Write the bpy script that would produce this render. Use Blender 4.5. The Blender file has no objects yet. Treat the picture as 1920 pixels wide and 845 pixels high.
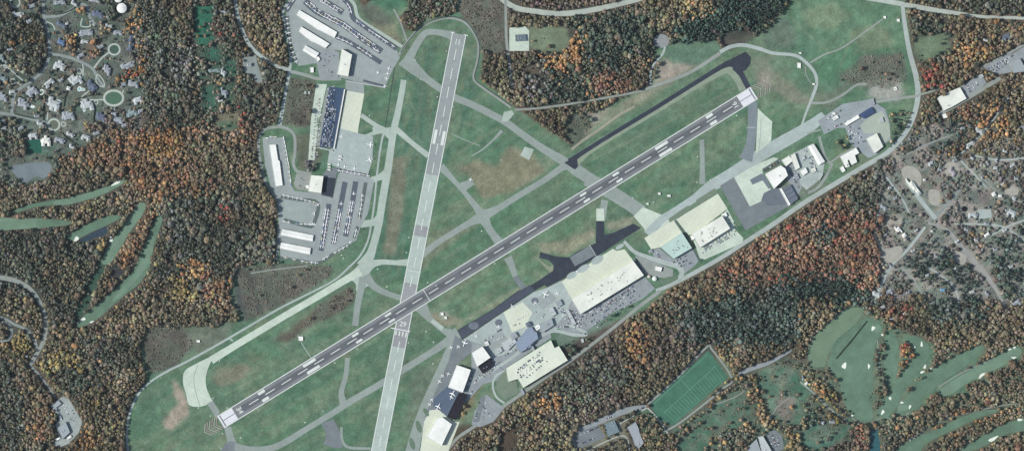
import bpy, bmesh, math, random
import numpy as np
random.seed(11)
rng = np.random.default_rng(7)
PI = math.pi
S = 1.7                      # metres per map unit (the survey grid of the site)
sc = bpy.context.scene
COL = sc.collection

def W(x, y): return ((x - 960.0) * S, (422.5 - y) * S)

def lin(c):
    o = []
    for v in c:
        v = v / 255.0
        o.append(v / 12.92 if v <= 0.04045 else ((v + 0.055) / 1.055) ** 2.4)
    return o
K = 0.90
HAZE = 3.2e-6
def alb(c): return [min(0.88, v * K) for v in lin(c)]

# ------------------------------------------------------------------ materials
def new_mat(name):
    m = bpy.data.materials.new(name); m.use_nodes = True
    nt = m.node_tree; nt.nodes.clear()
    out = nt.nodes.new('ShaderNodeOutputMaterial'); b = nt.nodes.new('ShaderNodeBsdfPrincipled')
    nt.links.new(b.outputs[0], out.inputs[0])
    b.inputs['Specular IOR Level'].default_value = 0.15
    return m, nt, b

def noise_chain(nt, col_socket, b, layers, rough=0.9):
    """layers: (scale per metre, amount, detail[, stretch xyz, rot])  -> multiplies the colour by 1 +- amount"""
    geo = nt.nodes.new('ShaderNodeNewGeometry')
    cur = col_socket
    for ly in layers:
        s, amt, det = ly[:3]
        src = geo.outputs['Position']
        if len(ly) > 3:
            mp = nt.nodes.new('ShaderNodeMapping'); mp.inputs['Scale'].default_value = ly[3]; mp.inputs['Rotation'].default_value = (0, 0, ly[4])
            mp.vector_type = 'TEXTURE'
            nt.links.new(src, mp.inputs['Vector']); src = mp.outputs[0]
        n = nt.nodes.new('ShaderNodeTexNoise'); n.inputs['Scale'].default_value = s; n.inputs['Detail'].default_value = det
        nt.links.new(src, n.inputs['Vector'])
        mr = nt.nodes.new('ShaderNodeMapRange'); mr.inputs['From Min'].default_value = 0.28; mr.inputs['From Max'].default_value = 0.72
        mr.inputs['To Min'].default_value = 1 - amt; mr.inputs['To Max'].default_value = 1 + amt
        nt.links.new(n.outputs['Fac'], mr.inputs['Value'])
        mx = nt.nodes.new('ShaderNodeVectorMath'); mx.operation = 'SCALE'
        nt.links.new(cur, mx.inputs[0]); nt.links.new(mr.outputs[0], mx.inputs['Scale'])
        cur = mx.outputs[0]
    nt.links.new(cur, b.inputs['Base Color'])
    b.inputs['Roughness'].default_value = rough

MATS = {}
def joints(nt, cur, size, rot, amt, aspect=1.0):
    # slab joints or roof seams: a grid of slightly darker lines and slightly uneven panels
    geo = nt.nodes.new('ShaderNodeNewGeometry'); mp = nt.nodes.new('ShaderNodeMapping'); mp.inputs['Rotation'].default_value = (0, 0, rot)
    nt.links.new(geo.outputs['Position'], mp.inputs['Vector']); br = nt.nodes.new('ShaderNodeTexBrick'); br.offset = 0
    nt.links.new(mp.outputs[0], br.inputs['Vector']); br.inputs['Scale'].default_value = 1.0; br.inputs['Brick Width'].default_value = size; br.inputs['Row Height'].default_value = size * aspect
    br.inputs['Mortar Size'].default_value = size * .035; br.inputs['Color1'].default_value = (1 + amt * .5,) * 3 + (1,); br.inputs['Color2'].default_value = (1 - amt * .5,) * 3 + (1,); br.inputs['Mortar'].default_value = (1 - amt * 2.2,) * 3 + (1,)
    mu = nt.nodes.new('ShaderNodeVectorMath'); mu.operation = 'MULTIPLY'; nt.links.new(cur, mu.inputs[0]); nt.links.new(br.outputs['Color'], mu.inputs[1]); return mu.outputs[0]
def mat(name, rgb, layers=((0.25, 0.10, 3), (0.02, 0.08, 3)), rough=0.9, metal=0.0, spec=0.15, grid=None):
    if name in MATS: return MATS[name]
    m, nt, b = new_mat(name)
    c = nt.nodes.new('ShaderNodeRGB'); c.outputs[0].default_value = (*alb(rgb), 1)
    noise_chain(nt, joints(nt, c.outputs[0], *grid) if grid else c.outputs[0], b, layers, rough)
    b.inputs['Metallic'].default_value = metal; b.inputs['Specular IOR Level'].default_value = spec
    m.diffuse_color = (*alb(rgb), 1)
    MATS[name] = m
    return m

def attr_mat(name, layers, rough=1.0):
    m, nt, b = new_mat(name)
    a = nt.nodes.new('ShaderNodeAttribute'); a.attribute_name = 'Col'
    noise_chain(nt, a.outputs['Color'], b, layers, rough)
    b.inputs['Specular IOR Level'].default_value = 0.0
    MATS[name] = m
    return m

PAVE = ((0.55, 0.05, 3), (0.06, 0.08, 4), (0.012, 0.09, 3))
# ------------------------------------------------------------------ raster map of the site
X0, Y0, X1, Y1 = -112, -112, 2032, 957
NX, NY = X1 - X0, Y1 - Y0
def vnoise(cell, seed, oct=3):
    r = np.random.default_rng(seed); acc = np.zeros((NY, NX), np.float32); amp = 1.0; tot = 0
    for k in range(oct):
        c = max(1.5, cell / 2 ** k)
        gy, gx = int(NY / c) + 3, int(NX / c) + 3
        g = r.random((gy, gx)).astype(np.float32)
        yy = np.arange(NY) / c; xx = np.arange(NX) / c
        iy = yy.astype(int); ix = xx.astype(int); fy = yy - iy; fx = xx - ix
        fy = fy * fy * (3 - 2 * fy); fx = fx * fx * (3 - 2 * fx)
        a = g[iy][:, ix]; b_ = g[iy][:, ix + 1]; c_ = g[iy + 1][:, ix]; d = g[iy + 1][:, ix + 1]
        top = a * (1 - fx) + b_ * fx; bot = c_ * (1 - fx) + d * fx
        acc += amp * (top * (1 - fy[:, None]) + bot * fy[:, None]); tot += amp; amp *= 0.55
    return acc / tot
WXN = (vnoise(16, 1) - 0.5) * 2; WYN = (vnoise(16, 2) - 0.5) * 2
PX = np.arange(X0, X1, dtype=np.float32)[None, :].repeat(NY, 0) + 0.5
PY = np.arange(Y0, Y1, dtype=np.float32)[:, None].repeat(NX, 1) + 0.5

def pip(poly, warp=0.0, pad=2):
    """(slice, mask) of a polygon in the raster, its edge made uneven by warp px"""
    p = np.array(poly, dtype=np.float64); e = int(warp * 2 + pad)
    a = max(0, int(p[:, 0].min() - X0 - e)); b_ = min(NX, int(p[:, 0].max() - X0 + e) + 1)
    c = max(0, int(p[:, 1].min() - Y0 - e)); d = min(NY, int(p[:, 1].max() - Y0 + e) + 1)
    if b_ <= a or d <= c: return (slice(0, 1), slice(0, 1)), np.zeros((1, 1), bool)
    sl = (slice(c, d), slice(a, b_))
    x = PX[sl] + (WXN[sl] * warp if warp else 0); y = PY[sl] + (WYN[sl] * warp if warp else 0)
    m = np.zeros(x.shape, bool); n = len(p)
    for i in range(n):
        xa, ya = p[i]; xb, yb = p[(i + 1) % n]
        if ya == yb: continue
        c1 = (ya > y) != (yb > y)
        m ^= c1 & (x < (xb - xa) * (y - ya) / (yb - ya) + xa)
    return sl, m

def box(a, k):
    if k < 1: return a
    for ax in (0, 1):
        pad = [(0, 0)] * a.ndim; pad[ax] = (k + 1, k)
        c = np.cumsum(np.pad(a, pad, mode='edge'), axis=ax, dtype=np.float64)
        n = a.shape[ax]
        hi = np.take(c, np.arange(2 * k + 1, 2 * k + 1 + n), axis=ax); lo = np.take(c, np.arange(0, n), axis=ax)
        a = ((hi - lo) / (2 * k + 1)).astype(np.float32)
    return a
def dilate(sl, m, r):
    if r < 1: return sl, m
    y0, y1, x0, x1 = sl[0].start, sl[0].stop, sl[1].start, sl[1].stop
    Y, X = max(0, y0 - r), max(0, x0 - r); YY, XX = min(NY, y1 + r), min(NX, x1 + r)
    big = np.zeros((YY - Y, XX - X), np.float32); big[y0 - Y:y0 - Y + m.shape[0], x0 - X:x0 - X + m.shape[1]] = m
    return (slice(Y, YY), slice(X, XX)), box(box(big, r), 0) > 0.02

def smooth(pts, n=6, closed=False):
    if len(pts) < 3: return [tuple(map(float, p)) for p in pts]
    P = [np.array(p, float) for p in pts]; out = []
    m = len(P) if closed else len(P) - 1
    for i in range(m):
        if closed: p0, p1, p2, p3 = P[i - 1], P[i], P[(i + 1) % len(P)], P[(i + 2) % len(P)]
        else: p0 = P[max(0, i - 1)]; p1 = P[i]; p2 = P[i + 1]; p3 = P[min(len(P) - 1, i + 2)]
        for k in range(n):
            t = k / n
            out.append(tuple(0.5 * (2 * p1 + (p2 - p0) * t + (2 * p0 - 5 * p1 + 4 * p2 - p3) * t * t + (3 * p1 - p0 - 3 * p2 + p3) * t ** 3)))
    if not closed: out.append(tuple(P[-1]))
    return out

def ribbon_sides(pts, w, closed=False):
    """w: width in map units or a list of widths"""
    n = len(pts); L, R = [], []
    ws = w if isinstance(w, (list, tuple)) else [w] * n
    if len(ws) != n:
        ws = list(np.interp(np.linspace(0, 1, n), np.linspace(0, 1, len(ws)), ws))
    for i, (x, y) in enumerate(pts):
        if closed: a, b_ = pts[i - 1], pts[(i + 1) % n]
        else: a, b_ = pts[max(0, i - 1)], pts[min(n - 1, i + 1)]
        dx, dy = b_[0] - a[0], b_[1] - a[1]; l = math.hypot(dx, dy) or 1
        nx, ny = -dy / l, dx / l; h = ws[i] / 2
        L.append((x + nx * h, y + ny * h)); R.append((x - nx * h, y - ny * h))
    return L, R

# ------------------------------------------------------------------ object helpers
def mesh_obj(name, verts, faces, m, parent=None, loc=None):
    me = bpy.data.meshes.new(name); me.from_pydata([tuple(v) for v in verts], [], [tuple(f) for f in faces])
    for q in (m if isinstance(m, (list, tuple)) else [m]): me.materials.append(q)
    me.validate(); me.update()
    o = bpy.data.objects.new(name, me); COL.objects.link(o)
    if parent: o.parent = parent
    if loc: o.location = loc
    return o
def empty(name, loc, rz=0.0):
    o = bpy.data.objects.new(name, None); o.location = loc; o.rotation_euler = (0, 0, rz); o.empty_display_size = 2; COL.objects.link(o); return o
def tag(o, label, cat, group=None):
    o['label'] = label; o['category'] = cat
    if group: o['group'] = group
    return o

LEVEL = np.zeros((NY, NX), np.int16)
STEP = 0.04
PAVED = np.zeros((NY, NX), bool)       # where no tree stands
def surf(x, y):
    i, j = int(y - Y0), int(x - X0)
    if 0 <= i < NY and 0 <= j < NX: return LEVEL[i, j] * STEP + 0.01
    return 0.01

def put_sheet(name, verts2, faces, m, outline, kind='structure', clear=2, label=None):
    """a flat sheet laid above whatever sheets it crosses"""
    sl = None; lv = 0; fills = []
    for poly in outline:
        s_, k = pip(poly, 0, 3)
        if k.size == 0: continue
        s1, k1 = dilate(s_, k, 2)
        if k1.any(): lv = max(lv, int(LEVEL[s1][k1].max()))
        fills.append((s1, k1, s_, k))
    pts = []
    for poly in outline:
        n = len(poly)
        for i in range(n):
            (xa, ya), (xb, yb) = poly[i], poly[(i + 1) % n]; q = int(math.hypot(xb - xa, yb - ya)) + 1
            for t in range(q):
                X, Y = int(xa + (xb - xa) * t / q - X0), int(ya + (yb - ya) * t / q - Y0)
                if 1 <= X < NX - 1 and 1 <= Y < NY - 1: pts.append((Y, X))
    if pts:
        P = np.array(pts)
        for dy in (-1, 0, 1):
            for dx in (-1, 0, 1): lv = max(lv, int(LEVEL[P[:, 0] + dy, P[:, 1] + dx].max()))
    lv += 1
    if pts: LEVEL[P[:, 0], P[:, 1]] = lv
    for s1, k1, s_, k in fills:
        LEVEL[s1] = np.where(k1, lv, LEVEL[s1])
        if clear:
            s2, k2 = dilate(s_, k, clear); PAVED[s2] |= k2
    z = lv * STEP
    o = mesh_obj(name, [(*W(*v), z) for v in verts2], faces, m)
    o['kind'] = kind
    return o

def orient(p):
    a = sum(p[i][0] * p[(i + 1) % len(p)][1] - p[(i + 1) % len(p)][0] * p[i][1] for i in range(len(p)))
    return p if a < 0 else p[::-1]     # y runs down on the map: negative here = counter-clockwise from above

def area(name, poly, m, sm=0, clear=2):
    if sm: poly = smooth(poly, sm, True)
    poly = orient([tuple(p) for p in poly])
    return put_sheet(name, poly, [list(range(len(poly)))], m, [poly], clear=clear)

def road(name, pts, w, m, sm=5, closed=False, clear=2):
    if sm and len(pts) > 2: pts = smooth(pts, sm, closed)
    L, R = ribbon_sides(pts, w, closed); n = len(pts)
    v = L + R; f = []
    for i in range(n if closed else n - 1):
        j = (i + 1) % n
        f.append((i, j, n + j, n + i))
    # face up
    (x1, y1), (x2, y2), (x3, y3) = [W(*v[k]) for k in f[0][:3]]
    if (x2 - x1) * (y3 - y1) - (y2 - y1) * (x3 - x1) < 0: f = [q[::-1] for q in f]
    quads = [[v[a] for a in q] for q in f]
    if len(quads) > 4 and not closed:
        outl = [L + R[::-1]]
    else: outl = quads
    if closed: outl = quads
    return put_sheet(name, v, f, m, outl, clear=clear)

def extrude(poly, z0, z1):
    """poly in world metres, ccw -> verts, side faces, top face"""
    n = len(poly)
    v = [(x, y, z0) for x, y in poly] + [(x, y, z1) for x, y in poly]
    side = [(i, (i + 1) % n, n + (i + 1) % n, n + i) for i in range(n)]
    return v, side, [tuple(range(n, 2 * n))]
def wpoly(poly): return [W(*p) for p in orient([tuple(q) for q in poly])]
def inset(poly, d):
    """shrink (d>0) a ccw polygon in metres"""
    n = len(poly); out = []
    for i in range(n):
        a, b_, c = poly[i - 1], poly[i], poly[(i + 1) % n]
        e1 = np.array([b_[0] - a[0], b_[1] - a[1]]); e2 = np.array([c[0] - b_[0], c[1] - b_[1]])
        e1 = e1 / (np.linalg.norm(e1) + 1e-9); e2 = e2 / (np.linalg.norm(e2) + 1e-9)
        n1 = np.array([-e1[1], e1[0]]); n2 = np.array([-e2[1], e2[0]]); bis = n1 + n2
        den = max(0.35, float(bis @ n1)); out.append(tuple(np.array(b_) + bis / den * d))
    return out
ORD = 'first second third fourth fifth sixth seventh eighth ninth tenth eleventh twelfth thirteenth fourteenth fifteenth sixteenth seventeenth eighteenth nineteenth twentieth'.split()
TENS = {2: 'twenty', 3: 'thirty', 4: 'forty', 5: 'fifty', 6: 'sixty', 7: 'seventy', 8: 'eighty', 9: 'ninety'}
TENTH = {2: 'twentieth', 3: 'thirtieth', 4: 'fortieth', 5: 'fiftieth', 6: 'sixtieth', 7: 'seventieth', 8: 'eightieth', 9: 'ninetieth'}
def ordinal(k):
    if k <= 20: return ORD[k - 1]
    t, u = divmod(k, 10)
    return TENTH[t] if u == 0 else TENS[t] + '-' + ORD[u - 1]
# ------------------------------------------------------------------ paving materials
M_road = mat('road_pale', (160, 172, 168), PAVE)
M_road_dim = mat('road_worn', (140, 148, 143), PAVE)
M_res = mat('road_residential', (132, 143, 141), PAVE)
M_drive = mat('driveway_pale', (168, 178, 170), PAVE)
M_taxi = mat('taxiway_pale', (163, 177, 168), PAVE)
M_taxi_old = mat('taxiway_weathered', (138, 150, 145), PAVE)
M_conc = mat('concrete_pale', (186, 200, 186), PAVE, grid=(12, .55, .05))
M_conc2 = mat('concrete_cream', (200, 208, 190), ((0.02, 0.06, 4), (0.3, 0.04, 2)), grid=(15, .53, .05))
M_apron = mat('apron_grey', (145, 155, 154), PAVE, grid=(22, .2, .03))
M_apron2 = mat('apron_light', (160, 173, 170), PAVE, grid=(20, .54, .04))
M_tie = mat('tiedown_dark', (84, 93, 103), PAVE)
M_tieg = mat('tiedown_green', (88, 102, 98), PAVE)
M_asph = mat('asphalt_blue_new', (52, 59, 70), ((0.5, 0.08, 3), (0.05, 0.16, 4), (0.012, 0.12, 3)))
M_asph2 = mat('asphalt_blue_grey', (113, 122, 126), ((0.5, 0.08, 3), (0.04, 0.12, 4)))
M_lot = mat('car_park_grey', (138, 147, 150), ((0.4, 0.10, 3), (0.05, 0.12, 4)))
M_lotblue = mat('car_park_blue', (60, 78, 102), ((0.5, 0.10, 3), (0.03, 0.12, 4)))
M_rwy = mat('runway_grooved', (117, 122, 125), ((0.4, 0.06, 3), (0.03, 0.10, 4), (0.008, 0.08, 3), (0.5, 0.07, 3, (14, 0.6, 1), math.radians(31.6))))
M_rub = mat('runway_rubber', (94, 99, 104), ((0.4, 0.08, 3), (0.015, 0.16, 4), (0.5, 0.10, 3, (14, 0.6, 1), math.radians(31.6))))
M_r2a = mat('runway_grey', (142, 150, 150), PAVE)
M_r2b = mat('runway_pale', (165, 179, 172), PAVE)
M_r2c = mat('runway_brown', (142, 146, 148), PAVE)
M_paint = mat('white_runway_paint', (205, 213, 207), ((0.6, 0.10, 3), (0.05, 0.07, 3)))
M_thr = mat('threshold_white_paint', (212, 214, 219), ((0.6, 0.06, 3), (0.05, 0.05, 3)))
M_dirt = mat('track_dirt', (148, 146, 130), PAVE)
M_field = mat('sports_turf', (66, 108, 90), ((0.3, 0.08, 3), (0.04, 0.16, 4)))
M_fieldp = mat('field_line_pale', (92, 138, 118), ((0.3, 0.15, 3), (0.05, 0.1, 3)))
M_fair = mat('fairway_turf', (94, 121, 102), ((0.3, 0.07, 3), (0.03, 0.16, 4), (0.008, 0.1, 2), (0.12, 0.04, 1, (6, .5, 1), .9)))
M_fairp = mat('fairway_mown_pale', (107, 133, 114), ((0.3, 0.07, 3), (0.03, 0.14, 4)))
M_sand = mat('bunker_sand', (222, 230, 218), ((0.3, 0.05, 3),))
M_water = mat('pond_water_dark', (50, 66, 78), ((0.1, 0.06, 2),), rough=0.15, spec=0.4)
M_waterp = mat('pond_water_pale', (112, 124, 128), ((0.02, 0.14, 4), (0.1, 0.05, 2)), rough=0.25, spec=0.3)

# ------------------------------------------------------------------ public and estate roads
road('main_road', [(915,-40),(935,-8),(965,14),(1005,22),(1050,26),(1100,21),(1160,8),(1210,-6),(1260,-30)], 10, M_drive)
road('main_road', [(1560,-14),(1620,-4),(1670,4),(1740,17),(1800,26),(1850,32),(2030,37)], [7,8,9,9,7,6,6], M_drive)
road('main_road', [(1692,8),(1697,50),(1706,100),(1718,145),(1721,180),(1714,215),(1697,250),(1665,285),(1620,312),(1560,348),(1500,385),(1450,420),(1400,452),(1350,484),(1300,512),(1262,532),(1230,545)], [7,8,9,10,10,9,9,9,9,9,9,9,8,8,8,7,7], M_road)
road('service_road', [(1238,545),(1200,573),(1160,606),(1110,645),(1060,682),(1000,722),(950,757),(890,798),(850,828),(820,880)], [7,6,6,6,6,5], M_road_dim)
road('side_road', [(1722,180),(1690,184),(1640,192),(1600,204),(1560,212)], 5, M_road_dim)
road('side_road', [(1722,178),(1745,172),(1762,165)], 4, M_road_dim)
road('side_road', [(1838,128),(1862,116),(1885,104),(1930,78),(1990,45)], 5, M_road_dim)
road('access_road', [(438,-40),(442,10),(450,45),(463,76),(480,98),(508,118),(530,128),(545,132)], 6.5, M_road)
road('perimeter_road', [(575,-50),(552,-8),(531,20),(535,45),(540,75),(545,105),(543,133)], 5, M_road)
road('access_road', [(543,133),(537,165),(531,200),(524,236)], [6,5,6,7], M_road)
road('access_road', [(543,134),(570,140),(598,148),(640,148)], 6, M_road_dim)
road('access_road', [(526,238),(500,241),(488,252),(485,275),(490,312),(498,340),(508,358),(518,375),(524,405),(522,440),(519,488)], 5, M_road_dim)
road('access_road', [(524,237),(542,243),(552,256),(553,285),(550,305),(556,320),(570,324),(584,326)], 5.5, M_road_dim)
# western housing estate
road('estate_road', [(87,-40),(82,0),(82,30),(89,58),(92,85),(92,105),(82,130),(62,150),(38,166),(27,178),(23,200),(22,214)], 5.5, M_res)
road('estate_road', [(82,32),(110,30),(130,21),(150,9),(163,13),(168,32),(178,46)], 5, M_res)
road('estate_road', [(-30,209),(0,212),(28,216),(60,224),(90,231)], 5, M_res)
road('estate_road', [(92,101),(118,105),(146,114),(172,128),(184,148),(196,165)], 5, M_res)
ring = lambda cx, cy, rx, ry, n=20: [(cx + rx * math.cos(2 * PI * k / n), cy + ry * math.sin(2 * PI * k / n)) for k in range(n)]
road('turning_circle', ring(101, 234, 10.5, 10.5), 3.6, M_drive, 0, True)
road('turning_circle', ring(213, 184, 18, 14), 4.2, M_drive, 0, True)
road('turning_circle', ring(214, 93, 10.5, 10), 3.2, M_drive, 0, True)
road('turning_circle', ring(28, 5, 9, 9), 3, M_drive, 0, True)
road('driveway', [(176,128),(190,110),(204,99)], 3.2, M_drive)
road('driveway', [(182,140),(180,152),(188,162),(196,160),(193,150),(186,142)], 2, M_drive, 4, True)
for p in ([(44,152),(28,139),(10,123),(0,124)], [(40,160),(30,153)], [(84,40),(98,46),(103,56)], [(154,35),(152,49),(168,50),(168,40)],
          [(168,40),(178,50)], [(155,121),(156,135),(154,148)], [(88,226),(90,210)], [(75,235),(74,245)], [(168,170),(152,186),(195,187)],
          [(216,198),(214,210)], [(232,170),(228,176)]):
    road('driveway', p, 2.2, M_drive, 4, clear=1)
for c in ((24, 153, 5), (149, 134, 4.5), (10, 125, 2.6), (119, 233, 4), (180, 192, 3.5)):
    road('driveway', ring(c[0], c[1], c[2], c[2], 14), 2, M_drive, 0, True, clear=1)
# south-west roads
road('woodland_road', [(-40,518),(0,520),(28,526),(54,540),(72,562),(84,590),(86,615),(80,642),(68,664),(56,684)], [9,9,9,8,7,7,7,7], M_road_dim)
road('woodland_road', [(-30,590),(5,596),(28,608),(50,618),(64,636),(70,655)], 5, M_res)
road('turning_circle', ring(4, 622, 18, 18), 5, M_res, 0, True)
road('driveway', [(56,684),(74,703),(90,724),(104,744)], 4, M_res)
# central wooded estate
road('driveway', [(478,104),(480,122),(486,142)], 5, M_res)
area('driveway', [(454,108),(478,106),(490,140),(492,155),(480,156),(474,140),(458,136)], M_res)
road('driveway', [(948,0),(949,60),(951,90),(955,120),(958,150),(962,165)], 5, M_road_dim)
road('driveway', [(738,18),(750,40),(757,60),(764,80)], 3, M_road_dim)
# forest clearing east of the north woods
area('gravel_clearing', ring(1240, 77, 15, 13, 18), mat('gravel_clearing', (138,144,145), ((0.1,.12,4),)))
road('gravel_track', [(1247,88),(1242,102),(1228,118),(1220,135),(1220,160)], 3.6, M_road)
# perimeter roads around the airfield
road('perimeter_road', [(748,103),(760,84),(778,62),(800,45),(825,36),(850,35),(872,43),(888,62),(897,85),(895,115),(888,146),(903,163),(930,182),(958,202)], 4.2, M_road_dim)
road('perimeter_shade_line', [(751,99),(763,81),(782,59),(803,42),(828,34),(852,32),(873,40),(889,60),(899,84),(897,115),(890,146),(905,161),(932,180),(960,199)], 1.7, mat('band', (62,72,72)), clear=1)  # tree shade drawn as a thin dark strip beside the road
road('perimeter_road', [(965,206),(1010,203),(1050,198),(1080,193),(1150,181),(1205,170),(1222,163),(1290,138),(1350,100)], [4,4,4,4,4,4,5,6,7], M_road_dim)
road('perimeter_road', [(1350,98),(1370,88),(1395,85),(1425,92),(1450,100),(1490,104),(1512,118),(1528,138),(1531,158),(1524,180),(1519,193),(1510,215),(1502,240)], [7,7,7,7,6,6,6,6,6,6,5,4,4], M_road)
road('service_track', [(1519,118),(1545,103),(1575,92),(1600,76),(1625,58),(1655,36)], 2.8, M_road_dim)
road('service_track', [(1520,193),(1550,192),(1580,178),(1605,160),(1625,158)], 4.5, M_road_dim)
road('service_track', [(1510,125),(1511,140),(1521,157)], 1.8, M_road_dim)
road('service_track', [(1072,280),(1095,262),(1130,238),(1160,216),(1190,200)], 4.5, M_dirt)
road('perimeter_road', [(240,900),(240,850),(238,815),(243,775),(258,740),(282,715),(318,693),(345,680),(400,650),(455,618),(520,580),(575,552),(625,526),(655,500),(676,478),(690,450),(696,420),(702,380),(705,345),(710,300),(716,262),(722,244)], [4,4,4,4,4,4,4,3.5,3.5,3.5,3.5,3.5,3.5,3.5,4], M_road)
road('perimeter_shade_line', [(740,122),(734,165),(728,205),(721,246)], 1.6, mat('band', (62,72,72)), clear=1)  # dark line west of the taxiway, shade put into its colour
road('service_track', [(558,628),(570,650),(585,672)], 1.4, M_road, clear=1)
road('service_track', [(428,632),(437,639)], 3, M_road, clear=1)
road('field_path', [(577,498),(515,505),(470,512)], 2, M_road_dim)

# ------------------------------------------------------------------ taxiways
T = M_taxi; TO = M_taxi_old
road('taxiway', [(850,68),(832,63),(812,60),(797,63),(786,76),(776,93),(766,112)], [18,12,11,12,13,14,18], M_taxi_old)
road('taxiway', [(757,150),(753,175),(745,215),(738,245),(732,285),(727,320),(718,370),(710,420),(700,460),(693,480),(680,500)], [11,11,12,13,13,14,14,14,14,18,26], T)
road('taxiway', [(744,243),(770,266),(803,292)], [11,9,11], T)
road('taxiway', [(718,243),(700,232),(677,216)], [9,8,8], T)
road('taxiway', [(720,245),(700,250),(672,262)], [9,7,7], T)
area('taxiway', [(706,232),(725,240),(732,238),(730,262),(718,250),(700,252),(698,240)], T)
road('taxiway', [(724,328),(710,333),(696,338)], [22,10,12], T)
road('taxiway', [(712,412),(700,417),(676,420)], [24,12,14], T)
area('taxiway', [(660,508),(685,486),(698,487),(714,491),(706,498),(694,510),(695,528),(706,543),(690,536),(678,545),(668,545),(667,532),(655,524),(640,528),(652,516)], T, 3)
road('taxiway', [(688,497),(715,491),(740,492),(766,492)], [18,10,9,14], T)
road('taxiway', [(686,515),(700,535),(722,548),(745,556),(765,562)], [16,13,11,10,12], TO)
road('taxiway', [(682,520),(676,545),(670,575),(666,610)], [16,13,12,12], TO)
road('taxiway', [(676,508),(645,526),(600,553),(540,588),(480,624),(430,654),(396,675)], [16,13,12.5,12.5,12.5,13,15], M_conc)
area('holding_pad', [(347,694),(370,680),(398,668),(392,685),(386,705),(387,725),(395,745),(398,752),(378,761),(355,759),(349,738),(343,715)], M_conc, 3)
road('holding_pad_joint', [(371,684),(364,705),(366,730),(375,760)], 1.2, M_taxi_old, clear=0)
area('taxiway', [(388,756),(399,750),(412,770),(406,786),(402,778)], TO)
road('taxiway', [(427,800),(432,820),(437,838),(440,870)], [13,14,18,20], TO)
area('taxiway', [(412,870),(420,835),(434,826),(450,832),(470,842),(500,870)], M_asph2, 3)
road('taxiway', [(440,836),(470,842),(505,840),(535,828),(575,803),(620,776),(660,750),(705,724),(760,690),(805,662),(838,640),(860,622)], [14,12,12,12,11,11,12,12,12,12,15,24], TO)
road('taxiway', [(645,760),(640,735),(648,705),(652,670)], [16,10,9,9], TO)
area('old_pad', [(602,793),(625,785),(636,805),(643,838),(628,840),(607,832),(612,812)], M_asph2)
road('taxiway', [(640,800),(642,825),(655,838),(695,840)], [5,5,5,5], TO)
road('taxiway', [(790,575),(800,590),(812,603),(830,618),(848,626)], [26,16,9,9,20], TO)
road('taxiway', [(810,600),(830,616)], 8, T)
road('taxiway', [(858,626),(845,650),(832,680),(815,718),(798,758),(784,800),(772,850),(764,890)], [16,14,14,15,17,20,26,32], TO)
# eastern crossing taxiway and the X of taxiways in the middle field
road('taxiway', [(826,312),(848,335),(872,362),(893,388),(905,405)], [16,9,9,12,22], TO)
road('taxiway', [(905,405),(915,425),(925,440),(938,456)], [24,14,14,18], TO)
road('taxiway', [(905,405),(935,390),(980,362),(1020,338),(1048,318),(1065,308)], [22,12,11,11,12,16], TO)
road('taxiway', [(903,407),(880,418),(850,436),(820,455),(790,478)], [22,12,11,11,14], TO)
road('taxiway', [(952,482),(960,500),(966,518)], [16,12,10], TO)
road('taxiway', [(966,518),(974,530),(984,542)], 10, M_asph2)
road('taxiway', [(757,110),(778,130),(800,148),(825,166),(850,182),(880,194),(915,211),(948,229),(985,256),(1020,280),(1050,298),(1080,318),(1110,338)], [30,22,14,13,13,13,13,13,13,14,17,22,22], TO)
area('concrete_pad', [(945,210),(960,207),(964,214),(952,228),(940,228)], T)
area('concrete_pad', [(984,275),(1001,280),(992,300),(975,291)], T)
road('taxiway', [(941,245),(925,262),(905,280),(885,292)], [6,4,3,2], TO)
road('field_path', [(846,250),(870,262),(900,273)], 1.6, TO, clear=0)
area('concrete_pad', [(862,343),(882,336),(890,345),(876,355),(872,362)], M_taxi_old)
road('taxiway', [(1100,335),(1140,357),(1180,382),(1203,398)], [26,26,25,26], TO)
area('taxiway', [(1188,405),(1205,388),(1240,402),(1270,412),(1255,420),(1217,442),(1205,425)], M_conc)
road('taxiway', [(1134,375),(1131,395),(1128,412)], 13, TO)
area('taxiway', [(1118,391),(1132,391),(1133,414),(1118,414)], M_conc)
area('taxiway_shoulder', [(1000,478),(1030,500),(1050,495),(1120,450),(1117,470),(1040,520)], mat('shoulder', (132,140,118), ((.05,.12,4),)), 0, 0)
area('taxiway', [(1118,414),(1132,414),(1133,440),(1150,436),(1187,419),(1202,427),(1165,450),(1118,481),(1058,521),(1026,538),(1021,534),(1000,546),(920,600),(867,636),(857,619),(923,580),(971,545),(983,541),(1003,530),(1037,507),(1038,497),(1028,487),(1011,483),(1013,472),(1040,480),(1066,482),(1085,470),(1106,460),(1117,455)], M_asph)
area('taxiway_panel', [(1068,482),(1106,460),(1117,478),(1078,499)], M_asph2, clear=0)
area('taxiway_panel', [(859,620),(923,581.5),(971,547),(992,534),(1003,543),(998,546),(920,598.5),(868,634)], mat('asphalt_dull', (70,77,90), ((0.4,.1,3),(.05,.1,4))), clear=0)
road('taxiway_line', [(1105,458),(1118,480)], 1.2, M_road, clear=0)
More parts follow.
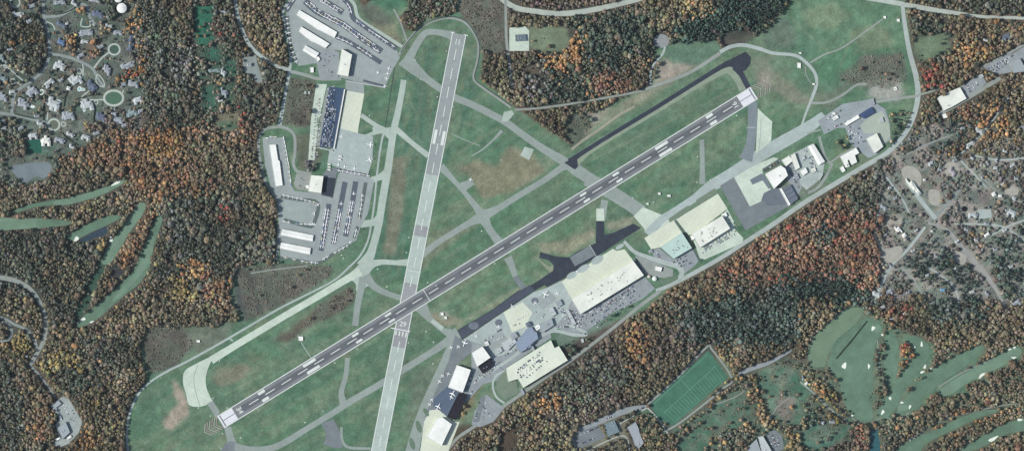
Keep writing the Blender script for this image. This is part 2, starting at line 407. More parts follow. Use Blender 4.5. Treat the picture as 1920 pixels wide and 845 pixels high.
# dark new taxiway along the north-east
road('taxiway_shoulder', [(1075,305),(1100,285),(1150,253),(1220,212),(1300,163),(1350,135),(1368,132),(1385,148),(1396,168)], [24,15,14,14,14,15,15,18,20], mat('shoulder_pale', (132,146,128), ((.05,.12,4),)))
area('taxiway', [(1058,305),(1075,296),(1082,288),(1100,277),(1082,297),(1084,312),(1078,318)], M_asph)
road('taxiway', [(1068,303),(1085,291),(1110,275),(1150,250),(1220,208),(1300,158),(1350,127),(1370,118)], [12,9,8,8,8,8,9,14], M_asph)
area('holding_pad', [(1358,122),(1372,110),(1398,97),(1408,108),(1407,120),(1398,132),(1382,139),(1374,127)], M_asph)
road('taxiway', [(1378,125),(1390,140),(1398,155),(1405,168)], [14,10,10,10], M_asph)
# parallel taxiway along the eastern aprons
road('taxiway', [(1215,440),(1240,412),(1262,398),(1300,373),(1335,348),(1370,328),(1400,308),(1430,288),(1470,265),(1520,236),(1545,215)], [20,14,14,14,22,24,24,24,24,22,14], M_apron2)
road('taxiway', [(1316,262),(1317,300),(1317,345)], [9,8.5,12], TO)
road('taxiway', [(1411,192),(1411,230),(1407,270),(1398,300)], [18,17,17,26], mat('stub_grey', (120,131,136), PAVE))
area('holding_pad', [(1421,203),(1434,216),(1448,228),(1446,264),(1432,276),(1417,288)], M_conc)
road('holding_pad_joint', [(1427,222),(1426,250),(1423,280)], 0.9, TO, clear=0)
road('access_road', [(1536,256),(1541,275),(1548,296),(1556,306)], 5, M_road_dim)
road('access_road', [(1560,306),(1552,325),(1535,350),(1515,362)], 5, M_road_dim)
road('access_road', [(1513,250),(1540,243)], 3, M_road_dim)
road('access_road', [(1555,306),(1575,292),(1600,278)], 4, M_road_dim)

# ------------------------------------------------------------------ aprons, car parks
area('north_apron', [(552,-40),(538,18),(536,30),(541,60),(553,112),(560,124),(597,118),(613,93),(640,95),(636,145),(656,150),(680,158),(722,163),(738,128),(750,108),(742,92),(720,78),(690,56),(668,38),(660,20),(648,-10),(640,-40)], M_apron)
road('apron_edge_strip', [(648,-8),(664,8),(670,30),(684,44),(720,66),(754,88)], 6, M_taxi)
area('car_park', [(600,96),(614,90),(636,98),(634,150),(600,150),(594,120)], M_lot)
area('car_park', [(593,158),(613,158),(597,230),(590,300),(578,300),(583,225)], M_conc)
area('car_park', [(613,165),(628,160),(620,200),(608,260),(604,275),(592,273),(600,225)], M_road_dim)
area('car_park', [(617,163),(646,165),(625,277),(599,275),(607,225)], M_lotblue)
area('link_apron', [(648,150),(683,158),(683,176),(648,172)], M_apron)
area('concrete_apron', [(649,170),(683,176),(672,240),(670,262),(655,280),(645,300),(625,285),(636,240)], M_conc2)
area('concrete_apron', [(636,240),(672,250),(700,256),(698,300),(690,328),(660,322),(628,312),(614,305),(618,280),(628,278)], M_apron2)
area('west_apron', [(492,258),(532,258),(536,290),(546,345),(552,358),(600,362),(624,372),(634,328),(640,318),(690,330),(702,338),(690,400),(676,425),(668,450),(640,470),(600,492),(526,480),(522,440),(524,400),(520,378),(508,352),(497,310)], M_apron)
area('dark_apron', [(605,330),(612,316),(634,314),(624,371),(602,366)], M_asph2)
area('dark_apron', [(606,332),(630,334),(624,370),(603,365)], M_asph)
area('car_park', [(556,325),(584,329),(577,358),(556,354),(551,345)], M_road_dim)
area('grass_square', [(524,375),(584,384),(580,418),(530,410)], mat('apron_stained', (145,158,154), ((.03,.12,4),(.3,.06,3))), clear=0)
for k, (nm, p, w, g) in enumerate([('tiedown_strip', [(572,2),(593,21),(619,34),(643,46),(679,72),(716,97)], 12, 0), ('tiedown_strip', [(585,-12),(616,7),(643,24)], 11, 0),
        ('tiedown_strip', [(636,-6),(650,4),(658,18),(662,34),(679,47),(706,66),(744,92)], 9, 0), ('tiedown_strip', [(632,70),(648,76),(674,91),(701,109),(715,118)], 9, 0),
        ('tiedown_strip', [(553,-3),(545,10),(537,22)], 7, 0), ('tiedown_strip', [(538,30),(541,60),(546,90),(556,118)], 8, 1),
        ('tiedown_strip', [(617,382),(612,415),(602,470)], 9.5, 0), ('tiedown_strip', [(647,341),(639,385),(625,457)], 10, 0),
        ('tiedown_strip', [(667,340),(659,390),(648,443)], 10, 0), ('tiedown_strip', [(686,342),(681,370),(674,410)], 7, 1), ('tiedown_strip', [(671,424),(664,446)], 6, 1),
        ('tiedown_strip', [(681,151),(722,162)], 4, 0), ('tiedown_strip', [(527,368),(560,374),(596,381),(588,420),(575,423),(532,412)], 7, 1),
        ('tiedown_strip', [(632,318),(690,329)], 5, 0), ('tiedown_strip', [(525,483),(560,488),(598,492),(625,475),(656,457)], 5, 1)]):
    road(nm, p, w, M_tieg if g else M_tie, 4 if len(p) > 2 else 0, clear=1)
# terminal side
area('concrete_apron', [(1050,529),(1149,466),(1156,470),(1171,467),(1188,489),(1071,560)], M_conc2)
for c in ((1072,516,11,6),(1094,503,13,6),(1120,487,13,7),(1162,462,9,4)):
    cx, cy, a, b_ = c
    area('apron_patch', [(cx + a*math.cos(t)*.86 + b_*math.sin(t)*.5, cy - a*math.cos(t)*.5 + b_*math.sin(t)*.86) for t in [2*PI*k/14 for k in range(14)]], M_apron2, clear=0)
area('terminal_apron', [(868,637),(920,601),(1001,547),(1026,539),(1052,526),(1072,560),(1088,588),(1068,598),(1040,620),(1020,618),(990,630),(960,660),(935,690),(905,650),(885,640)], M_apron2)
area('concrete_apron', [(944,585),(980,566),(998,585),(985,612),(960,622)], M_conc2, clear=0)
area('dark_apron', [(853,628),(866,637),(872,636),(903,645),(884,660),(856,683),(840,724),(870,735),(838,780),(820,800),(796,780),(818,730),(840,680)], M_asph2)
area('apron_panel', [(838,724),(868,738),(838,780),(812,760),(815,745)], mat('asphalt_panel', (84,98,116), ((.05,.08,4),)), clear=0)
area('car_park', [(884,640),(905,645),(925,670),(960,660),(985,625),(1030,618),(1034,632),(948,690),(940,710),(905,720),(868,760),(840,800),(853,786),(875,740),(868,734),(884,692)], M_lot)
area('car_park', [(1072,560),(1088,588),(1207,517),(1228,540),(1205,560),(1150,585),(1100,620),(1075,628),(1040,612),(1060,590)], M_lot)
road('terminal_road', [(1062,606),(1100,625),(1075,627),(1040,620),(1010,632),(980,655),(945,680),(915,698),(890,712)], 6, M_road)
road('terminal_loop', [(952,694),(932,702),(924,720),(930,742),(946,755)], 4, M_road)
area('terminal_lawn', [(950,692),(940,700),(930,715),(933,735),(946,750),(972,735),(968,712)], mat('lawn_pale', (112,128,112), ((.05,.1,4),)), 0, 0)
area('car_park', [(912,738),(930,752),(946,764),(925,790),(900,800),(884,795),(890,770)], M_lot)
area('car_park_bay', [(903,741),(911,744),(898,790),(886,790)], M_asph2, clear=0)
area('concrete_apron', [(806,768),(822,767),(850,790),(862,790),(842,840),(835,880),(782,880),(790,830),(795,790)], M_conc2)
for (cx, cy) in ((799, 772), (785, 799), (773, 831)):
    area('grass_island', [(cx + 5.5*math.cos(t) - 1.5*math.sin(t), cy + 3*math.cos(t) - 11*math.sin(t)*(.65 if cy < 780 else 1)) for t in [2*PI*k/14 for k in range(14)]], mat('grass_island', (96,118,100), ((.1,.1,3),)), clear=0)
area('concrete_apron', [(1208,446),(1263,413),(1279,436),(1240,463),(1221,467)], M_conc2)
area('concrete_apron', [(1268,411),(1346,363),(1364,391),(1300,440),(1290,440)], M_conc2)
road('kerb_strip', [(1265,412),(1282,435),(1299,465),(1312,488)], 3, M_tieg, 0, clear=0)
area('grass_verge', [(1253,410),(1290,385),(1296,388),(1294,393),(1256,417)], mat('verge', (110,126,110), ((.1,.1,3),)), clear=0)
area('grass_verge', [(1305,375),(1340,353),(1346,361),(1307,386)], mat('verge', (110,126,110), ((.1,.1,3),)), clear=0)
area('car_park', [(1296,438),(1311,464),(1367,428),(1353,405),(1364,392),(1376,415),(1378,430),(1394,446),(1392,455),(1322,486),(1312,484)], M_conc)
area('car_park', [(1222,468),(1236,465),(1262,486),(1297,464),(1310,490),(1300,500),(1284,512),(1272,495),(1240,488),(1226,482)], M_lot)
road('terminal_road', [(1170,452),(1190,472),(1215,482),(1245,492),(1272,500),(1278,515),(1262,530)], [6,7,8,9,10,9,7], M_road)
area('service_yard', [(1190,478),(1225,490),(1262,505),(1262,522),(1235,520),(1215,516),(1206,510)], M_road_dim)
area('grass_island', [(1236,527),(1248,520),(1266,517),(1272,521),(1262,528),(1244,534)], mat('grass_island', (96,118,100), ((.1,.1,3),)), 3, 0)
area('concrete_apron', [(1376,333),(1400,318),(1430,303),(1450,295),(1462,298),(1429,320),(1432,330),(1446,356),(1426,378),(1406,387)], M_conc)
area('dark_apron', [(1350,348),(1376,332),(1406,387),(1426,379),(1432,362),(1447,354),(1460,352),(1483,384),(1440,408),(1398,432)], M_asph2)
area('dark_apron', [(1432,362),(1448,354),(1462,354),(1480,382),(1440,386),(1428,375)], mat('asphalt_mid', (100,109,118), ((.05,.1,4),)), clear=0)
area('dark_apron', [(1406,337),(1428,325),(1434,329),(1447,352),(1441,354),(1430,338),(1411,346)], mat('asphalt_patch', (104,116,124), ((.05,.08,4),)), clear=0)
area('car_park', [(1429,317),(1461,297),(1466,302),(1433,324)], M_tieg, clear=0)
area('car_park', [(1473,313),(1486,302),(1500,320),(1506,345),(1496,368),(1484,352),(1476,335)], M_lot)
area('car_park', [(1480,291),(1523,270),(1546,305),(1543,325),(1533,340),(1512,356),(1500,345),(1498,330)], mat('yard_pale', (160,172,168), ((.03,.14,4),(.2,.1,3))))
area('yard', [(1534,226),(1580,195),(1632,186),(1660,205),(1668,230),(1670,262),(1656,272),(1645,290),(1628,296),(1595,270),(1585,240),(1570,240),(1545,252)], mat('yard_mottled', (142,152,156), ((.03,.14,4),(.2,.12,3))))
area('yard', [(1636,215),(1655,208),(1668,235),(1669,255),(1655,272),(1642,250),(1620,250),(1612,235)], mat('yard_sandy', (160,172,160), ((.03,.08,4),)), clear=0)
area('car_park', [(1799,164),(1839,139),(1850,156),(1811,184)], M_lot)
road('driveway', [(1760,214),(1800,192),(1850,162),(1876,146)], 8, M_road_dim, 3)
area('car_park', [(1846,128),(1880,108),(1900,100),(1930,82),(1930,112),(1893,119),(1898,135),(1872,140)], M_lot)
# school site
area('car_park', [(1074,820),(1083,808),(1120,795),(1135,818),(1120,826),(1082,842)], M_asph2)
road('car_park', [(1085,805),(1118,792),(1150,778),(1180,767),(1212,762)], [6,9,11,11,7], M_lot)
road('driveway', [(1073,818),(1080,840),(1092,848),(1125,832),(1160,817),(1175,820),(1180,840),(1176,870)], 2, M_drive)
road('driveway', [(1152,786),(1162,793),(1190,777),(1214,764)], 2, M_drive)
road('driveway', [(1163,793),(1162,815)], 1.8, M_drive, 0)
road('field_path', [(1214,764),(1230,780),(1245,800),(1252,812)], 2.5, M_drive)
road('playing_field_track', [(1215,757),(1270,708),(1325,650),(1335,655),(1372,708),(1355,728),(1310,765),(1270,795),(1240,810)], 3.4, M_road_dim)
area('sports_field', [(1218,758),(1328,656),(1365,707),(1262,797),(1236,786)], M_field)
road('woodland_road', [(1385,700),(1410,690),(1440,680),(1470,664),(1484,655)], [8,8,7,5,4], M_lot)
road('woodland_road', [(1500,715),(1530,740),(1555,765),(1590,790)], 3, M_road_dim)
# depot in the south-west woods
area('gravel_yard', [(108,750),(116,743),(126,742),(140,765),(154,790),(148,810),(130,830),(112,838),(100,832),(110,815),(104,795),(112,785),(104,768)], mat('gravel_yard', (150,160,158), ((.05,.12,4),(.3,.1,3))))
area('parking_pad', [(955,52),(985,50),(992,58),(992,96),(955,96)], M_conc)
# east neighbourhood
road('estate_road', [(1745,410),(1765,395),(1785,372),(1800,355)], 6, M_res)
road('estate_road', [(1740,418),(1775,430),(1800,460),(1830,495),(1860,530),(1885,575)], [4,6,8,11,8,4], mat('lane_worn', (146,148,144), ((0.2,.12,4),(0.03,.16,4))))
road('estate_road', [(1690,500),(1715,530),(1735,560)], 3, M_road_dim)
road('estate_road', [(1640,560),(1670,500),(1700,470),(1735,425)], 5, M_road)
road('driveway', [(1700,340),(1730,380),(1755,410)], 8, M_road)
road('estate_road', [(1700,290),(1740,270),(1780,255)], 3, M_road_dim)
road('estate_road', [(1838,330),(1860,350),(1870,362)], 2.5, M_road_dim)
area('driveway', [(1833,393),(1858,392),(1860,408),(1835,410)], M_road)

for p in ([(1640,790),(1668,770),(1690,742),(1705,715)], [(1655,780),(1690,785),(1712,760)], [(1570,760),(1600,785),(1640,800)], [(1630,600),(1645,640),(1650,700)], [(1612,560),(1560,600),(1518,652)], [(1700,640),(1718,660),(1706,700),(1690,730)], [(1760,725),(1800,700),(1860,672)], [(1700,830),(1760,790),(1850,765),(1910,755)],
          [(1335,760),(1385,740),(1410,715)], [(1480,745),(1455,765),(1440,800)]):
    road('cart_path', p, 1.6, M_road_dim, clear=1)
for p in ([(1660,330),(1690,370),(1705,400)], [(1800,300),(1830,330),(1850,352)], [(1860,440),(1900,420),(1960,400)], [(1790,420),(1830,420),(1880,425),(1920,450)], [(1880,200),(1850,240),(1800,290)], [(1740,500),(1790,540),(1800,600)], [(1650,390),(1640,440),(1665,480)], [(1820,290),(1880,300),(1960,290)]):
    road('lane', p, 3, M_road, clear=2)

for p in ([(1690,318),(1712,312),(1728,330),(1722,352),(1700,340)], [(1742,356),(1762,360),(1760,385),(1744,380)], [(1772,308),(1792,304),(1796,326),(1776,330)], [(1652,470),(1690,462),(1686,486),(1660,492)], [(1884,352),(1906,350),(1908,364),(1888,366)], [(1790,470),(1812,480),(1806,496),(1790,488)]):
    area('cleared_lot', p, mat('cleared_lot', (158,158,148), ((.05,.12,4),(.3,.08,3))), 3, 2)
# ------------------------------------------------------------------ runways
def rib(name, p0, p1, w, m, off=0.0, clear=3, a=0.0, b=1.0):
    dx, dy = p1[0]-p0[0], p1[1]-p0[1]; l = math.hypot(dx, dy); ux, uy = dx/l, dy/l; nx, ny = -uy, ux
    q0 = (p0[0]+dx*a+nx*off, p0[1]+dy*a+ny*off); q1 = (p0[0]+dx*b+nx*off, p0[1]+dy*b+ny*off)
    return road(name, [q0, q1], w, m, 0, clear=clear)
RA, RB = (414.0, 790.5), (1414.0, 174.5)      # long runway centreline ends
SA, SB = (861.0, 64.0), (706.0, 862.0)        # cross runway
for a, b, m in ((0, .33, M_r2a), (.33, .45, M_r2b), (.45, .475, M_r2c), (.475, .585, M_r2b), (.585, .735, M_r2c), (.735, 1, M_r2b)):
    o = rib('cross_runway', SA, SB, 27.5, m, a=a, b=b)
rib('long_runway', RA, RB, 27.5, M_rwy)
rib('runway_rubber_band', RA, RB, 12, M_rub, a=.04, b=.962, clear=0)
def frame(p0, p1):
    dx, dy = p1[0]-p0[0], p1[1]-p0[1]; l = math.hypot(dx, dy)
    return l, lambda s, t: (p0[0] + dx/l*s - dy/l*t, p0[1] + dy/l*s + dx/l*t)   # s along, t to the side (positive = below/right)
LR, FR = frame(RA, RB); LS, FS = frame(SA, SB)
def marks(name, F, rects, m, lift=0.0):
    """rects (s0, s1, t0, t1) as one painted sheet"""
    v, f, outl = [], [], []
    for s0, s1, t0, t1 in rects:
        q = orient([F(s0, t0), F(s1, t0), F(s1, t1), F(s0, t1)]); k = len(v); v += q; f.append((k, k+1, k+2, k+3)); outl.append(q)
    return put_sheet(name, v, f, m, outl, clear=0)
dash = [(s, s + 21, -.75, .75) for s in np.arange(62, LR - 62, 36.0)]
marks('runway_centreline', FR, dash, M_paint)
marks('runway_side_stripe', FR, [(0, LR, -13.4, -11.8)], M_paint); marks('runway_side_stripe', FR, [(0, LR, 11.8, 13.4)], M_paint)
for (s0, s1) in ((5.5, 31), (LR - 31, LR - 5.5)):
    marks('runway_threshold_paint', FR, [(s0, s1, -11.7, -.7), (s0, s1, .7, 11.7)], M_thr)
for (s0, s1) in ((0, 3.2), (LR - 3.2, LR)): marks('runway_threshold_bar', FR, [(s0, s1, -11.7, 11.7)], M_thr)
for s in (87, 186, 366, 0):
    for sg, S0 in ((1, 0), (-1, LR)):
        if s == 186: a, b, t = s, s + 27, 10.2
        elif s == 366: a, b, t = s, s + 13, 8.6
        elif s == 87: a, b, t = s, s + 14, 10.4
        else: a, b, t = 294, 307, 9
        r = sorted((S0 + sg * a, S0 + sg * b))
        marks('runway_touchdown_bar', FR, [(r[0], r[1], -t, -4.8), (r[0], r[1], 4.8, t)], M_paint)
def number(txt, F, s, heading_sign, L, wid, m, name, tall=9.5):
    """painted figures: the top of the text points along heading_sign"""
    cu = bpy.data.curves.new(name, 'FONT'); cu.body = txt; cu.align_x = 'CENTER'; cu.align_y = 'CENTER'; cu.size = 1
    cu.offset = 0.008
    to = bpy.data.objects.new('t', cu); COL.objects.link(to)
    dg = bpy.context.evaluated_depsgraph_get(); me = bpy.data.meshes.new_from_object(to.evaluated_get(dg))
    bpy.data.objects.remove(to)
    vs = np.array([v.co[:2] for v in me.vertices]); mn, mx = vs.min(0), vs.max(0); vs = (vs - (mn + mx) / 2) / (mx - mn)
    qs = [F(s + da, dt) for da in (-tall/2, 0, tall/2) for dt in (-wid/2, -wid/4, 0, wid/4, wid/2)]
    lv = max(int(LEVEL[int(q[1]-Y0)-1:int(q[1]-Y0)+2, int(q[0]-X0)-1:int(q[0]-X0)+2].max()) for q in qs)
    for i, v in enumerate(me.vertices):
        a, t = vs[i][1] * tall * heading_sign, vs[i][0] * wid * heading_sign
        q = F(s + a, t)
        v.co = (*W(*q), (lv + 1) * STEP)
    me.materials.clear(); me.materials.append(m)
    o = bpy.data.objects.new(name, me); COL.objects.link(o); o['kind'] = 'structure'; return o
number('34', FR, 42, 1, LR, 13, M_paint, 'runway_number')
number('16', FR, LR - 42, -1, LR, 10, M_paint, 'runway_number')
number('29', FS, 553, -1, LS, 12, M_paint, 'runway_number')
number('11', FS, 15, 1, LS, 7, M_paint, 'runway_number', 10)
def off_long(s, t):
    x, y = FS(s, t); ux, uy = (RB[0]-RA[0])/LR, (RB[1]-RA[1])/LR
    return abs(-(x-RA[0])*uy + (y-RA[1])*ux)
dash = [(s, s + 21, -.75, .75) for s in np.arange(29, 500, 36.0)] + [(s, s + 21, -.7, .7) for s in np.arange(586, LS - 20, 36.0)]
dash = [d for d in dash if min(off_long(d[0], 0), off_long(d[1], 0), off_long((d[0]+d[1])/2, 0)) > 14.5]
marks('runway_centreline', FS, dash, M_paint)
sB = (497.0, 533.0)
for t in (-12.6, 12.6):
    inside = [s for s in np.arange(0, LS, .5) if off_long(s, t) < 13.9]
    cross = [(0, inside[0], t-.8, t+.8), (inside[-1], LS, t-.8, t+.8)]
    marks('runway_side_stripe', FS, cross, M_paint)
marks('runway_touchdown_bar', FS, [(184, 211, -10.5, -5), (184, 211, 5, 10.5)], M_paint)
marks('runway_threshold_bar', FS, [(563.5, 565.3, -16, 21)], M_thr)
marks('runway_threshold_paint', FS, [(567, 576, t-1.2, t+1.2) for t in (-9.5, -3.2, 3.2, 9.5)], M_paint)
marks('runway_cross_line', FR, [(452.5, 453.6, -11.7, 11.7)], M_paint)
marks('runway_cross_line', FS, [(452, 453.2, -11, 11)], M_paint)
marks('runway_corner_mark', FS, [(-1, 0.6, -17, -9), (-1, 0.6, 9, 16)], M_paint)
# blast chevrons beyond both ends
M_chev = mat('chevron_faded', (160, 160, 150), ((.2, .15, 3),)); M_chevr = mat('chevron_reddish', (150, 140, 134), ((.2, .15, 3),))
for base, sg in ((0, -1), (LR, 1)):
    for k in range(6):
        s = base + sg * (4 + k * 5.2); v = []
        pts = [F2 for F2 in (FR(s + sg * -7 + sg*3, -13), FR(s + sg * 6, 0), FR(s + sg * -7 + sg*3, 13))]
        road('blast_chevron', pts, 1.7, M_chev if k % 2 else M_chevr, 0, clear=1)

# ------------------------------------------------------------------ golf, fields, water
def fair(poly, m=M_fair, n='golf_fairway'): return area(n, poly, m, 3, clear=2)
fair([(-40,408),(30,409),(67,409),(100,411),(130,415),(132,420),(100,425),(60,428),(-40,432)], M_fairp)
fair([(72,411),(100,411),(130,415),(131,420),(100,424),(70,425)], M_fair)
fair([(22,397),(50,384),(100,375),(150,365),(200,350),(228,338),(235,341),(213,355),(187,367),(133,383),(100,385),(67,388),(30,399)], M_fair)
fair([(104,376),(150,366),(200,350),(228,339),(233,342),(213,354),(187,366),(133,382),(102,384)], M_fairp)
fair([(127,443),(150,427),(187,410),(215,402),(227,408),(205,420),(173,434),(150,446),(140,452),(128,449)])
fair([(262,380),(274,383),(267,403),(247,430),(231,456),(217,480),(203,495),(190,492),(199,469),(217,442),(237,415),(253,392)], M_fairp)
fair([(297,405),(305,411),(296,439),(286,469),(280,502),(262,530),(235,552),(208,575),(190,592),(165,608),(147,614),(142,608),(165,585),(198,556),(228,530),(250,505),(263,478),(275,448),(285,425)], M_fair)
fair([(280,440),(290,445),(281,490),(258,522),(236,545),(212,566),(216,553),(240,527),(262,495),(272,465)], M_fairp)
area('pond', [(150,449),(173,436),(197,425),(201,430),(197,441),(180,445),(160,453)], M_water, 3)
area('pond', [(20,314),(40,308),(70,304),(94,306),(95,322),(82,334),(66,330),(50,342),(34,334)], M_waterp, 3)
fair([(1515,662),(1520,640),(1545,612),(1575,590),(1600,576),(1620,582),(1600,610),(1570,635),(1550,668),(1545,686),(1522,685)], mat('rough_grass', (106,128,106), ((.03,.1,4),)))
fair([(1555,672),(1575,640),(1605,610),(1625,596),(1648,606),(1652,622),(1640,650),(1636,690),(1637,720),(1628,745),(1638,775),(1628,790),(1608,785),(1590,765),(1578,735),(1570,705),(1557,690)], M_fair)
fair([(1664,634),(1684,640),(1682,695),(1668,728),(1658,700),(1659,660)])
fair([(1695,634),(1712,628),(1735,640),(1745,662),(1722,698),(1695,735),(1680,765),(1660,782),(1645,775),(1660,748),(1690,700),(1713,672),(1712,650)])
fair([(1843,646),(1800,664),(1760,685),(1722,718),(1695,748),(1680,778),(1720,764),(1745,735),(1770,712),(1805,690),(1838,662)])
fair([(1758,736),(1800,704),(1860,672),(1900,652),(1914,654),(1912,666),(1870,690),(1820,714),(1780,740)], M_fairp)
fair([(1685,838),(1720,818),(1765,800),(1800,782),(1850,768),(1872,770),(1830,784),(1790,804),(1740,828),(1720,850),(1680,860)])
fair([(1805,838),(1850,812),(1895,790),(1990,770),(1990,795),(1890,812),(1840,838),(1800,848)])
area('golf_green', ring(1646, 616, 8, 7, 14), M_fairp, clear=0); area('golf_green', ring(1693, 764, 11, 6, 14), M_fairp, clear=0); area('golf_green', ring(1902, 660, 6, 5, 14), M_fairp, clear=0)
area('pond', [(1630,805),(1645,804),(1650,830),(1650,870),(1632,870)], mat('water_teal', (52,92,98), ((.05,.1,3),), rough=.2, spec=.3), 0)
for (x, y, a, b, t) in ((218,343,10,2.6,-30),(143,448,6,3.5,-50),(208,449,3,5.5,0),(156,598,5,2.5,-20),(172,603,4,1.6,-20),(146,605,2,1.5,0),
        (1637,615,3,4.5,30),(1655,627,3,2,0),(1629,686,2,4.5,0),(1728,645,2,5,0),(1734,687,2,4,20),(1729,697,4,2,-20),(1745,690,1.5,1.5,0),(1893,654,3,2,0),(1902,651,2.5,2,0),(1901,670,4.5,1.8,0),
        (1841,703,8,2.5,-38),(1669,746,2.5,3,0),(1655,772,2.5,5,25),(1691,754,3,1.8,0),(1706,762,2,4,20),(1583,685,4,6,20),(1706,823,2.5,2,0),(1708,803,2,2,0),(1912,786,5,2.5,0),(1862,822,10,3,-28),(1598,778,2,2,0),(1715,650,1.5,1.5,0)):
    th = math.radians(t); pts = []
    for k in range(12):
        q = 2*PI*k/12; r = 1 + .22*math.sin(3*q + x); u, v = a*r*math.cos(q), b*r*math.sin(q)
        pts.append((x + u*math.cos(th) - v*math.sin(th), y + u*math.sin(th) + v*math.cos(th)))
    area('sand_bunker', pts, M_sand, clear=1)
SOFT_OPEN = []
area('lawn', [(52,262),(78,262),(78,287),(50,287)], mat('lawn_deep', (36,88,74), ((.05,.06,4),)), clear=1)
area('lawn', ring(213, 184, 15.8, 11.8), mat('lawn_estate', (74,104,86), ((.1,.08,4),)), clear=1)
area('lawn', ring(101, 234, 8.6, 8.6), mat('island_bed', (96,104,90), ((.1,.1,4),)), clear=1)
area('lawn', ring(214, 93, 8.8, 8.4), mat('lawn_dark', (66,88,78), ((.1,.1,4),)), clear=1)
# sports field lines
def fl(name, x0, y0, x1, y1, w=0.6, m=M_fieldp): road(name, [(x0, y0), (x1, y1)], w, m, 0, clear=0)
def q4(u, v):   # the playing field's own axes: u along the long side, v across
    a, b, c, d = (1218,758), (1328,656), (1365,707), (1262,797)
    return ((a[0]*(1-u)+b[0]*u)*(1-v)+(d[0]*(1-u)+c[0]*u)*v, (a[1]*(1-u)+b[1]*u)*(1-v)+(d[1]*(1-u)+c[1]*u)*v)
v, f, outl = [], [], []
def seg(p, q, w=.5):
    L, R = ribbon_sides([p, q], w); k = len(v); qd = orient([L[0], L[1], R[1], R[0]]); v.extend(qd); f.append((k, k+1, k+2, k+3)); outl.append(qd)
for k in range(21): 
    if k == 10: continue
    seg(q4(.06+.044*k, .53), q4(.06+.044*k, .93), .8)
put_sheet('field_marking', v, f, M_fieldp, outl, clear=0)
for a, b, w in ((q4(.05,.5), q4(.96,.5), 1.2), (q4(.5,.06), q4(.5,.97), 1.2), (q4(.05,.96), q4(.96,.96), .8), (q4(.05,.07), q4(.96,.07), 1.4)): fl('field_marking', *a, *b, w)

# ------------------------------------------------------------------ the ground sheet
G = np.zeros((NY, NX, 3), np.float32)
def paint(poly, c, warp=3, blur=2, amt=1.0, noise=None):
    """lay a soil or grass colour over a zone of the ground, its edge feathered"""
    sl, m = pip(poly, warp, 2 + blur * 3)
    if m.size == 0: return
    w = m.astype(np.float32)
    if blur: w = box(box(w, blur), blur)
    w = w * amt
    if noise is not None: w = w * np.clip((noise[sl] - .38) * 5, 0, 1)
    G[sl] = G[sl] * (1 - w[..., None]) + np.array(c, np.float32) * w[..., None]
def anis(ang, long_, short, seed, oct=3):
    r = np.random.default_rng(seed); ca, sa = math.cos(ang), math.sin(ang); acc = 0; amp = 1; tot = 0
    for k in range(oct):
        u = ((PX * ca + PY * sa) / (long_ / 2**k)) % 256; v = ((-PX * sa + PY * ca) / (short / 2**k)) % 256
        g = r.random((257, 257)).astype(np.float32); iu = u.astype(int).clip(0, 255); iv = v.astype(int).clip(0, 255); fu = u - iu; fv = v - iv
        acc = acc + amp * ((g[iv, iu]*(1-fu) + g[iv, iu+1]*fu)*(1-fv) + (g[iv+1, iu]*(1-fu) + g[iv+1, iu+1]*fu)*fv); tot += amp; amp *= .6
    return (acc / tot).astype(np.float32)
ST1, ST2 = anis(math.radians(-31.6), 70, 7, 31), anis(math.radians(-79), 60, 7, 32)
PT1, PT2, PT3 = vnoise(15, 41, 3), vnoise(10, 42, 3), vnoise(20, 43, 3)
N1, N2, N3, N4 = vnoise(90, 21, 4), vnoise(36, 22, 4), vnoise(12, 23, 3), vnoise(60, 24, 4)
G[:] = np.array((86, 80, 72))
ALLP = [(X0-9, Y0-9), (X1+9, Y0-9), (X1+9, Y1+9), (X0-9, Y1+9)]
paint(ALLP, (98, 88, 77), 0, 0, .8, N1); paint(ALLP, (76, 82, 74), 0, 0, .7, N4)
# west estate lawns
EST = [(-120,-120),(262,-120),(262,60),(270,180),(262,240),(215,262),(160,285),(110,300),(100,345),(15,350),(-120,330)]
paint(EST, (98, 118, 104), 4, 3); paint(EST, (126, 122, 112), 4, 2, .5, N2); paint(EST, (66, 92, 80), 0, 0, .6, N4)
paint([(10,30),(80,30),(90,90),(80,130),(50,145),(15,120)], (64, 58, 52), 4, 3)
paint([(205,-20),(235,-20),(235,30),(215,40),(200,20)], (40, 50, 46), 2, 3)
paint([(60,70),(140,75),(140,100),(95,95)], (112, 100, 88), 3, 3)
paint([(160,75),(200,75),(190,110),(150,115)], (128, 112, 100), 3, 3)
paint([(160,235),(275,200),(285,230),(180,262)], (108, 98, 90), 3, 4)
paint([(100,260),(160,255),(120,290),(60,300),(20,305),(20,290)], (94, 118, 104), 3, 4)
for p in ([(1265,42),(1300,30),(1342,25),(1345,-60),(1520,-60),(1490,0),(1462,30),(1430,62),(1375,76),(1345,76),(1262,80)], [(1290,575),(1350,560),(1420,535),(1500,520),(1600,535),(1700,575),(1600,575),(1530,610),(1480,660),(1380,650),(1330,640),(1262,580)], [(262,-120),(360,-120),(362,150),(352,240),(276,240),(268,180),(262,60)], [(300,370),(420,360),(430,500),(420,600),(300,480)], [(-120,430),(190,450),(150,600),(-120,510)], [(1015,75),(1240,10),(1345,76),(1220,155),(1070,195),(1020,200)]):
    paint(p, (62, 68, 64), 6, 5, .85)
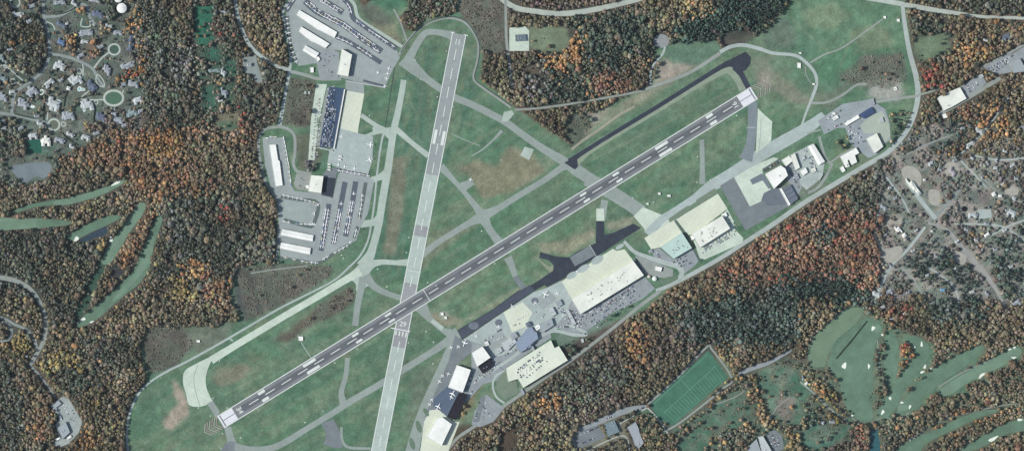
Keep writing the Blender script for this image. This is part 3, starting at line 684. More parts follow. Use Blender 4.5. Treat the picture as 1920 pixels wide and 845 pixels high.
# grass of the airfield
AIR = [(234,900),(236,800),(250,745),(278,712),(270,690),(262,645),(278,614),(330,615),(350,612),(400,612),(450,598),(430,560),(442,505),(480,492),(522,494),(522,440),(516,385),(496,340),(484,250),(505,235),(520,232),(530,180),(540,140),(545,120),(530,60),(530,15),(555,-40),(640,-60),(668,-10),(682,20),(702,-10),(760,0),(765,15),(745,35),(757,60),(775,58),(800,34),(850,26),(882,-60),(945,-60),(950,60),(940,100),(905,96),(902,150),(960,196),(975,208),(1010,232),(1072,275),(1105,252),(1112,212),(1180,178),(1222,160),(1235,120),(1228,92),(1260,82),(1345,76),(1352,96),(1375,78),(1430,64),(1462,30),(1492,-10),(1500,-60),(1690,-60),(1706,80),(1722,180),(1712,240),(1640,305),(1540,362),(1395,457),(1260,535),(1225,568),(1130,632),(990,732),(900,795),(840,850),(820,900)]
paint(AIR, (95, 125, 98), 2, 2)
paint(AIR, (114, 126, 104), 0, 0, .7, N1 * .4 + N2 * .6); paint(AIR, (74, 108, 86), 0, 0, .6, N4); paint(AIR, (112, 124, 106), 0, 0, .45, ST1 * .8 + N2 * .2); paint(AIR, (72, 108, 88), 0, 0, .4, anis(math.radians(-31.6), 90, 9, 35) * .85 + .05)
WFIELD = [(690,500),(752,110),(850,65),(905,100),(900,160),(840,300),(770,520)]
paint(WFIELD, (108, 118, 100), 3, 3, .5, ST2); paint(WFIELD, (62, 104, 88), 3, 3, .45, anis(math.radians(-79), 80, 9, 36))
DRY = (124, 118, 102); SCR = (106, 103, 96)
for p, c, a in (([(850,320),(875,325),(905,375),(960,360),(1020,325),(1000,285),(955,275),(930,310),(890,300)], (128,124,104), .8),
        ([(735,300),(762,290),(755,400),(740,480),(720,470),(728,380)], (124,120,104), .75), ([(800,440),(830,425),(900,420),(830,470),(790,510),(780,490)], (120,122,104), .6),
        ([(410,690),(450,680),(475,690),(450,715),(415,725),(395,712)], DRY, .7), ([(322,708),(334,716),(350,748),(354,775),(338,790),(322,806),(306,802),(304,790),(320,772),(334,756),(326,735)], (154,144,130), .95),
        ([(1010,455),(1060,450),(1110,425),(1118,445),(1060,480),(1010,470)], (140,138,118), .8), ([(1135,415),(1190,408),(1185,420),(1150,432),(1135,430)], (142,140,122), .8),
        ([(800,585),(840,590),(870,600),(840,615),(815,605)], (140,134,116), .8), ([(950,560),(870,605),(860,620),(850,610),(930,560),(985,528),(990,535)], (142,142,122), .7),
        ([(1440,300),(1560,348),(1480,380)], (120,122,112), .6), ([(1290,385),(1300,380),(1290,350)], DRY, .3),
        ([(1130,205),(1200,185),(1260,160),(1270,130),(1240,120),(1225,165),(1150,200),(1110,235)], (140,138,124), .85), ([(1240,110),(1290,100),(1310,125),(1260,145),(1235,140)], (146,140,128), .7),
        ([(1410,110),(1430,108),(1470,150),(1520,185),(1525,200),(1480,190),(1445,165),(1415,150)], (128,128,114), .75),
        ([(1570,145),(1620,105),(1690,100),(1700,150),(1665,165),(1600,160)], SCR, .65), ([(1565,140),(1590,125),(1605,150),(1580,160)], (112,100,96), .8), ([(1620,150),(1680,150),(1690,190),(1640,190)], (150,152,146), .8),
        ([(1430,60),(1470,30),(1500,60),(1490,90),(1440,95)], (92,110,98), .8), ([(1350,80),(1425,66),(1400,84),(1365,95)], (78,76,72), .9),
        ([(1480,0),(1690,0),(1695,90),(1600,80),(1540,100),(1490,80)], (96,126,102), .7), ([(1540,110),(1590,90),(1610,105),(1600,150),(1560,170),(1535,150)], (76,116,92), .7), ([(1480,100),(1520,115),(1540,70),(1500,50)], (84,116,96), .5), 
        ([(1520,160),(1600,150),(1560,215),(1530,190)], (110,116,104), .6),
        ([(1200,170),(1500,130),(1500,100),(1400,90),(1300,140)], (108,124,106), .4),
        ([(1140,300),(1290,200),(1290,190),(1120,290)], (108,126,106), .3),
        ([(550,250),(600,250),(600,300),(590,320),(560,320),(555,290)], (96,98,84), .8), ([(575,280),(590,285),(590,320),(573,322)], (104,104,112), .5),
        ([(540,145),(590,150),(590,220),(575,240),(550,235),(530,235)], (98,96,86), .8), ([(545,195),(575,215),(572,235),(545,232)], (72,68,64), .8),
        ([(860,20),(890,-60),(945,-60),(950,60),(940,100),(905,96),(890,60)], (94,88,84), .95), ([(702,30),(740,45),(750,75),(740,90),(690,60)], (122,122,102), .8), ([(672,15),(700,10),(740,40),(720,50),(690,42)], (92,98,90), .8),
        ([(600,570),(660,535),(665,560),(640,585),(580,610),(540,640),(510,640),(540,620)], (92,84,76), .8),
        ([(442,500),(560,496),(625,500),(615,520),(520,575),(460,600),(445,560)], (84,86,82), .9), ([(520,498),(615,500),(600,525),(540,560)], (112,104,92), .6),
        ([(440,540),(500,525),(510,560),(470,590),(445,580)], (70,76,76), .9),
        ([(265,640),(280,614),(345,615),(362,645),(330,685),(280,700)], (84,80,76), .9), ([(350,614),(440,606),(420,640),(370,660),(350,640)], (104,110,98), .8),
        ([(640,655),(652,600),(658,700)], DRY, .3), ([(730,690),(800,660),(700,780)], (100,112,98), .6), ([(760,840),(770,700),(830,665),(790,760)], (102,112,98), .6),
        ([(1050,205),(1110,215),(1105,250),(1075,272),(1060,262),(1060,230)], (94,106,92), .8), ([(985,208),(1060,205),(1060,250),(1030,235)], (86,80,70), .9),
        ([(1060,80),(990,50),(1060,50),(1068,85),(1030,100),(990,95)], (114,126,104), .9), ([(1068,590),(1150,600),(1125,630),(1060,670),(1045,640),(1040,620),(1080,625)], (102,118,108), .8),
        ([(985,690),(1130,620),(1180,580),(1210,560),(1170,600),(1060,680),(960,750)], (132,142,132), .5), ([(820,800),(885,790),(870,820),(830,850)], (110,118,98), .8), ([(880,715),(905,712),(885,760),(865,790),(860,770)], (124,118,92), .9)):
    paint(p, c, 4, 3, a)
for p, c, a in (([(1228,122),(1262,104),(1300,112),(1296,128),(1262,146),(1226,160)], (156,148,136), .7), ([(1108,214),(1160,198),(1215,172),(1222,180),(1180,205),(1120,240),(1090,262)], (146,142,124), .6), ([(1100,212),(1118,206),(1126,224),(1112,232)], (150,146,136), .8),
        ([(1500,20),(1560,5),(1600,30),(1560,55),(1515,50)], (118,132,108), .7), ([(1590,60),(1650,45),(1680,80),(1620,100)], (120,130,106), .6), ([(1440,60),(1475,40),(1500,70),(1470,92)], (100,114,98), .6), ([(1620,185),(1650,150),(1690,150),(1695,178)], (156,156,150), .8), ([(1530,100),(1600,85),(1608,130),(1560,175),(1530,170)], (84,122,96), .6),
        ([(1478,120),(1500,118),(1512,140),(1490,150)], (86,120,96), .5), ([(1420,140),(1445,128),(1440,170),(1420,160)], (150,140,132), .5)): paint(p, c, 4, 3, a)
for pts_ in ([(1480,30),(1520,70),(1560,100)], [(1600,60),(1570,140)], [(1700,20),(1660,60),(1690,120)], [(760,160),(780,220),(785,265)], [(420,740),(520,690),(640,640)], [(820,520),(900,480),(950,470)], [(1110,300),(1250,230),(1390,160)], [(870,230),(905,250),(860,290)]):
    L_, R_2 = ribbon_sides(smooth(pts_, 6), 2.2); paint(L_ + R_2[::-1], (132,136,116), 1, 1, .6)
# clearings in the woods
LAWN = (74, 104, 90)
for p, c, a in (([(990,50),(1060,52),(1070,75),(1050,95),(1010,98),(990,88)], (112,126,104), 1), ([(1240,85),(1345,78),(1352,96),(1300,122),(1262,118),(1245,104)], (92,118,100), 1),
        ([(1712,70),(1770,62),(1785,90),(1760,108),(1725,118),(1715,100)], (102,120,98), 1), ([(418,370),(445,365),(480,357),(487,366),(460,372),(440,385),(418,384)], (122,116,98), 1),
        ([(448,310),(470,305),(475,320),(455,325)], (104,98,84), .9), ([(400,210),(445,210),(452,235),(430,250),(400,245)], (112,110,92), .9), ([(360,100),(430,70),(445,110),(440,200),(380,215),(372,160)], (82,92,80), .9),
        ([(340,100),(356,105),(352,130),(325,150),(320,110)], (88,86,82), .8), ([(375,75),(388,72),(388,84),(376,86)], (136,132,122), .9), ([(-5,300),(20,290),(60,290),(110,290),(100,312),(20,320)], (92,104,92), .9),
        ([(840,800),(900,795),(960,790),(1000,770),(1020,800),(960,850),(840,860)], (74,66,56), .8), ([(1040,660),(1180,590),(1230,640),(1200,740),(1080,790),(1000,780)], (84,76,70), .9),
        ([(1180,770),(1215,765),(1250,810),(1230,830),(1200,820)], (84,108,88), 1), ([(1070,800),(1180,755),(1175,850),(1060,860)], (116,118,104), .9), ([(1220,755),(1370,655),(1375,710),(1260,805)], (100,116,98), .7),
        ([(1260,800),(1340,760),(1420,690),(1520,690),(1540,760),(1600,800),(1560,850),(1260,860)], (82,98,84), .9), ([(1500,700),(1560,690),(1600,790),(1560,800)], (124,112,86), .5),
        ([(1640,305),(1720,285),(1790,300),(2030,290),(2030,560),(1640,560),(1650,480),(1640,400)], (140,137,130), 1), ([(1675,310),(1710,305),(1760,340),(1765,400),(1740,400),(1700,370)], (142,140,122), .9),
        ([(1735,320),(1775,345),(1765,380),(1740,350)], (128,116,102), .7), ([(1660,390),(1730,400),(1740,430),(1700,470),(1665,440)], (128,122,110), .9), ([(1810,350),(1860,365),(1855,385),(1815,392),(1800,372)], (122,110,106), .9),
        ([(1700,520),(1770,535),(1780,565),(1740,590),(1720,570)], (136,130,112), .8), ([(1820,330),(1870,350),(1860,370),(1830,345)], (112,118,98), .7), ([(1890,375),(1940,380),(1940,400),(1900,400)], (88,120,104), .8),
        ([(1740,430),(1790,450),(1870,540),(1900,600),(1860,560),(1800,520),(1750,480)], (112,114,110), .7), ([(1880,560),(1920,550),(1920,590)], (120,118,120), .8), ([(1620,550),(1690,540),(1690,570),(1630,575)], (112,116,116), .7),
        ([(1750,225),(1800,240),(1770,290),(1720,290)], (108,100,98), .8), ([(1890,55),(1905,50),(1910,75),(1885,80)], (110,116,122), .6), ([(1915,140),(1940,125),(1940,150)], (110,122,92), .9),
        ([(1510,690),(1560,600),(1650,570),(1660,625),(1740,625),(1760,660),(1940,630),(1940,860),(1640,860),(1600,790)], (94,104,88), .8), ([(1700,640),(1860,640),(1700,780),(1680,770)], (104,108,92), .7),
        ([(700,-20),(765,-20),(762,10),(730,22),(700,5)], (72,110,88), .9), ([(-120,300),(15,340),(20,400),(-120,440)], (80,96,80), .6)):
    paint(p, c, 4, 3, a)

MD = [([(1272,838),(1285,815),(1302,806),(1325,800),(1334,812),(1322,835),(1316,856),(1270,875)], (74,108,90)), ([(1332,765),(1345,755),(1352,746),(1372,742),(1392,750),(1408,770),(1402,786),(1385,800),(1352,800),(1335,788)], (78,112,94)),
  ([(1420,700),(1432,690),(1452,682),(1470,680),(1485,692),(1496,705),(1512,712),(1520,738),(1508,752),(1500,772),(1490,790),(1470,795),(1448,785),(1440,764),(1424,740),(1416,716)], (98,122,104)),
  ([(1462,740),(1490,748),(1492,785),(1470,792),(1455,775)], (120,116,108)), ([(1475,700),(1500,705),(1512,728),(1490,745),(1478,722)], (66,104,88)), ([(1504,805),(1530,795),(1560,800),(1588,794),(1592,808),(1560,835),(1520,842),(1502,830)], (80,114,100)),
  ([(366,12),(398,6),(401,35),(394,55),(402,75),(384,88),(368,82),(364,50)], (50,100,82)), ([(382,92),(402,86),(416,100),(411,114),(392,118),(380,110)], (58,102,86)), ([(420,124),(441,116),(443,138),(426,141)], (46,98,82)),
  ([(380,165),(396,160),(402,180),(400,200),(386,202)], (62,100,84)), ([(404,230),(430,225),(450,228),(446,240),(420,245)], (82,108,90)), ([(1630,600),(1655,600),(1650,640),(1635,650)], (110,118,100)), ([(150,560),(190,490),(200,500),(160,590),(140,600)], (58,84,72)), ([(200,520),(215,500),(236,505),(222,522)], (60,60,64))]
for p, c in MD: paint(p, c, 4, 2, .95)
EAST = [(1640,305),(1720,240),(1790,225),(1940,260),(1990,560),(1640,570),(1650,480),(1640,400)]
for c, nn, a in (((140,128,128), PT1, .6), ((92,102,96), PT2, .5), ((170,166,156), PT3, .5), ((78,104,94), vnoise(14, 44, 3) - .03, .45)): paint(EAST, c, 4, 3, a, nn)
for c, nn, a in (((120,112,102), PT1, .5), ((76,100,90), PT2, .6), ((120,116,114), PT3, .4), ((66,74,70), vnoise(9, 45, 3), .4)): paint(EST, c, 4, 3, a, nn)
GOLFZ = [(1515,690),(1520,630),(1560,595),(1600,570),(1650,590),(1690,622),(1760,650),(1840,640),(2032,640),(2032,690),(1800,760),(1700,800),(1600,800),(1560,690)]
paint(GOLFZ, (86, 118, 98), 4, 3, .85); paint(GOLFZ, (112, 116, 98), 4, 3, .5, PT3)
MEADZ = [(1262,810),(1340,762),(1375,715),(1420,690),(1480,668),(1520,690),(1560,690),(1600,790),(1640,860),(1262,900)]
paint(MEADZ, (72, 104, 88), 4, 3, .6, PT3); paint(MEADZ, (116, 110, 98), 4, 3, .4, PT1)
paint([(360,100),(430,70),(445,110),(440,200),(380,215),(372,160)], (60, 92, 78), 3, 3, .7, PT1)
SHR = [(445,500),(560,496),(625,500),(615,520),(520,575),(460,600)]
for z_ in (SHR, [(265,640),(280,614),(345,615),(362,645),(330,685),(280,700)], [(860,20),(890,-60),(945,-60),(950,60),(940,100),(905,96),(890,60)], [(540,145),(590,150),(590,235),(550,235),(530,235)], [(1570,145),(1620,105),(1690,100),(1700,150),(1665,165),(1600,160)], [(600,570),(660,535),(665,560),(640,585),(580,610),(540,640)]):
    paint(z_, (80, 80, 76), 4, 3, .5, PT2); paint(z_, (114, 110, 98), 4, 3, .5, PT1); paint(z_, (92, 108, 92), 4, 3, .4, PT3)
gx = list(range(0, NX, 2)); gy = list(range(0, NY, 2))
Gs = box(G, 1)[::2, ::2]
jit = 1 + (np.random.default_rng(5).random(Gs.shape[:2]) - .5) * .16
Gs = Gs * jit[..., None] * (0.86 + .28 * N3[::2, ::2, None]) * (0.95 + .10 * PT2[::2, ::2, None])
a = np.clip(Gs / 255, 0, 1); Gl = np.where(a <= .04045, a / 12.92, ((a + .055) / 1.055) ** 2.4) * K
xs = np.array(gx, float) + X0 + .5; ys = np.array(gy, float) + Y0 + .5
ext = np.array([9000.0, 4000.0, 1500.0, 400.0])
xs = np.concatenate([xs[0] - ext, xs, xs[-1] + ext[::-1]]); ys = np.concatenate([ys[0] - ext, ys, ys[-1] + ext[::-1]])
Gl = np.pad(Gl, ((4, 4), (4, 4), (0, 0)), mode='edge')
far = np.array([.055, .052, .042]); 
Gl[:3] = far; Gl[-3:] = far; Gl[:, :3] = far; Gl[:, -3:] = far
nx, ny = len(xs), len(ys)
co = np.zeros((ny, nx, 3)); co[..., 0] = (xs[None, :] - 960) * S; co[..., 1] = (422.5 - ys[:, None]) * S
idx = np.arange(nx * ny).reshape(ny, nx)
fc = np.stack([idx[1:, :-1], idx[1:, 1:], idx[:-1, 1:], idx[:-1, :-1]], -1).reshape(-1, 4)
def np_mesh(name, co, faces, cols, m, nv=4, smooth_=False):
    me = bpy.data.meshes.new(name); me.vertices.add(len(co)); me.vertices.foreach_set('co', co.astype(np.float32).ravel())
    nf = len(faces); me.loops.add(nf * nv); me.loops.foreach_set('vertex_index', faces.astype(np.int32).ravel())
    me.polygons.add(nf); me.polygons.foreach_set('loop_start', np.arange(0, nf * nv, nv, dtype=np.int32))
    try: me.polygons.foreach_set('loop_total', np.full(nf, nv, np.int32))
    except Exception: pass
    if cols is not None:
        at = me.color_attributes.new('Col', 'FLOAT_COLOR', 'POINT'); c4 = np.ones((len(co), 4), np.float32); c4[:, :3] = cols
        at.data.foreach_set('color', c4.ravel())
    me.materials.append(m); me.update(calc_edges=True); me.validate()
    return me
M_ground = attr_mat('ground_soil_and_grass', ((.30, .10, 4), (.05, .10, 4), (.012, .06, 3)))
me = np_mesh('ground', co.reshape(-1, 3), fc, Gl.reshape(-1, 3), M_ground)
g = bpy.data.objects.new('ground', me); COL.objects.link(g); g['kind'] = 'structure'
# ------------------------------------------------------------------ buildings
R_white = mat('roof_white_metal', (226, 229, 224), ((.3, .04, 2), (.03, .09, 4)), rough=.6, grid=(9, .53, .03, 3))
R_cream = mat('roof_cream', (217, 221, 211), ((.3, .05, 3), (.03, .10, 4)), rough=.7, grid=(14, .54, .035, 2))
R_teal = mat('roof_pale_teal', (176, 200, 192), ((.3, .03, 2), (.03, .06, 3)), rough=.6)
R_grey = mat('roof_grey_membrane', (150, 160, 164), ((.3, .08, 3), (.03, .07, 3)))
R_greyd = mat('roof_dark_grey', (104, 114, 126), ((.3, .10, 3), (.03, .07, 3)))
R_blue = mat('roof_navy', (62, 78, 112), ((.3, .05, 3), (.03, .06, 3)))
R_black = mat('roof_black_membrane', (36, 34, 44), ((.3, .15, 3), (.05, .10, 3)))
R_slate = mat('roof_slate', (150, 158, 164), ((.35, .16, 3), (.05, .08, 3)))
R_slated = mat('roof_slate_dark', (96, 107, 124), ((.35, .16, 3), (.05, .08, 3)))
R_sage = mat('roof_sage', (134, 152, 152), ((.35, .16, 3), (.05, .08, 3)))
R_pale = mat('roof_pale_shingle', (176, 184, 184), ((.35, .12, 3), (.05, .08, 3)))
W_pale = mat('wall_pale_cladding', (186, 188, 180), ((.3, .05, 2),)); W_grey = mat('wall_grey', (140, 142, 142), ((.3, .08, 2),)); W_brick = mat('wall_brick_tan', (140, 118, 100), ((.6, .12, 2),))
M_door = mat('hangar_door_metal', (120, 130, 138), ((.5, .08, 2),), rough=.6); M_glass = mat('window_glass_dark', (52, 62, 72), ((.3, .05, 1),), rough=.15, spec=.5)
M_vent = mat('roof_unit_metal', (168, 174, 176), ((.8, .1, 2),), rough=.5, metal=.2); M_dark = mat('opening_dark', (60, 64, 70), ((.8, .1, 2),))
def centroid(p): return (sum(q[0] for q in p) / len(p), sum(q[1] for q in p) / len(p))
BPOLY = []
def building(name, poly, h, roof, label, cat='building', wall=None, ridge=None, units=0, doors=(), seed=1, group=None, unit_mat=None, unit_size=(2, 4)):
    """ridge: rise in metres of a gable over a four-cornered plan, along its longer axis; units: roof plant; doors: wall indexes that carry a big door"""
    r = random.Random(seed * 77 + len(poly)); P = wpoly(poly); c = centroid(P); cx, cy = centroid(poly)
    sl, m = pip(poly, 0); s2, m2 = dilate(sl, m, 2); PAVED[s2] |= m2; BPOLY.append(poly)
    z = surf(cx, cy) - .3; lp = [(x - c[0], y - c[1]) for x, y in P]
    root = empty(name, (c[0], c[1], z)); tag(root, label, cat, group)
    v, side, top = extrude(lp, -.4, h); wl = mesh_obj('wall', v, side + top, wall or W_pale, root)
    o = inset(lp, -.5)
    if ridge and len(lp) == 4:
        L = [math.dist(lp[i], lp[(i + 1) % 4]) for i in range(4)]
        k = 0 if L[0] + L[2] > L[1] + L[3] else 1     # long sides k, k+2
        q = o[k:] + o[:k]                             # long edge q0-q1, short q1-q2, long q2-q3, short q3-q0
        m1 = ((q[1][0] + q[2][0]) / 2, (q[1][1] + q[2][1]) / 2); m0 = ((q[3][0] + q[0][0]) / 2, (q[3][1] + q[0][1]) / 2)
        b0 = [(x, y, h + .02) for x, y in q]; vv = b0 + [(*m0, h + ridge), (*m1, h + ridge)]
        rf = mesh_obj('roof', vv, [(0, 1, 5, 4), (2, 3, 4, 5), (1, 2, 5), (3, 0, 4), (3, 2, 1, 0)], roof, root)
        cap = [(m0[0], m0[1]), (m1[0], m1[1])]; dx, dy = cap[1][0]-cap[0][0], cap[1][1]-cap[0][1]; l = math.hypot(dx, dy); nx_, ny_ = -dy/l*.35, dx/l*.35
        mesh_obj('ridge_cap', [(cap[0][0]+nx_, cap[0][1]+ny_, h+ridge+.12), (cap[0][0]-nx_, cap[0][1]-ny_, h+ridge+.12), (cap[1][0]-nx_, cap[1][1]-ny_, h+ridge+.12), (cap[1][0]+nx_, cap[1][1]+ny_, h+ridge+.12),
            (cap[0][0]+nx_*1.4, cap[0][1]+ny_*1.4, h+ridge-.3), (cap[0][0]-nx_*1.4, cap[0][1]-ny_*1.4, h+ridge-.3), (cap[1][0]-nx_*1.4, cap[1][1]-ny_*1.4, h+ridge-.3), (cap[1][0]+nx_*1.4, cap[1][1]+ny_*1.4, h+ridge-.3)],
            [(0, 1, 2, 3), (4, 5, 1, 0), (3, 2, 6, 7), (5, 6, 2, 1), (4, 0, 3, 7)], M_vent if roof is R_white else roof, rf)
    else:
        v, side, top = extrude(o, h + .02, h + .5); rf = mesh_obj('roof', v, side + top + [tuple(range(len(o)))[::-1]], roof, root)
        # parapet ring
        a, b_ = inset(o, .02), inset(o, .8); n = len(a)
        vv = [(x, y, h + .51) for x, y in a] + [(x, y, h + .51) for x, y in b_] + [(x, y, h + 1.0) for x, y in a] + [(x, y, h + 1.0) for x, y in b_]
        ff = []
        for i in range(n):
            j = (i + 1) % n; ff += [(i, j, 2*n+j, 2*n+i), (n+j, n+i, 3*n+i, 3*n+j), (2*n+i, 2*n+j, 3*n+j, 3*n+i)]
        mesh_obj('parapet', vv, ff, roof, rf)
    for u in range(units):
        for _ in range(20):
            t, s = r.uniform(.15, .85), r.uniform(.15, .85)
            q = lp[:4]
            x = (q[0][0]*(1-t)+q[1][0]*t)*(1-s) + (q[3][0]*(1-t)+q[2][0]*t)*s; y = (q[0][1]*(1-t)+q[1][1]*t)*(1-s) + (q[3][1]*(1-t)+q[2][1]*t)*s
            break
        a, b_ = r.uniform(*unit_size), r.uniform(*unit_size); hh = h + (ridge or 0) * .6 + r.uniform(1.4, 2.4)
        ang = math.atan2(q[1][1]-q[0][1], q[1][0]-q[0][0]); pts = [(-a/2, -b_/2), (a/2, -b_/2), (a/2, b_/2), (-a/2, b_/2)]
        pts = [(x + X*math.cos(ang) - Y*math.sin(ang), y + X*math.sin(ang) + Y*math.cos(ang)) for X, Y in pts]
        v, side, top = extrude(pts, h - .1, hh); mesh_obj('roof_unit', v, side + top, unit_mat or M_vent, rf)
    for d in doors:
        a, b_ = lp[d % len(lp)], lp[(d + 1) % len(lp)]; L = math.dist(a, b_); ux, uy = (b_[0]-a[0])/L, (b_[1]-a[1])/L; nx_, ny_ = uy, -ux
        n = max(1, int(L / 16)); w = L / n
        for k in range(n):
            s0, s1 = k*w + w*.08, (k+1)*w - w*.08; q = [(a[0]+ux*s0, a[1]+uy*s0), (a[0]+ux*s1, a[1]+uy*s1)]
            p4 = [q[0], (q[0][0]+nx_*.15, q[0][1]+ny_*.15), (q[1][0]+nx_*.15, q[1][1]+ny_*.15), q[1]]
            v, side, top = extrude(p4, .3, h * .82); mesh_obj('hangar_door', v, side + top, M_door, root)
    return root
B = building
# north apron
B('hangar_row', [(561.4,19.5),(631.8,61),(627,71.5),(601.5,58),(595,55.5),(556.4,28.5)], 5, R_white, 'longest white hangar row on the north apron, nearest the diagonal tie-down strips', 'hangar')
B('hangar_row', [(564.7,50.5),(617.7,82.8),(610,90.5),(590,80),(583,77.5),(560.6,59.6)], 5, R_white, 'middle white hangar row of the three on the north apron', 'hangar')
B('hangar_row', [(573,85.5),(598,100),(591.5,110),(568,95)], 5, R_white, 'shortest white hangar row, beside the car park of the north apron', 'hangar', ridge=1.2, doors=(0,))
B('shed', [(592.5,109),(597,106.5),(600.5,111.5),(595.5,116)], 4, R_white, 'small white shed off the end of the shortest hangar row', 'shed')
B('hut', [(582,127),(588,127),(588,136),(582,136)], 4, R_white, 'white hut on the grass beside the north apron access road', 'hut')
B('hangar', [(641.5,93),(660,103.5),(653,143.5),(633,140)], 13, R_cream, 'tall cream-roofed hangar between the car park and the north apron', 'hangar', doors=(2,), units=1)
B('equipment_hut', [(570.5,172),(574,172),(574,176),(570.5,176)], 3, R_pale, 'pale hut on the scrub west of the white-edged car park, the westerly of two', 'hut')
B('equipment_hut', [(578,172),(581,172),(581,176.5),(578,176.5)], 3, R_pale, 'pale hut on the scrub west of the white-edged car park, the easterly of two', 'hut')
B('screen_wall', [(645.5,168),(647.2,168.3),(627,279),(625.4,278.5)], 5, R_white, 'long white wall between the blue car park and the cream concrete apron', 'wall')
B('screen_wall', [(652,151.5),(722,163.5),(721.8,165),(651.8,153)], 2.5, R_pale, 'pale wall along the southern edge of the north apron', 'wall')
B('screen_wall', [(597.5,276),(624,282),(623.6,283.6),(597,277.6)], 3, R_pale, 'pale wall closing the lower end of the blue car park', 'wall')
# west apron
B('hangar_row', [(505,272),(517,271.5),(521.5,300),(524.5,303),(525.5,312),(530,347),(517,349.5)], 5, R_white, 'narrow white hangar row standing alone on the west apron inside the loop road', 'hangar')
B('hangar', [(583.5,328.6),(606.7,330.5),(602.5,361.7),(578.5,358.5)], 11, R_cream, 'square cream-roofed hangar beside the dark apron patch', 'hangar', doors=(1,), units=1)
B('office', [(573.5,347.5),(578.5,347.5),(578.5,353),(573.5,352.5)], 4, R_white, 'small white office against the square cream hangar', 'office')
B('hangar_row', [(530.5,429.5),(587.7,441),(586,452),(526.5,440)], 5, R_white, 'upper of the twin white hangar rows near the tree belt', 'hangar', ridge=1.2)
B('hangar_row', [(527.5,454.5),(582.8,465),(581,476.5),(525,465)], 5, R_white, 'lower of the twin white hangar rows near the tree belt', 'hangar', ridge=1.2)
for k, (x, y) in enumerate(((638, 293), (637, 299), (617, 308), (617, 313), (617, 318))):
    B('storage_container', [(x-2.6,y-1.2),(x+2.6,y-.4),(x+2.4,y+1.6),(x-2.8,y+.8)], 3, R_white, f'white container beside the dark apron, {ordinal(k+1)} from the top', 'container', group='containers by the dark apron')
# terminal side
B('hangar', [(1071.5,560),(1186.5,488.5),(1206.5,515.5),(1088,588)], 14, R_cream, 'largest cream-white hangar, lying between the blue taxiway and the long car park', 'hangar', doors=(0,), units=26, seed=3)
B('roof_canopy', [(1186,488),(1190,485),(1207,512),(1205.5,515)], 6, R_greyd, 'narrow grey lean-to along the end wall of the largest hangar', 'canopy')
B('hangar', [(1238,463),(1278,436),(1296.5,464.5),(1262.5,484.5)], 13, R_teal, 'pale teal-roofed hangar between two cream aprons', 'hangar', doors=(3,), units=12)
B('hangar', [(1297,438),(1353,404.5),(1368,428),(1311.5,464)], 14, R_cream, 'cream-white hangar with a wide cream apron, beside the teal-roofed one', 'hangar', doors=(0,), units=16, seed=5)
B('annex', [(1294,443),(1299,440.5),(1302,447),(1297,450)], 5, R_white, 'small white annex at the corner of the cream-white hangar', 'annex')
B('annex', [(1352,402),(1360,398),(1363,404),(1356,409)], 6, R_white, 'white annex by the trees at the far corner of the cream-white hangar', 'annex')
B('hangar', [(1434,326.5),(1462.5,310.5),(1471,316),(1476,329),(1450.5,353.5)], 17, R_white, 'bright white arched hangar ringed by dark shadow, beside the dark apron', 'hangar', units=1)
B('office', [(1465,300.6),(1479,292),(1486,301.5),(1473,312)], 7, R_cream, 'cream square office above the bright white arched hangar', 'office')
B('hangar', [(1466,353),(1481,346),(1495.5,371),(1482.5,384)], 6, R_greyd, 'dark grey paneled hangar roof below the bright white arched hangar', 'hangar')
B('screen_wall', [(1461,354),(1464.5,352.5),(1481.5,383),(1478,385.5)], 7, R_white, 'white strip roof along the dark grey paneled hangar', 'canopy')
for k in range(4):
    x, y = 1471 + k*4.9, 355 + k*7.2 - 3; building('skylight_row', [(x-1.5,y+5),(x+9,y-1),(x+9.6,y+.2),(x-.9,y+6.2)], 7.3, R_greyd, f'{ORD[k]} raised rib across the dark grey paneled hangar', 'rib', group='ribs of the grey hangar')
B('warehouse', [(1514.5,274.5),(1525,270),(1546,303),(1534,309.5)], 8, R_white, 'white gabled warehouse along the edge of the pale yard', 'warehouse', ridge=1.5)
B('office', [(1482,293),(1489.7,287.5),(1499,314),(1491,319)], 7, R_cream, 'narrow cream office on the inner side of the pale yard', 'office')
B('office', [(1500,321),(1510,314.5),(1514,323),(1505,329)], 6, R_white, 'square white office in the middle of the pale yard', 'office')
B('shed', [(1533,336),(1541,325.5),(1543,327),(1536,338)], 4, R_pale, 'pale shed at the lower corner of the pale yard', 'shed')
B('shed', [(1501,296),(1507,292),(1510,297),(1504,301)], 4, R_pale, 'pale shed near the top corner of the pale yard', 'shed')
B('depot', [(1583,231),(1608,215.6),(1611,221),(1586,236)], 6, R_white, 'slim white depot joined to the navy-roofed building', 'depot')
B('workshop', [(1610.5,215),(1632.7,201),(1639,211.5),(1619,222.5)], 7, R_blue, 'navy-roofed workshop on the mottled yard', 'workshop', ridge=1.5)
B('warehouse', [(1624,261),(1643,250),(1655,275),(1639,287.6)], 9, R_cream, 'cream square warehouse on the mottled yard near the road bend', 'warehouse')
B('office_block', [(1575,294),(1598,281),(1604,277),(1610,287),(1602,291),(1606,304),(1596,309),(1591,299),(1588,300),(1592,312),(1585,314)], 8, R_white, 'white office block with three wings beside the long road', 'office block', units=4, seed=8)
B('shed', [(1574,315),(1580,311),(1584.5,320),(1579,323)], 5, R_white, 'bright white shed below the three-winged office block', 'shed')
B('warehouse', [(1756,184),(1775,174),(1799,164.5),(1811,185),(1785,200),(1768,208),(1765,200)], 8, R_cream, 'cream warehouse in the woods east of the long road', 'warehouse', units=3, seed=4)
B('shed', [(1766,215),(1773,213),(1776,220),(1769,222)], 4, R_white, 'white shed at the end of the drive behind the cream warehouse', 'shed')
B('office_block', [(1893,119),(1911,110),(1919,124),(1930,118),(1936,132),(1900,137)], 8, R_grey, 'grey flat-roofed office block with a car park in the eastern woods', 'office block', units=3, seed=6)
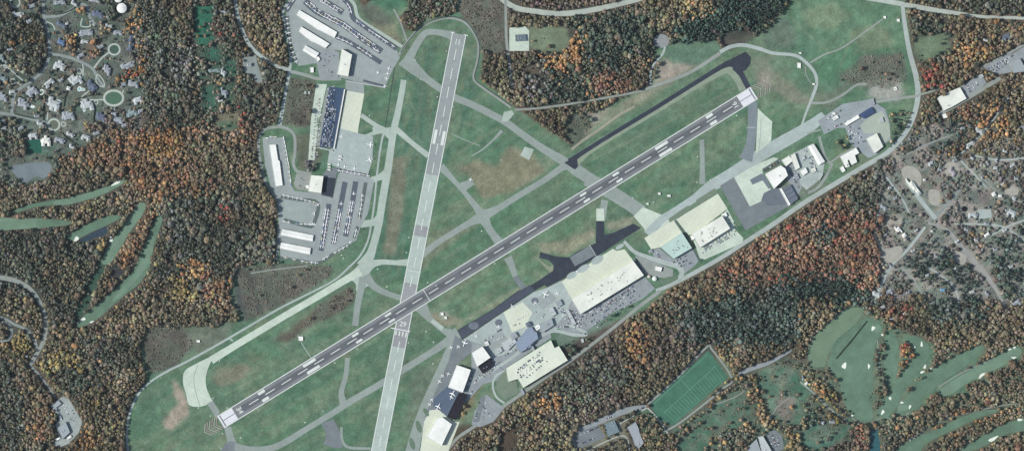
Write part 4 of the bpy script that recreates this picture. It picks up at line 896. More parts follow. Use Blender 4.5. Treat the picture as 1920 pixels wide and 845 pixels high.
B('hangar', [(884.6,661),(904.5,648.7),(919.4,669),(894.6,686)], 14, R_white, 'white square hangar near the terminal with an added black block beside it', 'hangar')
B('annex', [(896.5,687),(920.5,671.5),(925,684),(905.5,699)], 6, R_black, 'black block added over the dark area against the white square hangar', 'annex', units=4, unit_mat=R_greyd)  # black block added over the dark area beside the hangar, no annex known
B('hangar', [(856.5,683.5),(882.5,692.5),(867.5,734.5),(840.5,724.5)], 14, R_white, 'white hangar beside the tarmac where the twin jets park', 'hangar', doors=(3,))
B('warehouse', [(860,736),(876,740.5),(854,786),(838.5,779.5)], 10, R_black, 'long black-roofed warehouse between two white hangars', 'warehouse', units=0)
B('hangar', [(820,783),(829,781),(847,794),(828,834),(800,817)], 13, R_white, 'white hangar on the cream apron below the black-roofed warehouse', 'hangar')
B('terminal_building', [(966,643),(990,614),(997,612),(1001,620),(1006,622),(1009,634),(1000,640),(994,650),(975,660)], 10, mat('roof_bluegrey', (132, 146, 164), ((.2,.1,3),)), 'blue-grey terminal roof between the apron and the parking garage', 'terminal', units=12, seed=9, unit_mat=R_slated)
B('concourse', [(1012,607),(1034,596),(1038,609),(1018,622),(1013,618)], 8, R_grey, 'grey concourse block on the apron side of the terminal', 'concourse', units=4, seed=2)
B('concourse', [(940,642),(962,630),(968,640),(952,656),(944,654)], 6, R_pale, 'pale low wing at the near end of the terminal apron', 'concourse', units=4, seed=3, unit_mat=R_greyd)
B('bridge_walkway', [(995,650),(999,648),(1004,658),(1000,660)], 8, R_slate, 'slate-grey walkway between the terminal and the garage', 'walkway')
B('parking_garage', [(948.5,690),(1032.6,637),(1039.5,652),(1047.5,648),(1064,674.5),(981,725.5),(971,709),(953,714)], 12, mat('garage_deck', (206, 214, 198), ((.3,.06,3),(.03,.08,3)), grid=(8, .54, .05, 2)), 'broad pale parking garage with cars on its roof, below the terminal', 'garage', W_grey)
B('booth', [(975,730),(979,728),(984,737),(980,739)], 4, R_slate, 'slate-roofed booth below the corner of the parking garage', 'booth')
B('guardhouse', [(1089,636),(1093,634),(1095,640),(1091,642)], 4, R_pale, 'pale guardhouse on the green between the garage and the car park', 'booth')
B('fuel_office', [(1229,499),(1241,501),(1239,508.5),(1228,506)], 5, R_white, 'white office beside the round white tank', 'office')
for k, (x, y, r_, lb) in enumerate(((1227, 522, 4.2, 'bright white round tank at the road fork below the white office'), (1216.5, 518, 2.8, 'smaller pinkish round tank beside the bright white one'), (229, 16, 9.3, 'large white round water tank at the edge of the western woods'), (222, -3, 8.5, 'white water tank cut off by the top of the view'))):
    P = [W(x + r_*math.cos(2*PI*t/28), y - r_*math.sin(2*PI*t/28)) for t in range(28)]; c = W(x, y); lp = [(a-c[0], b_-c[1]) for a, b_ in P]
    if (lp[1][0]-lp[0][0])*(lp[2][1]-lp[1][1])-(lp[1][1]-lp[0][1])*(lp[2][0]-lp[1][0]) < 0: lp = lp[::-1]
    t_ = empty('storage_tank', (*c, 0)); tag(t_, lb, 'tank'); h = 11 if r_ > 5 else 6
    v, side, top = extrude(lp, 0, h); mesh_obj('tank_wall', v, side, R_white if k != 1 else mat('tank_pinkish', (206,192,188), ((.3,.05,2),)), t_)
    v = [(a, b_, h) for a, b_ in lp] + [(a*.5, b_*.5, h + r_*.28) for a, b_ in lp] + [(0, 0, h + r_*.36)]; n = 28
    mesh_obj('dome', v, [(i, (i+1) % n, n+(i+1) % n, n+i) for i in range(n)] + [(n+i, n+(i+1) % n, 2*n) for i in range(n)], R_white if k != 1 else MATS['tank_pinkish'], t_)
    mesh_obj('hatch', *(lambda e: (e[0], e[1]+e[2]))(extrude([(-.8+r_*.5, -.8), (.8+r_*.5, -.8), (.8+r_*.5, .8), (-.8+r_*.5, .8)], h + r_*.2, h + r_*.45)), M_vent, t_)
    sl, m = pip([(x + (r_+2)*math.cos(a/3), y + (r_+2)*math.sin(a/3)) for a in range(19)]); PAVED[sl] |= m
area('round_pond', ring(1808.5, 391.5, 6, 5.2, 18), mat('pond_black', (30, 30, 34), ((.1,.1,2),), rough=.2))
for poly, h, rf, lb in (([(1027,580),(1036,575),(1043,588),(1034,593)], 6, R_pale, 'pale freight shed nearest the triangular terminal car park'), ([(1041,566),(1050,561),(1055,570),(1046,575)], 6, R_grey, 'grey freight shed by the corner of the largest hangar apron'),
        ([(956,628),(966,622),(971,630),(961,636)], 7, R_slate, 'slate block joining the low wing to the terminal'), ([(1002,612),(1010,607),(1014,614),(1006,619)], 7, R_white, 'small white block between terminal and concourse'), ([(930,655),(938,650),(942,657),(934,662)], 5, R_pale, 'pale hut at the outer end of the low terminal wing'),
        ([(985,606),(992,602),(996,609),(989,613)], 7, R_slated, 'dark block on the apron edge above the terminal'), ([(1060,583),(1066,580),(1080,606),(1075,609)], 4, R_pale, 'narrow pale roof through the triangular terminal car park'), ([(908,642),(914,639),(917,645),(911,648)], 4, R_white, 'white hut at the upper corner of the white square hangar'),
        ([(1215,470),(1221,467),(1224,472),(1218,475)], 4, R_grey, 'grey hut on the lot left of the teal-roofed hangar'), ([(1488,328),(1494,325),(1498,334),(1492,337)], 5, R_slate, 'slate shed behind the bright arched hangar'), ([(1520,318),(1527,314),(1530,320),(1523,324)], 4, R_cream, 'cream shed in the lower pale yard'),
        ([(1560,221),(1569,216),(1572,221),(1563,226)], 4, R_white, 'white trailer shed at the upper mottled yard'), ([(1648,222),(1654,220),(1657,228),(1650,230)], 4, R_pale, 'pale shed on the sandy yard'), ([(1632,186),(1637,185),(1640,196),(1635,197)], 4, R_slate, 'slate shed above the navy-roofed workshop'),
        ([(1675,165),(1680,163),(1682,168),(1677,170)], 3, R_white, 'white hut on the bare ground west of the long road'), ([(1836,142),(1841,139),(1844,144),(1839,147)], 4, R_pale, 'pale hut at the far end of the woodland car park')):
    B('outbuilding', poly, h, rf, lb, 'outbuilding', units=2, unit_size=(1, 2.5))
area('apron_patch', [(1000,560),(1030,545),(1045,560),(1018,580)], M_apron, clear=0); area('apron_patch', [(900,640),(940,618),(955,640),(918,660)], M_apron, clear=0)
for cx_, cy_, a_, b_ in ((888,610,12,9),(935,604,9,8),(1003,563,9,7)):
    area('apron_stain', [(cx_ + a_*.8*math.cos(t), cy_ + b_*.8*math.sin(t)) for t in [2*PI*k/18 for k in range(18)]], mat('apron_stained_dark', (104,112,122), ((.05,.2,4),(.3,.1,3))), clear=0)
# school and other blocks
B('school_hall', [(1132.5,794),(1151.5,786.5),(1161,808),(1140,817)], 9, mat('roof_greygreen', (112,130,136), ((.2,.1,3),)), 'grey-green school hall roof between the car parks', 'school', W_brick, units=4, seed=7)
B('school_wing', [(1176,800),(1191,790),(1197,802),(1199,812),(1206.5,829),(1197,840),(1190,833),(1186,820)], 8, R_slate, 'long slate-grey school wing beside the playing field path', 'school', W_brick, units=3, seed=1)
B('office_block', [(1421,818),(1430,816.5),(1445,842),(1448,856),(1432,862)], 9, R_pale, 'pale roofed block cut by the lower edge, amid a wooded car park', 'office block', units=1)
B('office_block', [(1402,838),(1418,822),(1430,856),(1405,862)], 6, R_grey, 'grey lower wing beside the pale roofed block at the lower edge', 'office block', units=2)
area('car_park', [(1436,812),(1452,805),(1466,815),(1470,840),(1450,850)], M_asph2)
B('depot', [(95.5,760.5),(109.5,749.6),(115.5,755.5),(101,766.5)], 5, R_grey, 'slim grey depot at the top of the gravel yard in the woods', 'depot')
B('workshop', [(109,800.6),(123.6,790),(131.5,809),(117.7,822)], 7, R_grey, 'square grey workshop at the lower end of the gravel yard', 'workshop', units=2)
for x, y, l in ((105,769,'white trailer by the gravel yard below the slim grey depot'),(113,783,'pale trailer on the gravel yard above the square workshop'),(129.5,819,'bright white trailer beside the square grey workshop'),(108.5,821.5,'white trailer behind the square grey workshop')):
    B('trailer', [(x-1.5,y-3.5),(x+1.2,y-4),(x+3,y+2.6),(x,y+3.4)] if y < 800 else [(x-4,y+1),(x+3,y-4),(x+5,y-1),(x-2,y+4)], 3.2, R_white, l, 'trailer')
B('clubhouse', [(966,66),(985,65),(987,77),(967,78)], 5, mat('roof_bluedark', (98,112,120), ((.2,.1,3),)), 'dark blue-grey roofed building on the white paved lot by the main road', 'building', units=2)
for x, y, a, b_, l in ((1498,123,3,5,'small white hut by the curve of the perimeter road'), (1684,38.5,2.5,2.5,'white hut by the junction of the long road'), (1658.5,33,2.2,2.2,'small beacon hut where the service track ends'),
        (371.7,639,3,2,'white hut beside the field track near the south woods'), (1525,158,2,1.5,'pale hut beside the perimeter road bend'), (564,634,4,4,'pale antenna hut on the grass north of the long runway'),
        (829,588,2.2,2.6,'white hut on the round gravel pad near the dark taxiway'), (835.5,595,2.2,2,'second white hut on the round gravel pad, closer to the taxiway'), (1236,363,2.2,1.8,'pale hut in the triangle of grass above the teal hangar'),(1254,367,3,1.8,'second pale hut in the triangle of grass above the teal hangar'),(1214,382,1.6,1.6,'small pale hut by the crossing taxiway apron'),
        (1500,100,2,1.4,'tiny hut beside the upper curve of the perimeter road'),(1563,213,3,1.6,'white trailer by the scrub at the mottled yard gate')):
    B('hut', [(x-a,y-b_),(x+a,y-b_*.8),(x+a,y+b_),(x-a,y+b_*.8)], 3, R_white, l, 'hut')
area('gravel_pad', ring(832, 591.5, 10, 9), mat('pad_pale', (136,146,130), ((.08,.14,4),)), clear=0)
# ------------------------------------------------------------------ houses
def hip(w, d, h, rise, ox=0, oy=0):
    """walls and hip roof of one block, centred at ox, oy"""
    a, b_ = w/2, d/2; base = [(ox-a, oy-b_), (ox+a, oy-b_), (ox+a, oy+b_), (ox-a, oy+b_)]
    wv, ws, _ = extrude(base, -.5, h); o = [(ox-a-.6, oy-b_-.6), (ox+a+.6, oy-b_-.6), (ox+a+.6, oy+b_+.6), (ox-a-.6, oy+b_+.6)]
    rv = [(x, y, h) for x, y in o]
    if w >= d: rv += [(ox-a+b_*.8, oy, h+rise), (ox+a-b_*.8, oy, h+rise)]; rf = [(0,1,5,4),(1,2,5),(2,3,4,5),(3,0,4),(3,2,1,0)]
    else: rv += [(ox, oy-b_+a*.8, h+rise), (ox, oy+b_-a*.8, h+rise)]; rf = [(0,1,4),(1,2,5,4),(2,3,5),(3,0,4,5),(3,2,1,0)]
    return wv, ws, rv, rf
def house(x, y, w, d, deg, roof, label, h=6.5, wings=2, seed=0, wall=None, name='house', cat='house'):
    r = random.Random(seed + int(x * 3 + y)); w, d = w * S * 1.1, d * S * 1.1; c = W(x, y)
    root = empty(name, (*c, surf(x, y) - .2), math.radians(deg)); tag(root, label, cat)
    blocks = [(w*.78, d*.5, h, 3.2, 0, 0)]
    for k in range(wings):
        sx = (-1, 1, -.2)[k % 3]; sy = (1, -1, 1)[k % 3] if r.random() < .7 else -1
        ww, dd = w*r.uniform(.24, .34), d*r.uniform(.42, .6)
        blocks.append((ww, dd, h - .35*(k+1), 2.6 - .2*k, sx*w*.34 - (ww*.1 if sx > 0 else -ww*.1), sy*d*.24))
    if wings > 1: blocks.append((w*.22, d*.28, h-1.9, 1.5, r.choice((-1, 1))*w*.46, 0))
    wv, wf, rv, rf = [], [], [], []
    for bl in blocks:
        a, b_, c_, e = hip(*bl); k = len(wv); wv += a; wf += [tuple(i+k for i in q) for q in b_]; k = len(rv); rv += c_; rf += [tuple(i+k for i in q) for q in e]
    mesh_obj('wall', wv, wf, wall or W_brick, root); ro = mesh_obj('roof', rv, rf, roof, root)
    for k in range(1 + (w > 20)):
        cx = (-.22, .25)[k]*w; v, s_, t = extrude([(cx-.7, .4), (cx+.7, .4), (cx+.7, 1.9), (cx-.7, 1.9)], h, h+4.6); mesh_obj('chimney', v, s_+t, W_brick, ro)
    sl, m = pip([(x + (w/S/2+1)*math.cos(t/2), y + (d/S/2+1)*math.sin(t/2)) for t in range(13)]); PAVED[sl] |= m
    return root
HX = []
HS = [ # x, y, w, d, deg, roof, label
 (33,28,20,12,10,R_pale,'cream-grey house in the top corner below the small turning ring'), (112,5,20,10,15,R_slate,'slate-grey house above the curved estate road, top of the view'),
 (116,47,19,10,-20,R_slated,'dark blue house with a small white garage on the curved drive'), (126,45,6,6,30,R_white,'small white garage beside the dark blue house'),
 (116,80,13,14,-10,mat('roof_blue', (96,120,154), ((.35,.14,3),)),'blue-roofed house among orange trees below the estate road'), (112,123,20,17,-15,R_pale,'pale grey house just below the long estate road'),
 (1,108,13,16,10,R_sage,'sage-roofed house cut by the picture edge near the long drive'), (161,60,25,13,5,R_slate,'wide slate house south of the U-shaped drive'),
 (184,28,20,14,0,R_slated,'dark slate house east of the estate loop road'), (222,61,16,10,-8,R_slate,'slate house above the round turning circle with the dark lawn'),
 (246,73,13,12,80,R_slated,'dark navy house, upper of a pair near the orange trees'), (245,88,14,12,85,R_slated,'dark navy house, lower of a pair near the orange trees'),
 (239,123,24,12,28,R_slate,'long slate-grey house beside the red trees at the wood edge'), (201,132,14,18,-15,R_slate,'slate house between the drive fork and the orange trees'),
 (178,1,18,9,0,R_slate,'slate house at the top edge beside the water tank wood'), (92,155,20,12,38,R_pale,'pale L-shaped house between the estate road and the big lawn'),
 (60,171,18,20,30,R_slate,'large slate house beside a small ring-shaped pool terrace'), (43,195,19,18,-10,R_slate,'slate house near the crossroads with a white pool behind'),
 (142,151,20,20,35,R_pale,'pale house with a white flat annex by the tiny driveway ring'), (129,166,7,11,-15,R_white,'white flat annex below the pale house by the tiny driveway ring'),
 (101,195,24,22,-20,R_pale,'broad pale house with terrace above the southern turning circle'), (129,218,21,19,15,R_slate,'slate house just east of the southern turning circle'),
 (5,148,15,14,-8,R_sage,'sage-roofed house beside the small round driveway'), (5,183,15,17,10,R_slate,'slate house at the edge south of the small round driveway'),
 (172,161,18,16,-25,R_slated,'dark slate house with a looping garden path beside the oval green'), (164,197,20,20,15,R_pale,'round-fronted pale house west of the oval green'),
 (190,220,16,18,0,R_slated,'dark house with bright white skylights below the oval green'), (221,224,20,14,-8,R_slate,'slate house directly below the oval green'),
 (234,235,12,9,20,R_slate,'small slate house at the wood edge south of the oval green'), (251,158,17,14,5,R_slate,'slate house north-east of the oval green on a dark lawn'),
 (259,187,16,15,15,R_pale,'pale grey house east of the oval green'), (247,213,20,14,30,R_sage,'sage house amid pinkish shrubs south-east of the oval green'),
 (63,254,15,13,5,R_pale,'pale square house above the deep green lawn'), (87,264,16,18,0,R_cream,'beige flat-roofed house south of the southern turning circle'),
 (112,262,18,12,-15,R_slate,'slate house right of the beige flat-roofed house'), (5,225,12,12,0,R_sage,'sage house at the edge below the estate crossroads'),
 (162,257,16,12,-20,R_pale,'pale house with a white pool at the edge of the southern wood'), (132,252,14,9,-10,R_pale,'low pale house on terraced gardens south-east of the turning circle'),
 (420,174,12,16,-5,R_slate,'slate house in the walled wooded estate north of the airfield'), (414,189,10,5,10,R_white,'white pool house below the slate house in the wooded estate'),
 (402,133,22,8,10,R_sage,'long sage building above the walled wooded estate'), (419,137,9,13,-15,R_pale,'pale building at the end of the long sage one'),
 (468,122,10,10,5,R_slate,'slate building on the grey drive beside the forest road'), (418,22,16,7,-5,R_slate,'slate building amid trees beside the bright green lawn'),
 (1886,69,17,13,20,R_slated,'blue-grey house near the highway in the eastern woods'), (1884,76,3.5,9,28,R_white,'white trailer beside the blue-grey house near the highway'),
 (1848,76,11,7,-20,R_pale,'pale house among orange trees in the eastern woods'), (1836,246,16,13,-15,R_pale,'pale house below the golden tree cluster of the eastern woods'),
 (1819,270,18,10,25,R_pale,'pale house with a white garage, south of the golden trees'), (1814,277,5,6,0,R_white,'white garage of the pale house south of the golden trees'),
 (1888,186,12,7,40,R_slate,'slate house beside the narrow track in the eastern woods'), (1915,238,12,10,0,R_slate,'slate house by the edge in the eastern woods'),
 (1711,348,9,30,-32+68,R_cream,'long cream stable on the bare sandy clearing'), (1723,362,8,12,35,R_pale,'pale barn at the end of the long cream stable'),
 (1733,337,5,6,0,R_white,'small bright white shed right of the long cream stable'), (1684,430,8,14,38,R_white,'white cottage, upper of two stepped cottages by the olive field'),
 (1695,441,8,12,38,R_white,'white cottage, lower of two stepped cottages by the olive field'), (1866,315,9,10,0,R_pale,'pale house in the upper part of the eastern neighbourhood'),
 (1898,310,12,8,25,R_pale,'pale house close to the top of the eastern neighbourhood'), (1863,364,8,12,30,R_white,'bright white house right of the brown paddock'),
 (1875,367,7,8,0,R_white,'small white house beside the bright white one'), (1901,372,8,12,-20,R_pale,'pale house by the teal lawn at the picture edge'),
 (1823,402,16,11,0,R_pale,'pale blue-grey house beside the round black pond'), (1897,398,16,14,-25,R_pale,'rambling pale house below the teal lawn'),
 (1850,440,12,9,30,R_white,'white house standing alone below the paved square'), (1785,322,14,12,-30,mat('roof_mauve',(160,158,162),((.35,.14,3),)),'mauve-grey house above the teal trees'),
 (1738,516,8,7,20,R_pale,'small pale house near the sandy strip'), (1822,547,11,9,15,R_pale,'pale house beside the broken lane'), (1767,543,10,8,0,mat('roof_skyblue',(112,162,196),((.35,.1,3),)),'sky-blue roofed house on the sandy strip'),
 (1656,388,14,10,-30,R_slate,'slate house among trees east of the red wood'), (1643,551,16,11,-10,R_pale,'pale house north of the golf course'), (1666,546,14,12,20,R_slate,'slate house north of the golf course beside the pale one'),
 (1747,433,5,5,0,R_white,'white shed near the orange tree crossing'), (1512,718,7,8,35,R_white,'bright white cottage between the meadow and golden trees'),
 (1505,708,5,12,35,R_slate,'narrow slate barn above the bright white cottage'), (1541,791,9,10,-20,R_pale,'pale house below the yellow trees beside the slate one'), (1560,790,12,8,0,R_slate,'slate house beside the pale one below the golden trees'),
 (1905,567,16,12,30,R_slate,'slate house at the edge by the end of the lane'), (1695,587,6,4,30,R_white,'white shed beside the golf course edge trees'), (1672,596,12,9,0,R_slate,'slate house by the golf course edge'), (1655,575,10,8,20,R_pale,'pale house behind the golf course edge trees'),
 (50,667,7,7,0,R_pale,'pale cottage by the woodland road junction'), (1745,569,10,6,0,R_slate,'slate house in the brown woods above the golf course'),
]
for x, y, w_, d_, a_, rf_ in ((1745,306,10,8,20,R_pale),(1762,318,8,7,-20,R_slate),(1679,372,8,6,30,R_slate),(1668,352,7,6,0,R_pale),(1790,300,9,7,10,R_slate),(1822,296,8,7,-30,R_pale),(1846,282,9,7,15,R_slate),(1884,284,9,7,-10,R_pale),(1842,330,9,7,35,R_slate),(1905,335,9,8,0,R_slate),(1880,345,7,6,40,R_pale),
     (1850,420,9,7,0,R_slate),(1884,432,9,7,30,R_pale),(1812,430,8,7,-20,R_slate),(1795,452,9,7,45,R_pale),(1866,468,9,7,10,R_slate),(1840,470,8,6,60,R_pale),(1895,500,9,7,20,R_pale),(1870,505,8,7,-35,R_slate),(1790,505,9,7,50,R_pale),(1755,480,8,7,-10,R_slate),(1712,470,9,6,30,R_pale),(1672,500,8,7,0,R_slate),(1702,548,8,7,20,R_slate),(1775,580,9,7,0,R_pale),(1850,550,8,7,-20,R_slate),(1718,432,8,6,40,R_pale),(1660,440,7,6,20,R_slate),(1805,240,9,7,0,R_slate),(1868,300,7,6,50,R_pale),(1888,395,8,6,0,R_slate),(1830,450,7,6,0,R_pale),
     (60,12,16,10,20,R_slate),(140,8,14,9,-30,R_pale),(20,92,13,10,10,R_slate),(152,104,15,10,20,R_slate),(205,50,14,9,0,R_pale),(232,158,12,10,10,R_slate),(76,232,12,9,0,R_pale),(40,240,12,9,20,R_slate),(182,250,14,9,20,R_slate),(214,214,10,8,0,R_pale),(116,150,10,8,40,R_slate),(24,172,12,9,0,R_pale),(160,78,15,9,-10,R_pale),(264,208,10,9,20,R_slate),(190,88,13,9,30,R_slate),(70,218,11,7,10,R_slate),(136,276,12,8,-20,R_pale),(8,240,12,9,0,R_slate),(56,40,12,10,30,R_slate)):
    HX.append((x, y, w_, d_, a_, rf_))
for q in HS: house(*q, wings=(3 if q[2]*q[3] > 250 else 2 if q[2]*q[3] > 110 else 0), wall=W_pale if q[5] in (R_white, R_cream, R_pale) else None)
M_pool = mat('pool_surround', (206,216,210), ((.3,.05,2),)); M_pw = mat('pool_water', (120,170,170), ((.3,.05,2),), rough=.2)
for x, y, a, b_, t, l in ((60,200,6,3,5,0), (78,173,4.5,6,20,0), (149,167,4,5,20,0), (109,191,6,4,10,0), (155,168,5,3,0,0), (168,258,4,3,10,0), (158,205,3,5,0,0)):
    th = math.radians(t); P = [(x + a*math.cos(q)*math.cos(th) - b_*math.sin(q)*math.sin(th), y + a*math.cos(q)*math.sin(th) + b_*math.sin(q)*math.cos(th)) for q in [2*PI*k/16 for k in range(16)]]
    area('pool_terrace', P, M_pool, clear=1)
    if (x, y) != (60, 200): area('swimming_pool', [(x + (u-x)*.55, y + (v-y)*.55) for u, v in P], M_pw if x > 100 else MATS['grass_island'], clear=0)

# ------------------------------------------------------------------ aircraft
def loft(sections, n=8):
    """sections: (x, half width, half height, z) -> closed body along x"""
    v, f = [], []
    for x, w, h, z in sections:
        for k in range(n):
            a = 2*PI*k/n; v.append((x, w*math.cos(a), z + h*math.sin(a)))
    for i in range(len(sections)-1):
        for k in range(n):
            j = (k+1) % n; f.append((i*n+k, i*n+j, (i+1)*n+j, (i+1)*n+k))
    f.append(tuple(range(n))); f.append(tuple((len(sections)-1)*n + k for k in range(n))[::-1]); return v, f
def plate(pts, z0, z1):
    v, s_, t = extrude(pts, z0, z1); return v, s_ + t + [tuple(range(len(pts)))[::-1]]
def me_of(name, vf, m):
    me = bpy.data.meshes.new(name); me.from_pydata(vf[0], [], vf[1]); me.materials.append(m); me.update()
    bm = bmesh.new(); bm.from_mesh(me); bmesh.ops.recalc_face_normals(bm, faces=bm.faces); bm.to_mesh(me); bm.free(); return me
A_white = mat('aircraft_white', (240,243,244), ((.5,.02,1),), rough=.4); A_cream = mat('aircraft_cream', (218,216,200), ((.5,.02,1),), rough=.4)
A_blue = mat('aircraft_blue_grey', (150,170,196), ((.5,.02,1),), rough=.4); A_eng = mat('aircraft_engine_grey', (110,114,122), ((.5,.05,1),), rough=.4); A_blk = mat('propeller_black', (44,46,50), ((.5,.05,1),))
A_red = mat('aircraft_red_trim', (170,70,66), ((.5,.05,1),), rough=.4); A_navy = mat('aircraft_navy_trim', (50,62,100), ((.5,.05,1),), rough=.4)
def fin(x0, x1, top, z): return ([(x0,-.12,z),(x1,-.12,z),(x1-.2,-.12,top),(x1-.9*(top-z)*.6,-.12,top),(x0,.12,z),(x1,.12,z),(x1-.2,.12,top),(x1-.9*(top-z)*.6,.12,top)], [(0,1,2,3),(7,6,5,4),(0,4,5,1),(1,5,6,2),(2,6,7,3),(3,7,4,0)])
def light_set(body, trim, low):
    z = .9 if low else 2.1; q = {}
    q['fuselage'] = me_of('fuselage', loft([(3.6,.25,.3,1.3),(3.3,.55,.6,1.35),(1.8,.68,.8,1.45),(0,.66,.85,1.5),(-2,.36,.45,1.5),(-4.6,.12,.2,1.65)]), body)
    q['wing'] = me_of('wing', plate([(1.7,-.6),(1.4,5.6),(.9,6.2),(.1,6.2),(-.2,.6),(-.2,-.6),(.1,-6.2),(.9,-6.2),(1.4,-5.6),(1.7,.6)][::-1] if 0 else [(-.25,-6.1),(1.15,-6.1),(1.75,-.5),(1.75,.5),(1.15,6.1),(-.25,6.1)], z, z+.22), body)
    q['tailplane'] = me_of('tailplane', plate([(-4.7,-2.1),(-3.8,-2.1),(-3.4,0),(-3.8,2.1),(-4.7,2.1)], 1.6, 1.75), body)
    q['fin'] = me_of('fin', fin(-3.2,-4.8,3.0,1.6) if 0 else fin(-4.9,-3.3,3.0,1.6), trim)
    q['propeller'] = me_of('propeller', plate([(3.62,-1.0),(3.75,-1.0),(3.75,1.0),(3.62,1.0)], 1.2, 1.4), A_blk)
    v, f = [], []
    for x, y in ((2.8, 0), (0, 1.1), (0, -1.1)):
        a, b_ = plate([(x-.3,y-.1),(x+.3,y-.1),(x+.3,y+.1),(x-.3,y+.1)], 0, 1.2); k = len(v); v += a; f += [tuple(i+k for i in t) for t in b_]
    q['landing_gear'] = me_of('landing_gear', (v, f), A_eng); return q
LIGHT = [light_set(A_white, A_red, 0), light_set(A_white, A_navy, 1), light_set(A_cream, A_navy, 0), light_set(A_white, A_white, 1), light_set(A_blue, A_white, 1)]
def jet_set(L, span, body, eng_rear=True):
    h = L/2; r = L*.052; z = r*1.6; q = {}
    q['fuselage'] = me_of('fuselage', loft([(h,.1*r,.1*r,z),(h*.93,.6*r,.6*r,z),(h*.8,r,r,z),(-h*.4,r,r,z),(-h*.75,.6*r,.65*r,z+.3*r),(-h,.15*r,.2*r,z+.5*r)], 10), body)
    s = span/2; q['wing'] = me_of('wing', plate([(-h*.42,-s),(-h*.30,-s),(h*.14,-r*.6),(h*.14,r*.6),(-h*.30,s),(-h*.42,s),(-h*.28,r*.6),(-h*.28,-r*.6)], z-r*.7, z-r*.45), body)
    tz = z + (L*.15 if eng_rear else r*.3); t = s*.38
    q['tailplane'] = me_of('tailplane', plate([(-h*1.02,-t),(-h*.95,-t),(-h*.78,0),(-h*.95,t),(-h*1.02,t),(-h*.92,0)], tz, tz+.2), body)
    q['fin'] = me_of('fin', fin(-h, -h*.68, z+L*.15, z+r*.3), body)
    q['landing_gear'] = me_of('landing_gear', (lambda a: (a[0], a[1]))(loft([(h*.7,.2,.5,.5),(h*.66,.2,.5,.5)])), A_eng)
    if eng_rear: eng = [me_of('engine', ([(a+(-h*.52), b_+sg*(r*1.75), c+z+r*.3) for a, b_, c in loft([(L*.05,r*.42,r*.42,0),(-L*.05,r*.32,r*.32,0)])[0]], loft([(1,1,1,0),(0,1,1,0)])[1]), A_eng) for sg in (-1, 1)]
    else: eng = [me_of('engine', ([(a+h*.06, b_+sg*s*.36, c+z-r*.8) for a, b_, c in loft([(L*.06,r*.5,r*.5,0),(-L*.05,r*.36,r*.36,0)])[0]], loft([(1,1,1,0),(0,1,1,0)])[1]), A_eng) for sg in (-1, 1)]
    q['engine'] = eng; return q
JET = {'small': jet_set(17, 16, A_white), 'mid': jet_set(24, 22, A_white), 'big': jet_set(32, 29, A_white, False)}
def plane(name, parts, x, y, deg, label, cat, group=None, scale=1.0):
    c = W(x, y); root = empty(name, (*c, surf(x, y)), math.radians(deg)); root.scale = (scale,)*3; tag(root, label, cat, group)
    for k, me in parts.items():
        for m_ in (me if isinstance(me, list) else [me]):
            o = bpy.data.objects.new(k, m_); COL.objects.link(o); o.parent = root
            if k == 'landing_gear' and name != 'light_aircraft': pass
    return root
def tie_row(pts, spacing, side, rowname, off, rel=90, skip=.12, seed=0, fr='top'):
    """light aircraft along a strip; off: distance of the row from the strip's axis"""
    r = random.Random(seed); P = pts; acc = spacing * .6; n = 0; made = []
    for i in range(len(P)-1):
        (xa, ya), (xb, yb) = P[i], P[i+1]; L = math.hypot(xb-xa, yb-ya); ux, uy = (xb-xa)/L, (yb-ya)/L
        while acc < L:
            if r.random() > skip:
                x, y = xa+ux*acc - uy*off, ya+uy*acc + ux*off; hd = math.degrees(math.atan2(-uy, ux)) + rel + r.uniform(-6, 6)
                made.append((x + r.uniform(-.5,.5), y + r.uniform(-.5,.5), hd, LIGHT[r.choices(range(5), (5,4,2,4,1))[0]], r.uniform(.95, 1.2)))
            acc += spacing
        acc -= L
    for k, (x, y, hd, st, s_) in enumerate(made):
        plane('light_aircraft', st, x, y, hd, f'light aircraft, {ordinal(k+1)} down {rowname}' if fr == 'top' else f'light aircraft, {ordinal(k+1)} from the west in {rowname}', 'light aircraft', 'light aircraft parked in tie-down rows', s_)
S1 = [(575,3),(593,19),(619,34),(643,46),(679,72),(714,96)]
tie_row(S1, 6.6, 0, 'the upper file of the longest diagonal strip', -2.6, 90, .14, 1); tie_row(S1, 6.6, 0, 'the lower file of the longest diagonal strip', 2.8, -90, .16, 2)
S2 = [(590,-9),(616,8),(641,23)]; tie_row(S2, 6.6, 0, 'the upper file of the short diagonal strip', -2.5, 90, .1, 3); tie_row(S2, 6.6, 0, 'the lower file of the short diagonal strip', 2.6, -90, .15, 4)
tie_row([(638,-4),(650,5),(657,18),(662,33),(679,47),(706,66),(738,87)], 7.4, 0, 'the file along the north-east apron edge', 0, 90, .18, 5)
tie_row([(630,70),(648,77),(674,91),(703,110)], 8.6, 0, 'the file of the southern diagonal strip', 0, -90, .1, 6)
tie_row([(552,-2),(545,9),(539,18)], 8, 0, 'the top corner strip by the forest road', 0, 90, .1, 7)
tie_row([(538,30),(541,60),(546,90),(556,116)], 9.2, 0, 'the curved western edge strip', 0, 180, .05, 8)
tie_row([(531,254),(536,283),(541,310),(546,350)], 8, 0, 'the file facing the lone narrow hangar row', 0, 90, .05, 9)
for k, (x, y) in enumerate(((501,259),(508.3,256.5),(516,257))): plane('light_aircraft', LIGHT[k], x, y, 90, f'light aircraft above the lone narrow hangar row, {ORD[k]} from the loop road', 'light aircraft', 'light aircraft parked in tie-down rows')
tie_row([(528,366),(560,372),(594,380)], 8.2, 0, 'the row above the stained square', 0, 90, .06, 10, 'west'); tie_row([(528,414),(560,419),(590,421)], 8.2, 0, 'the row below the stained square', 0, -90, .12, 11, 'west')
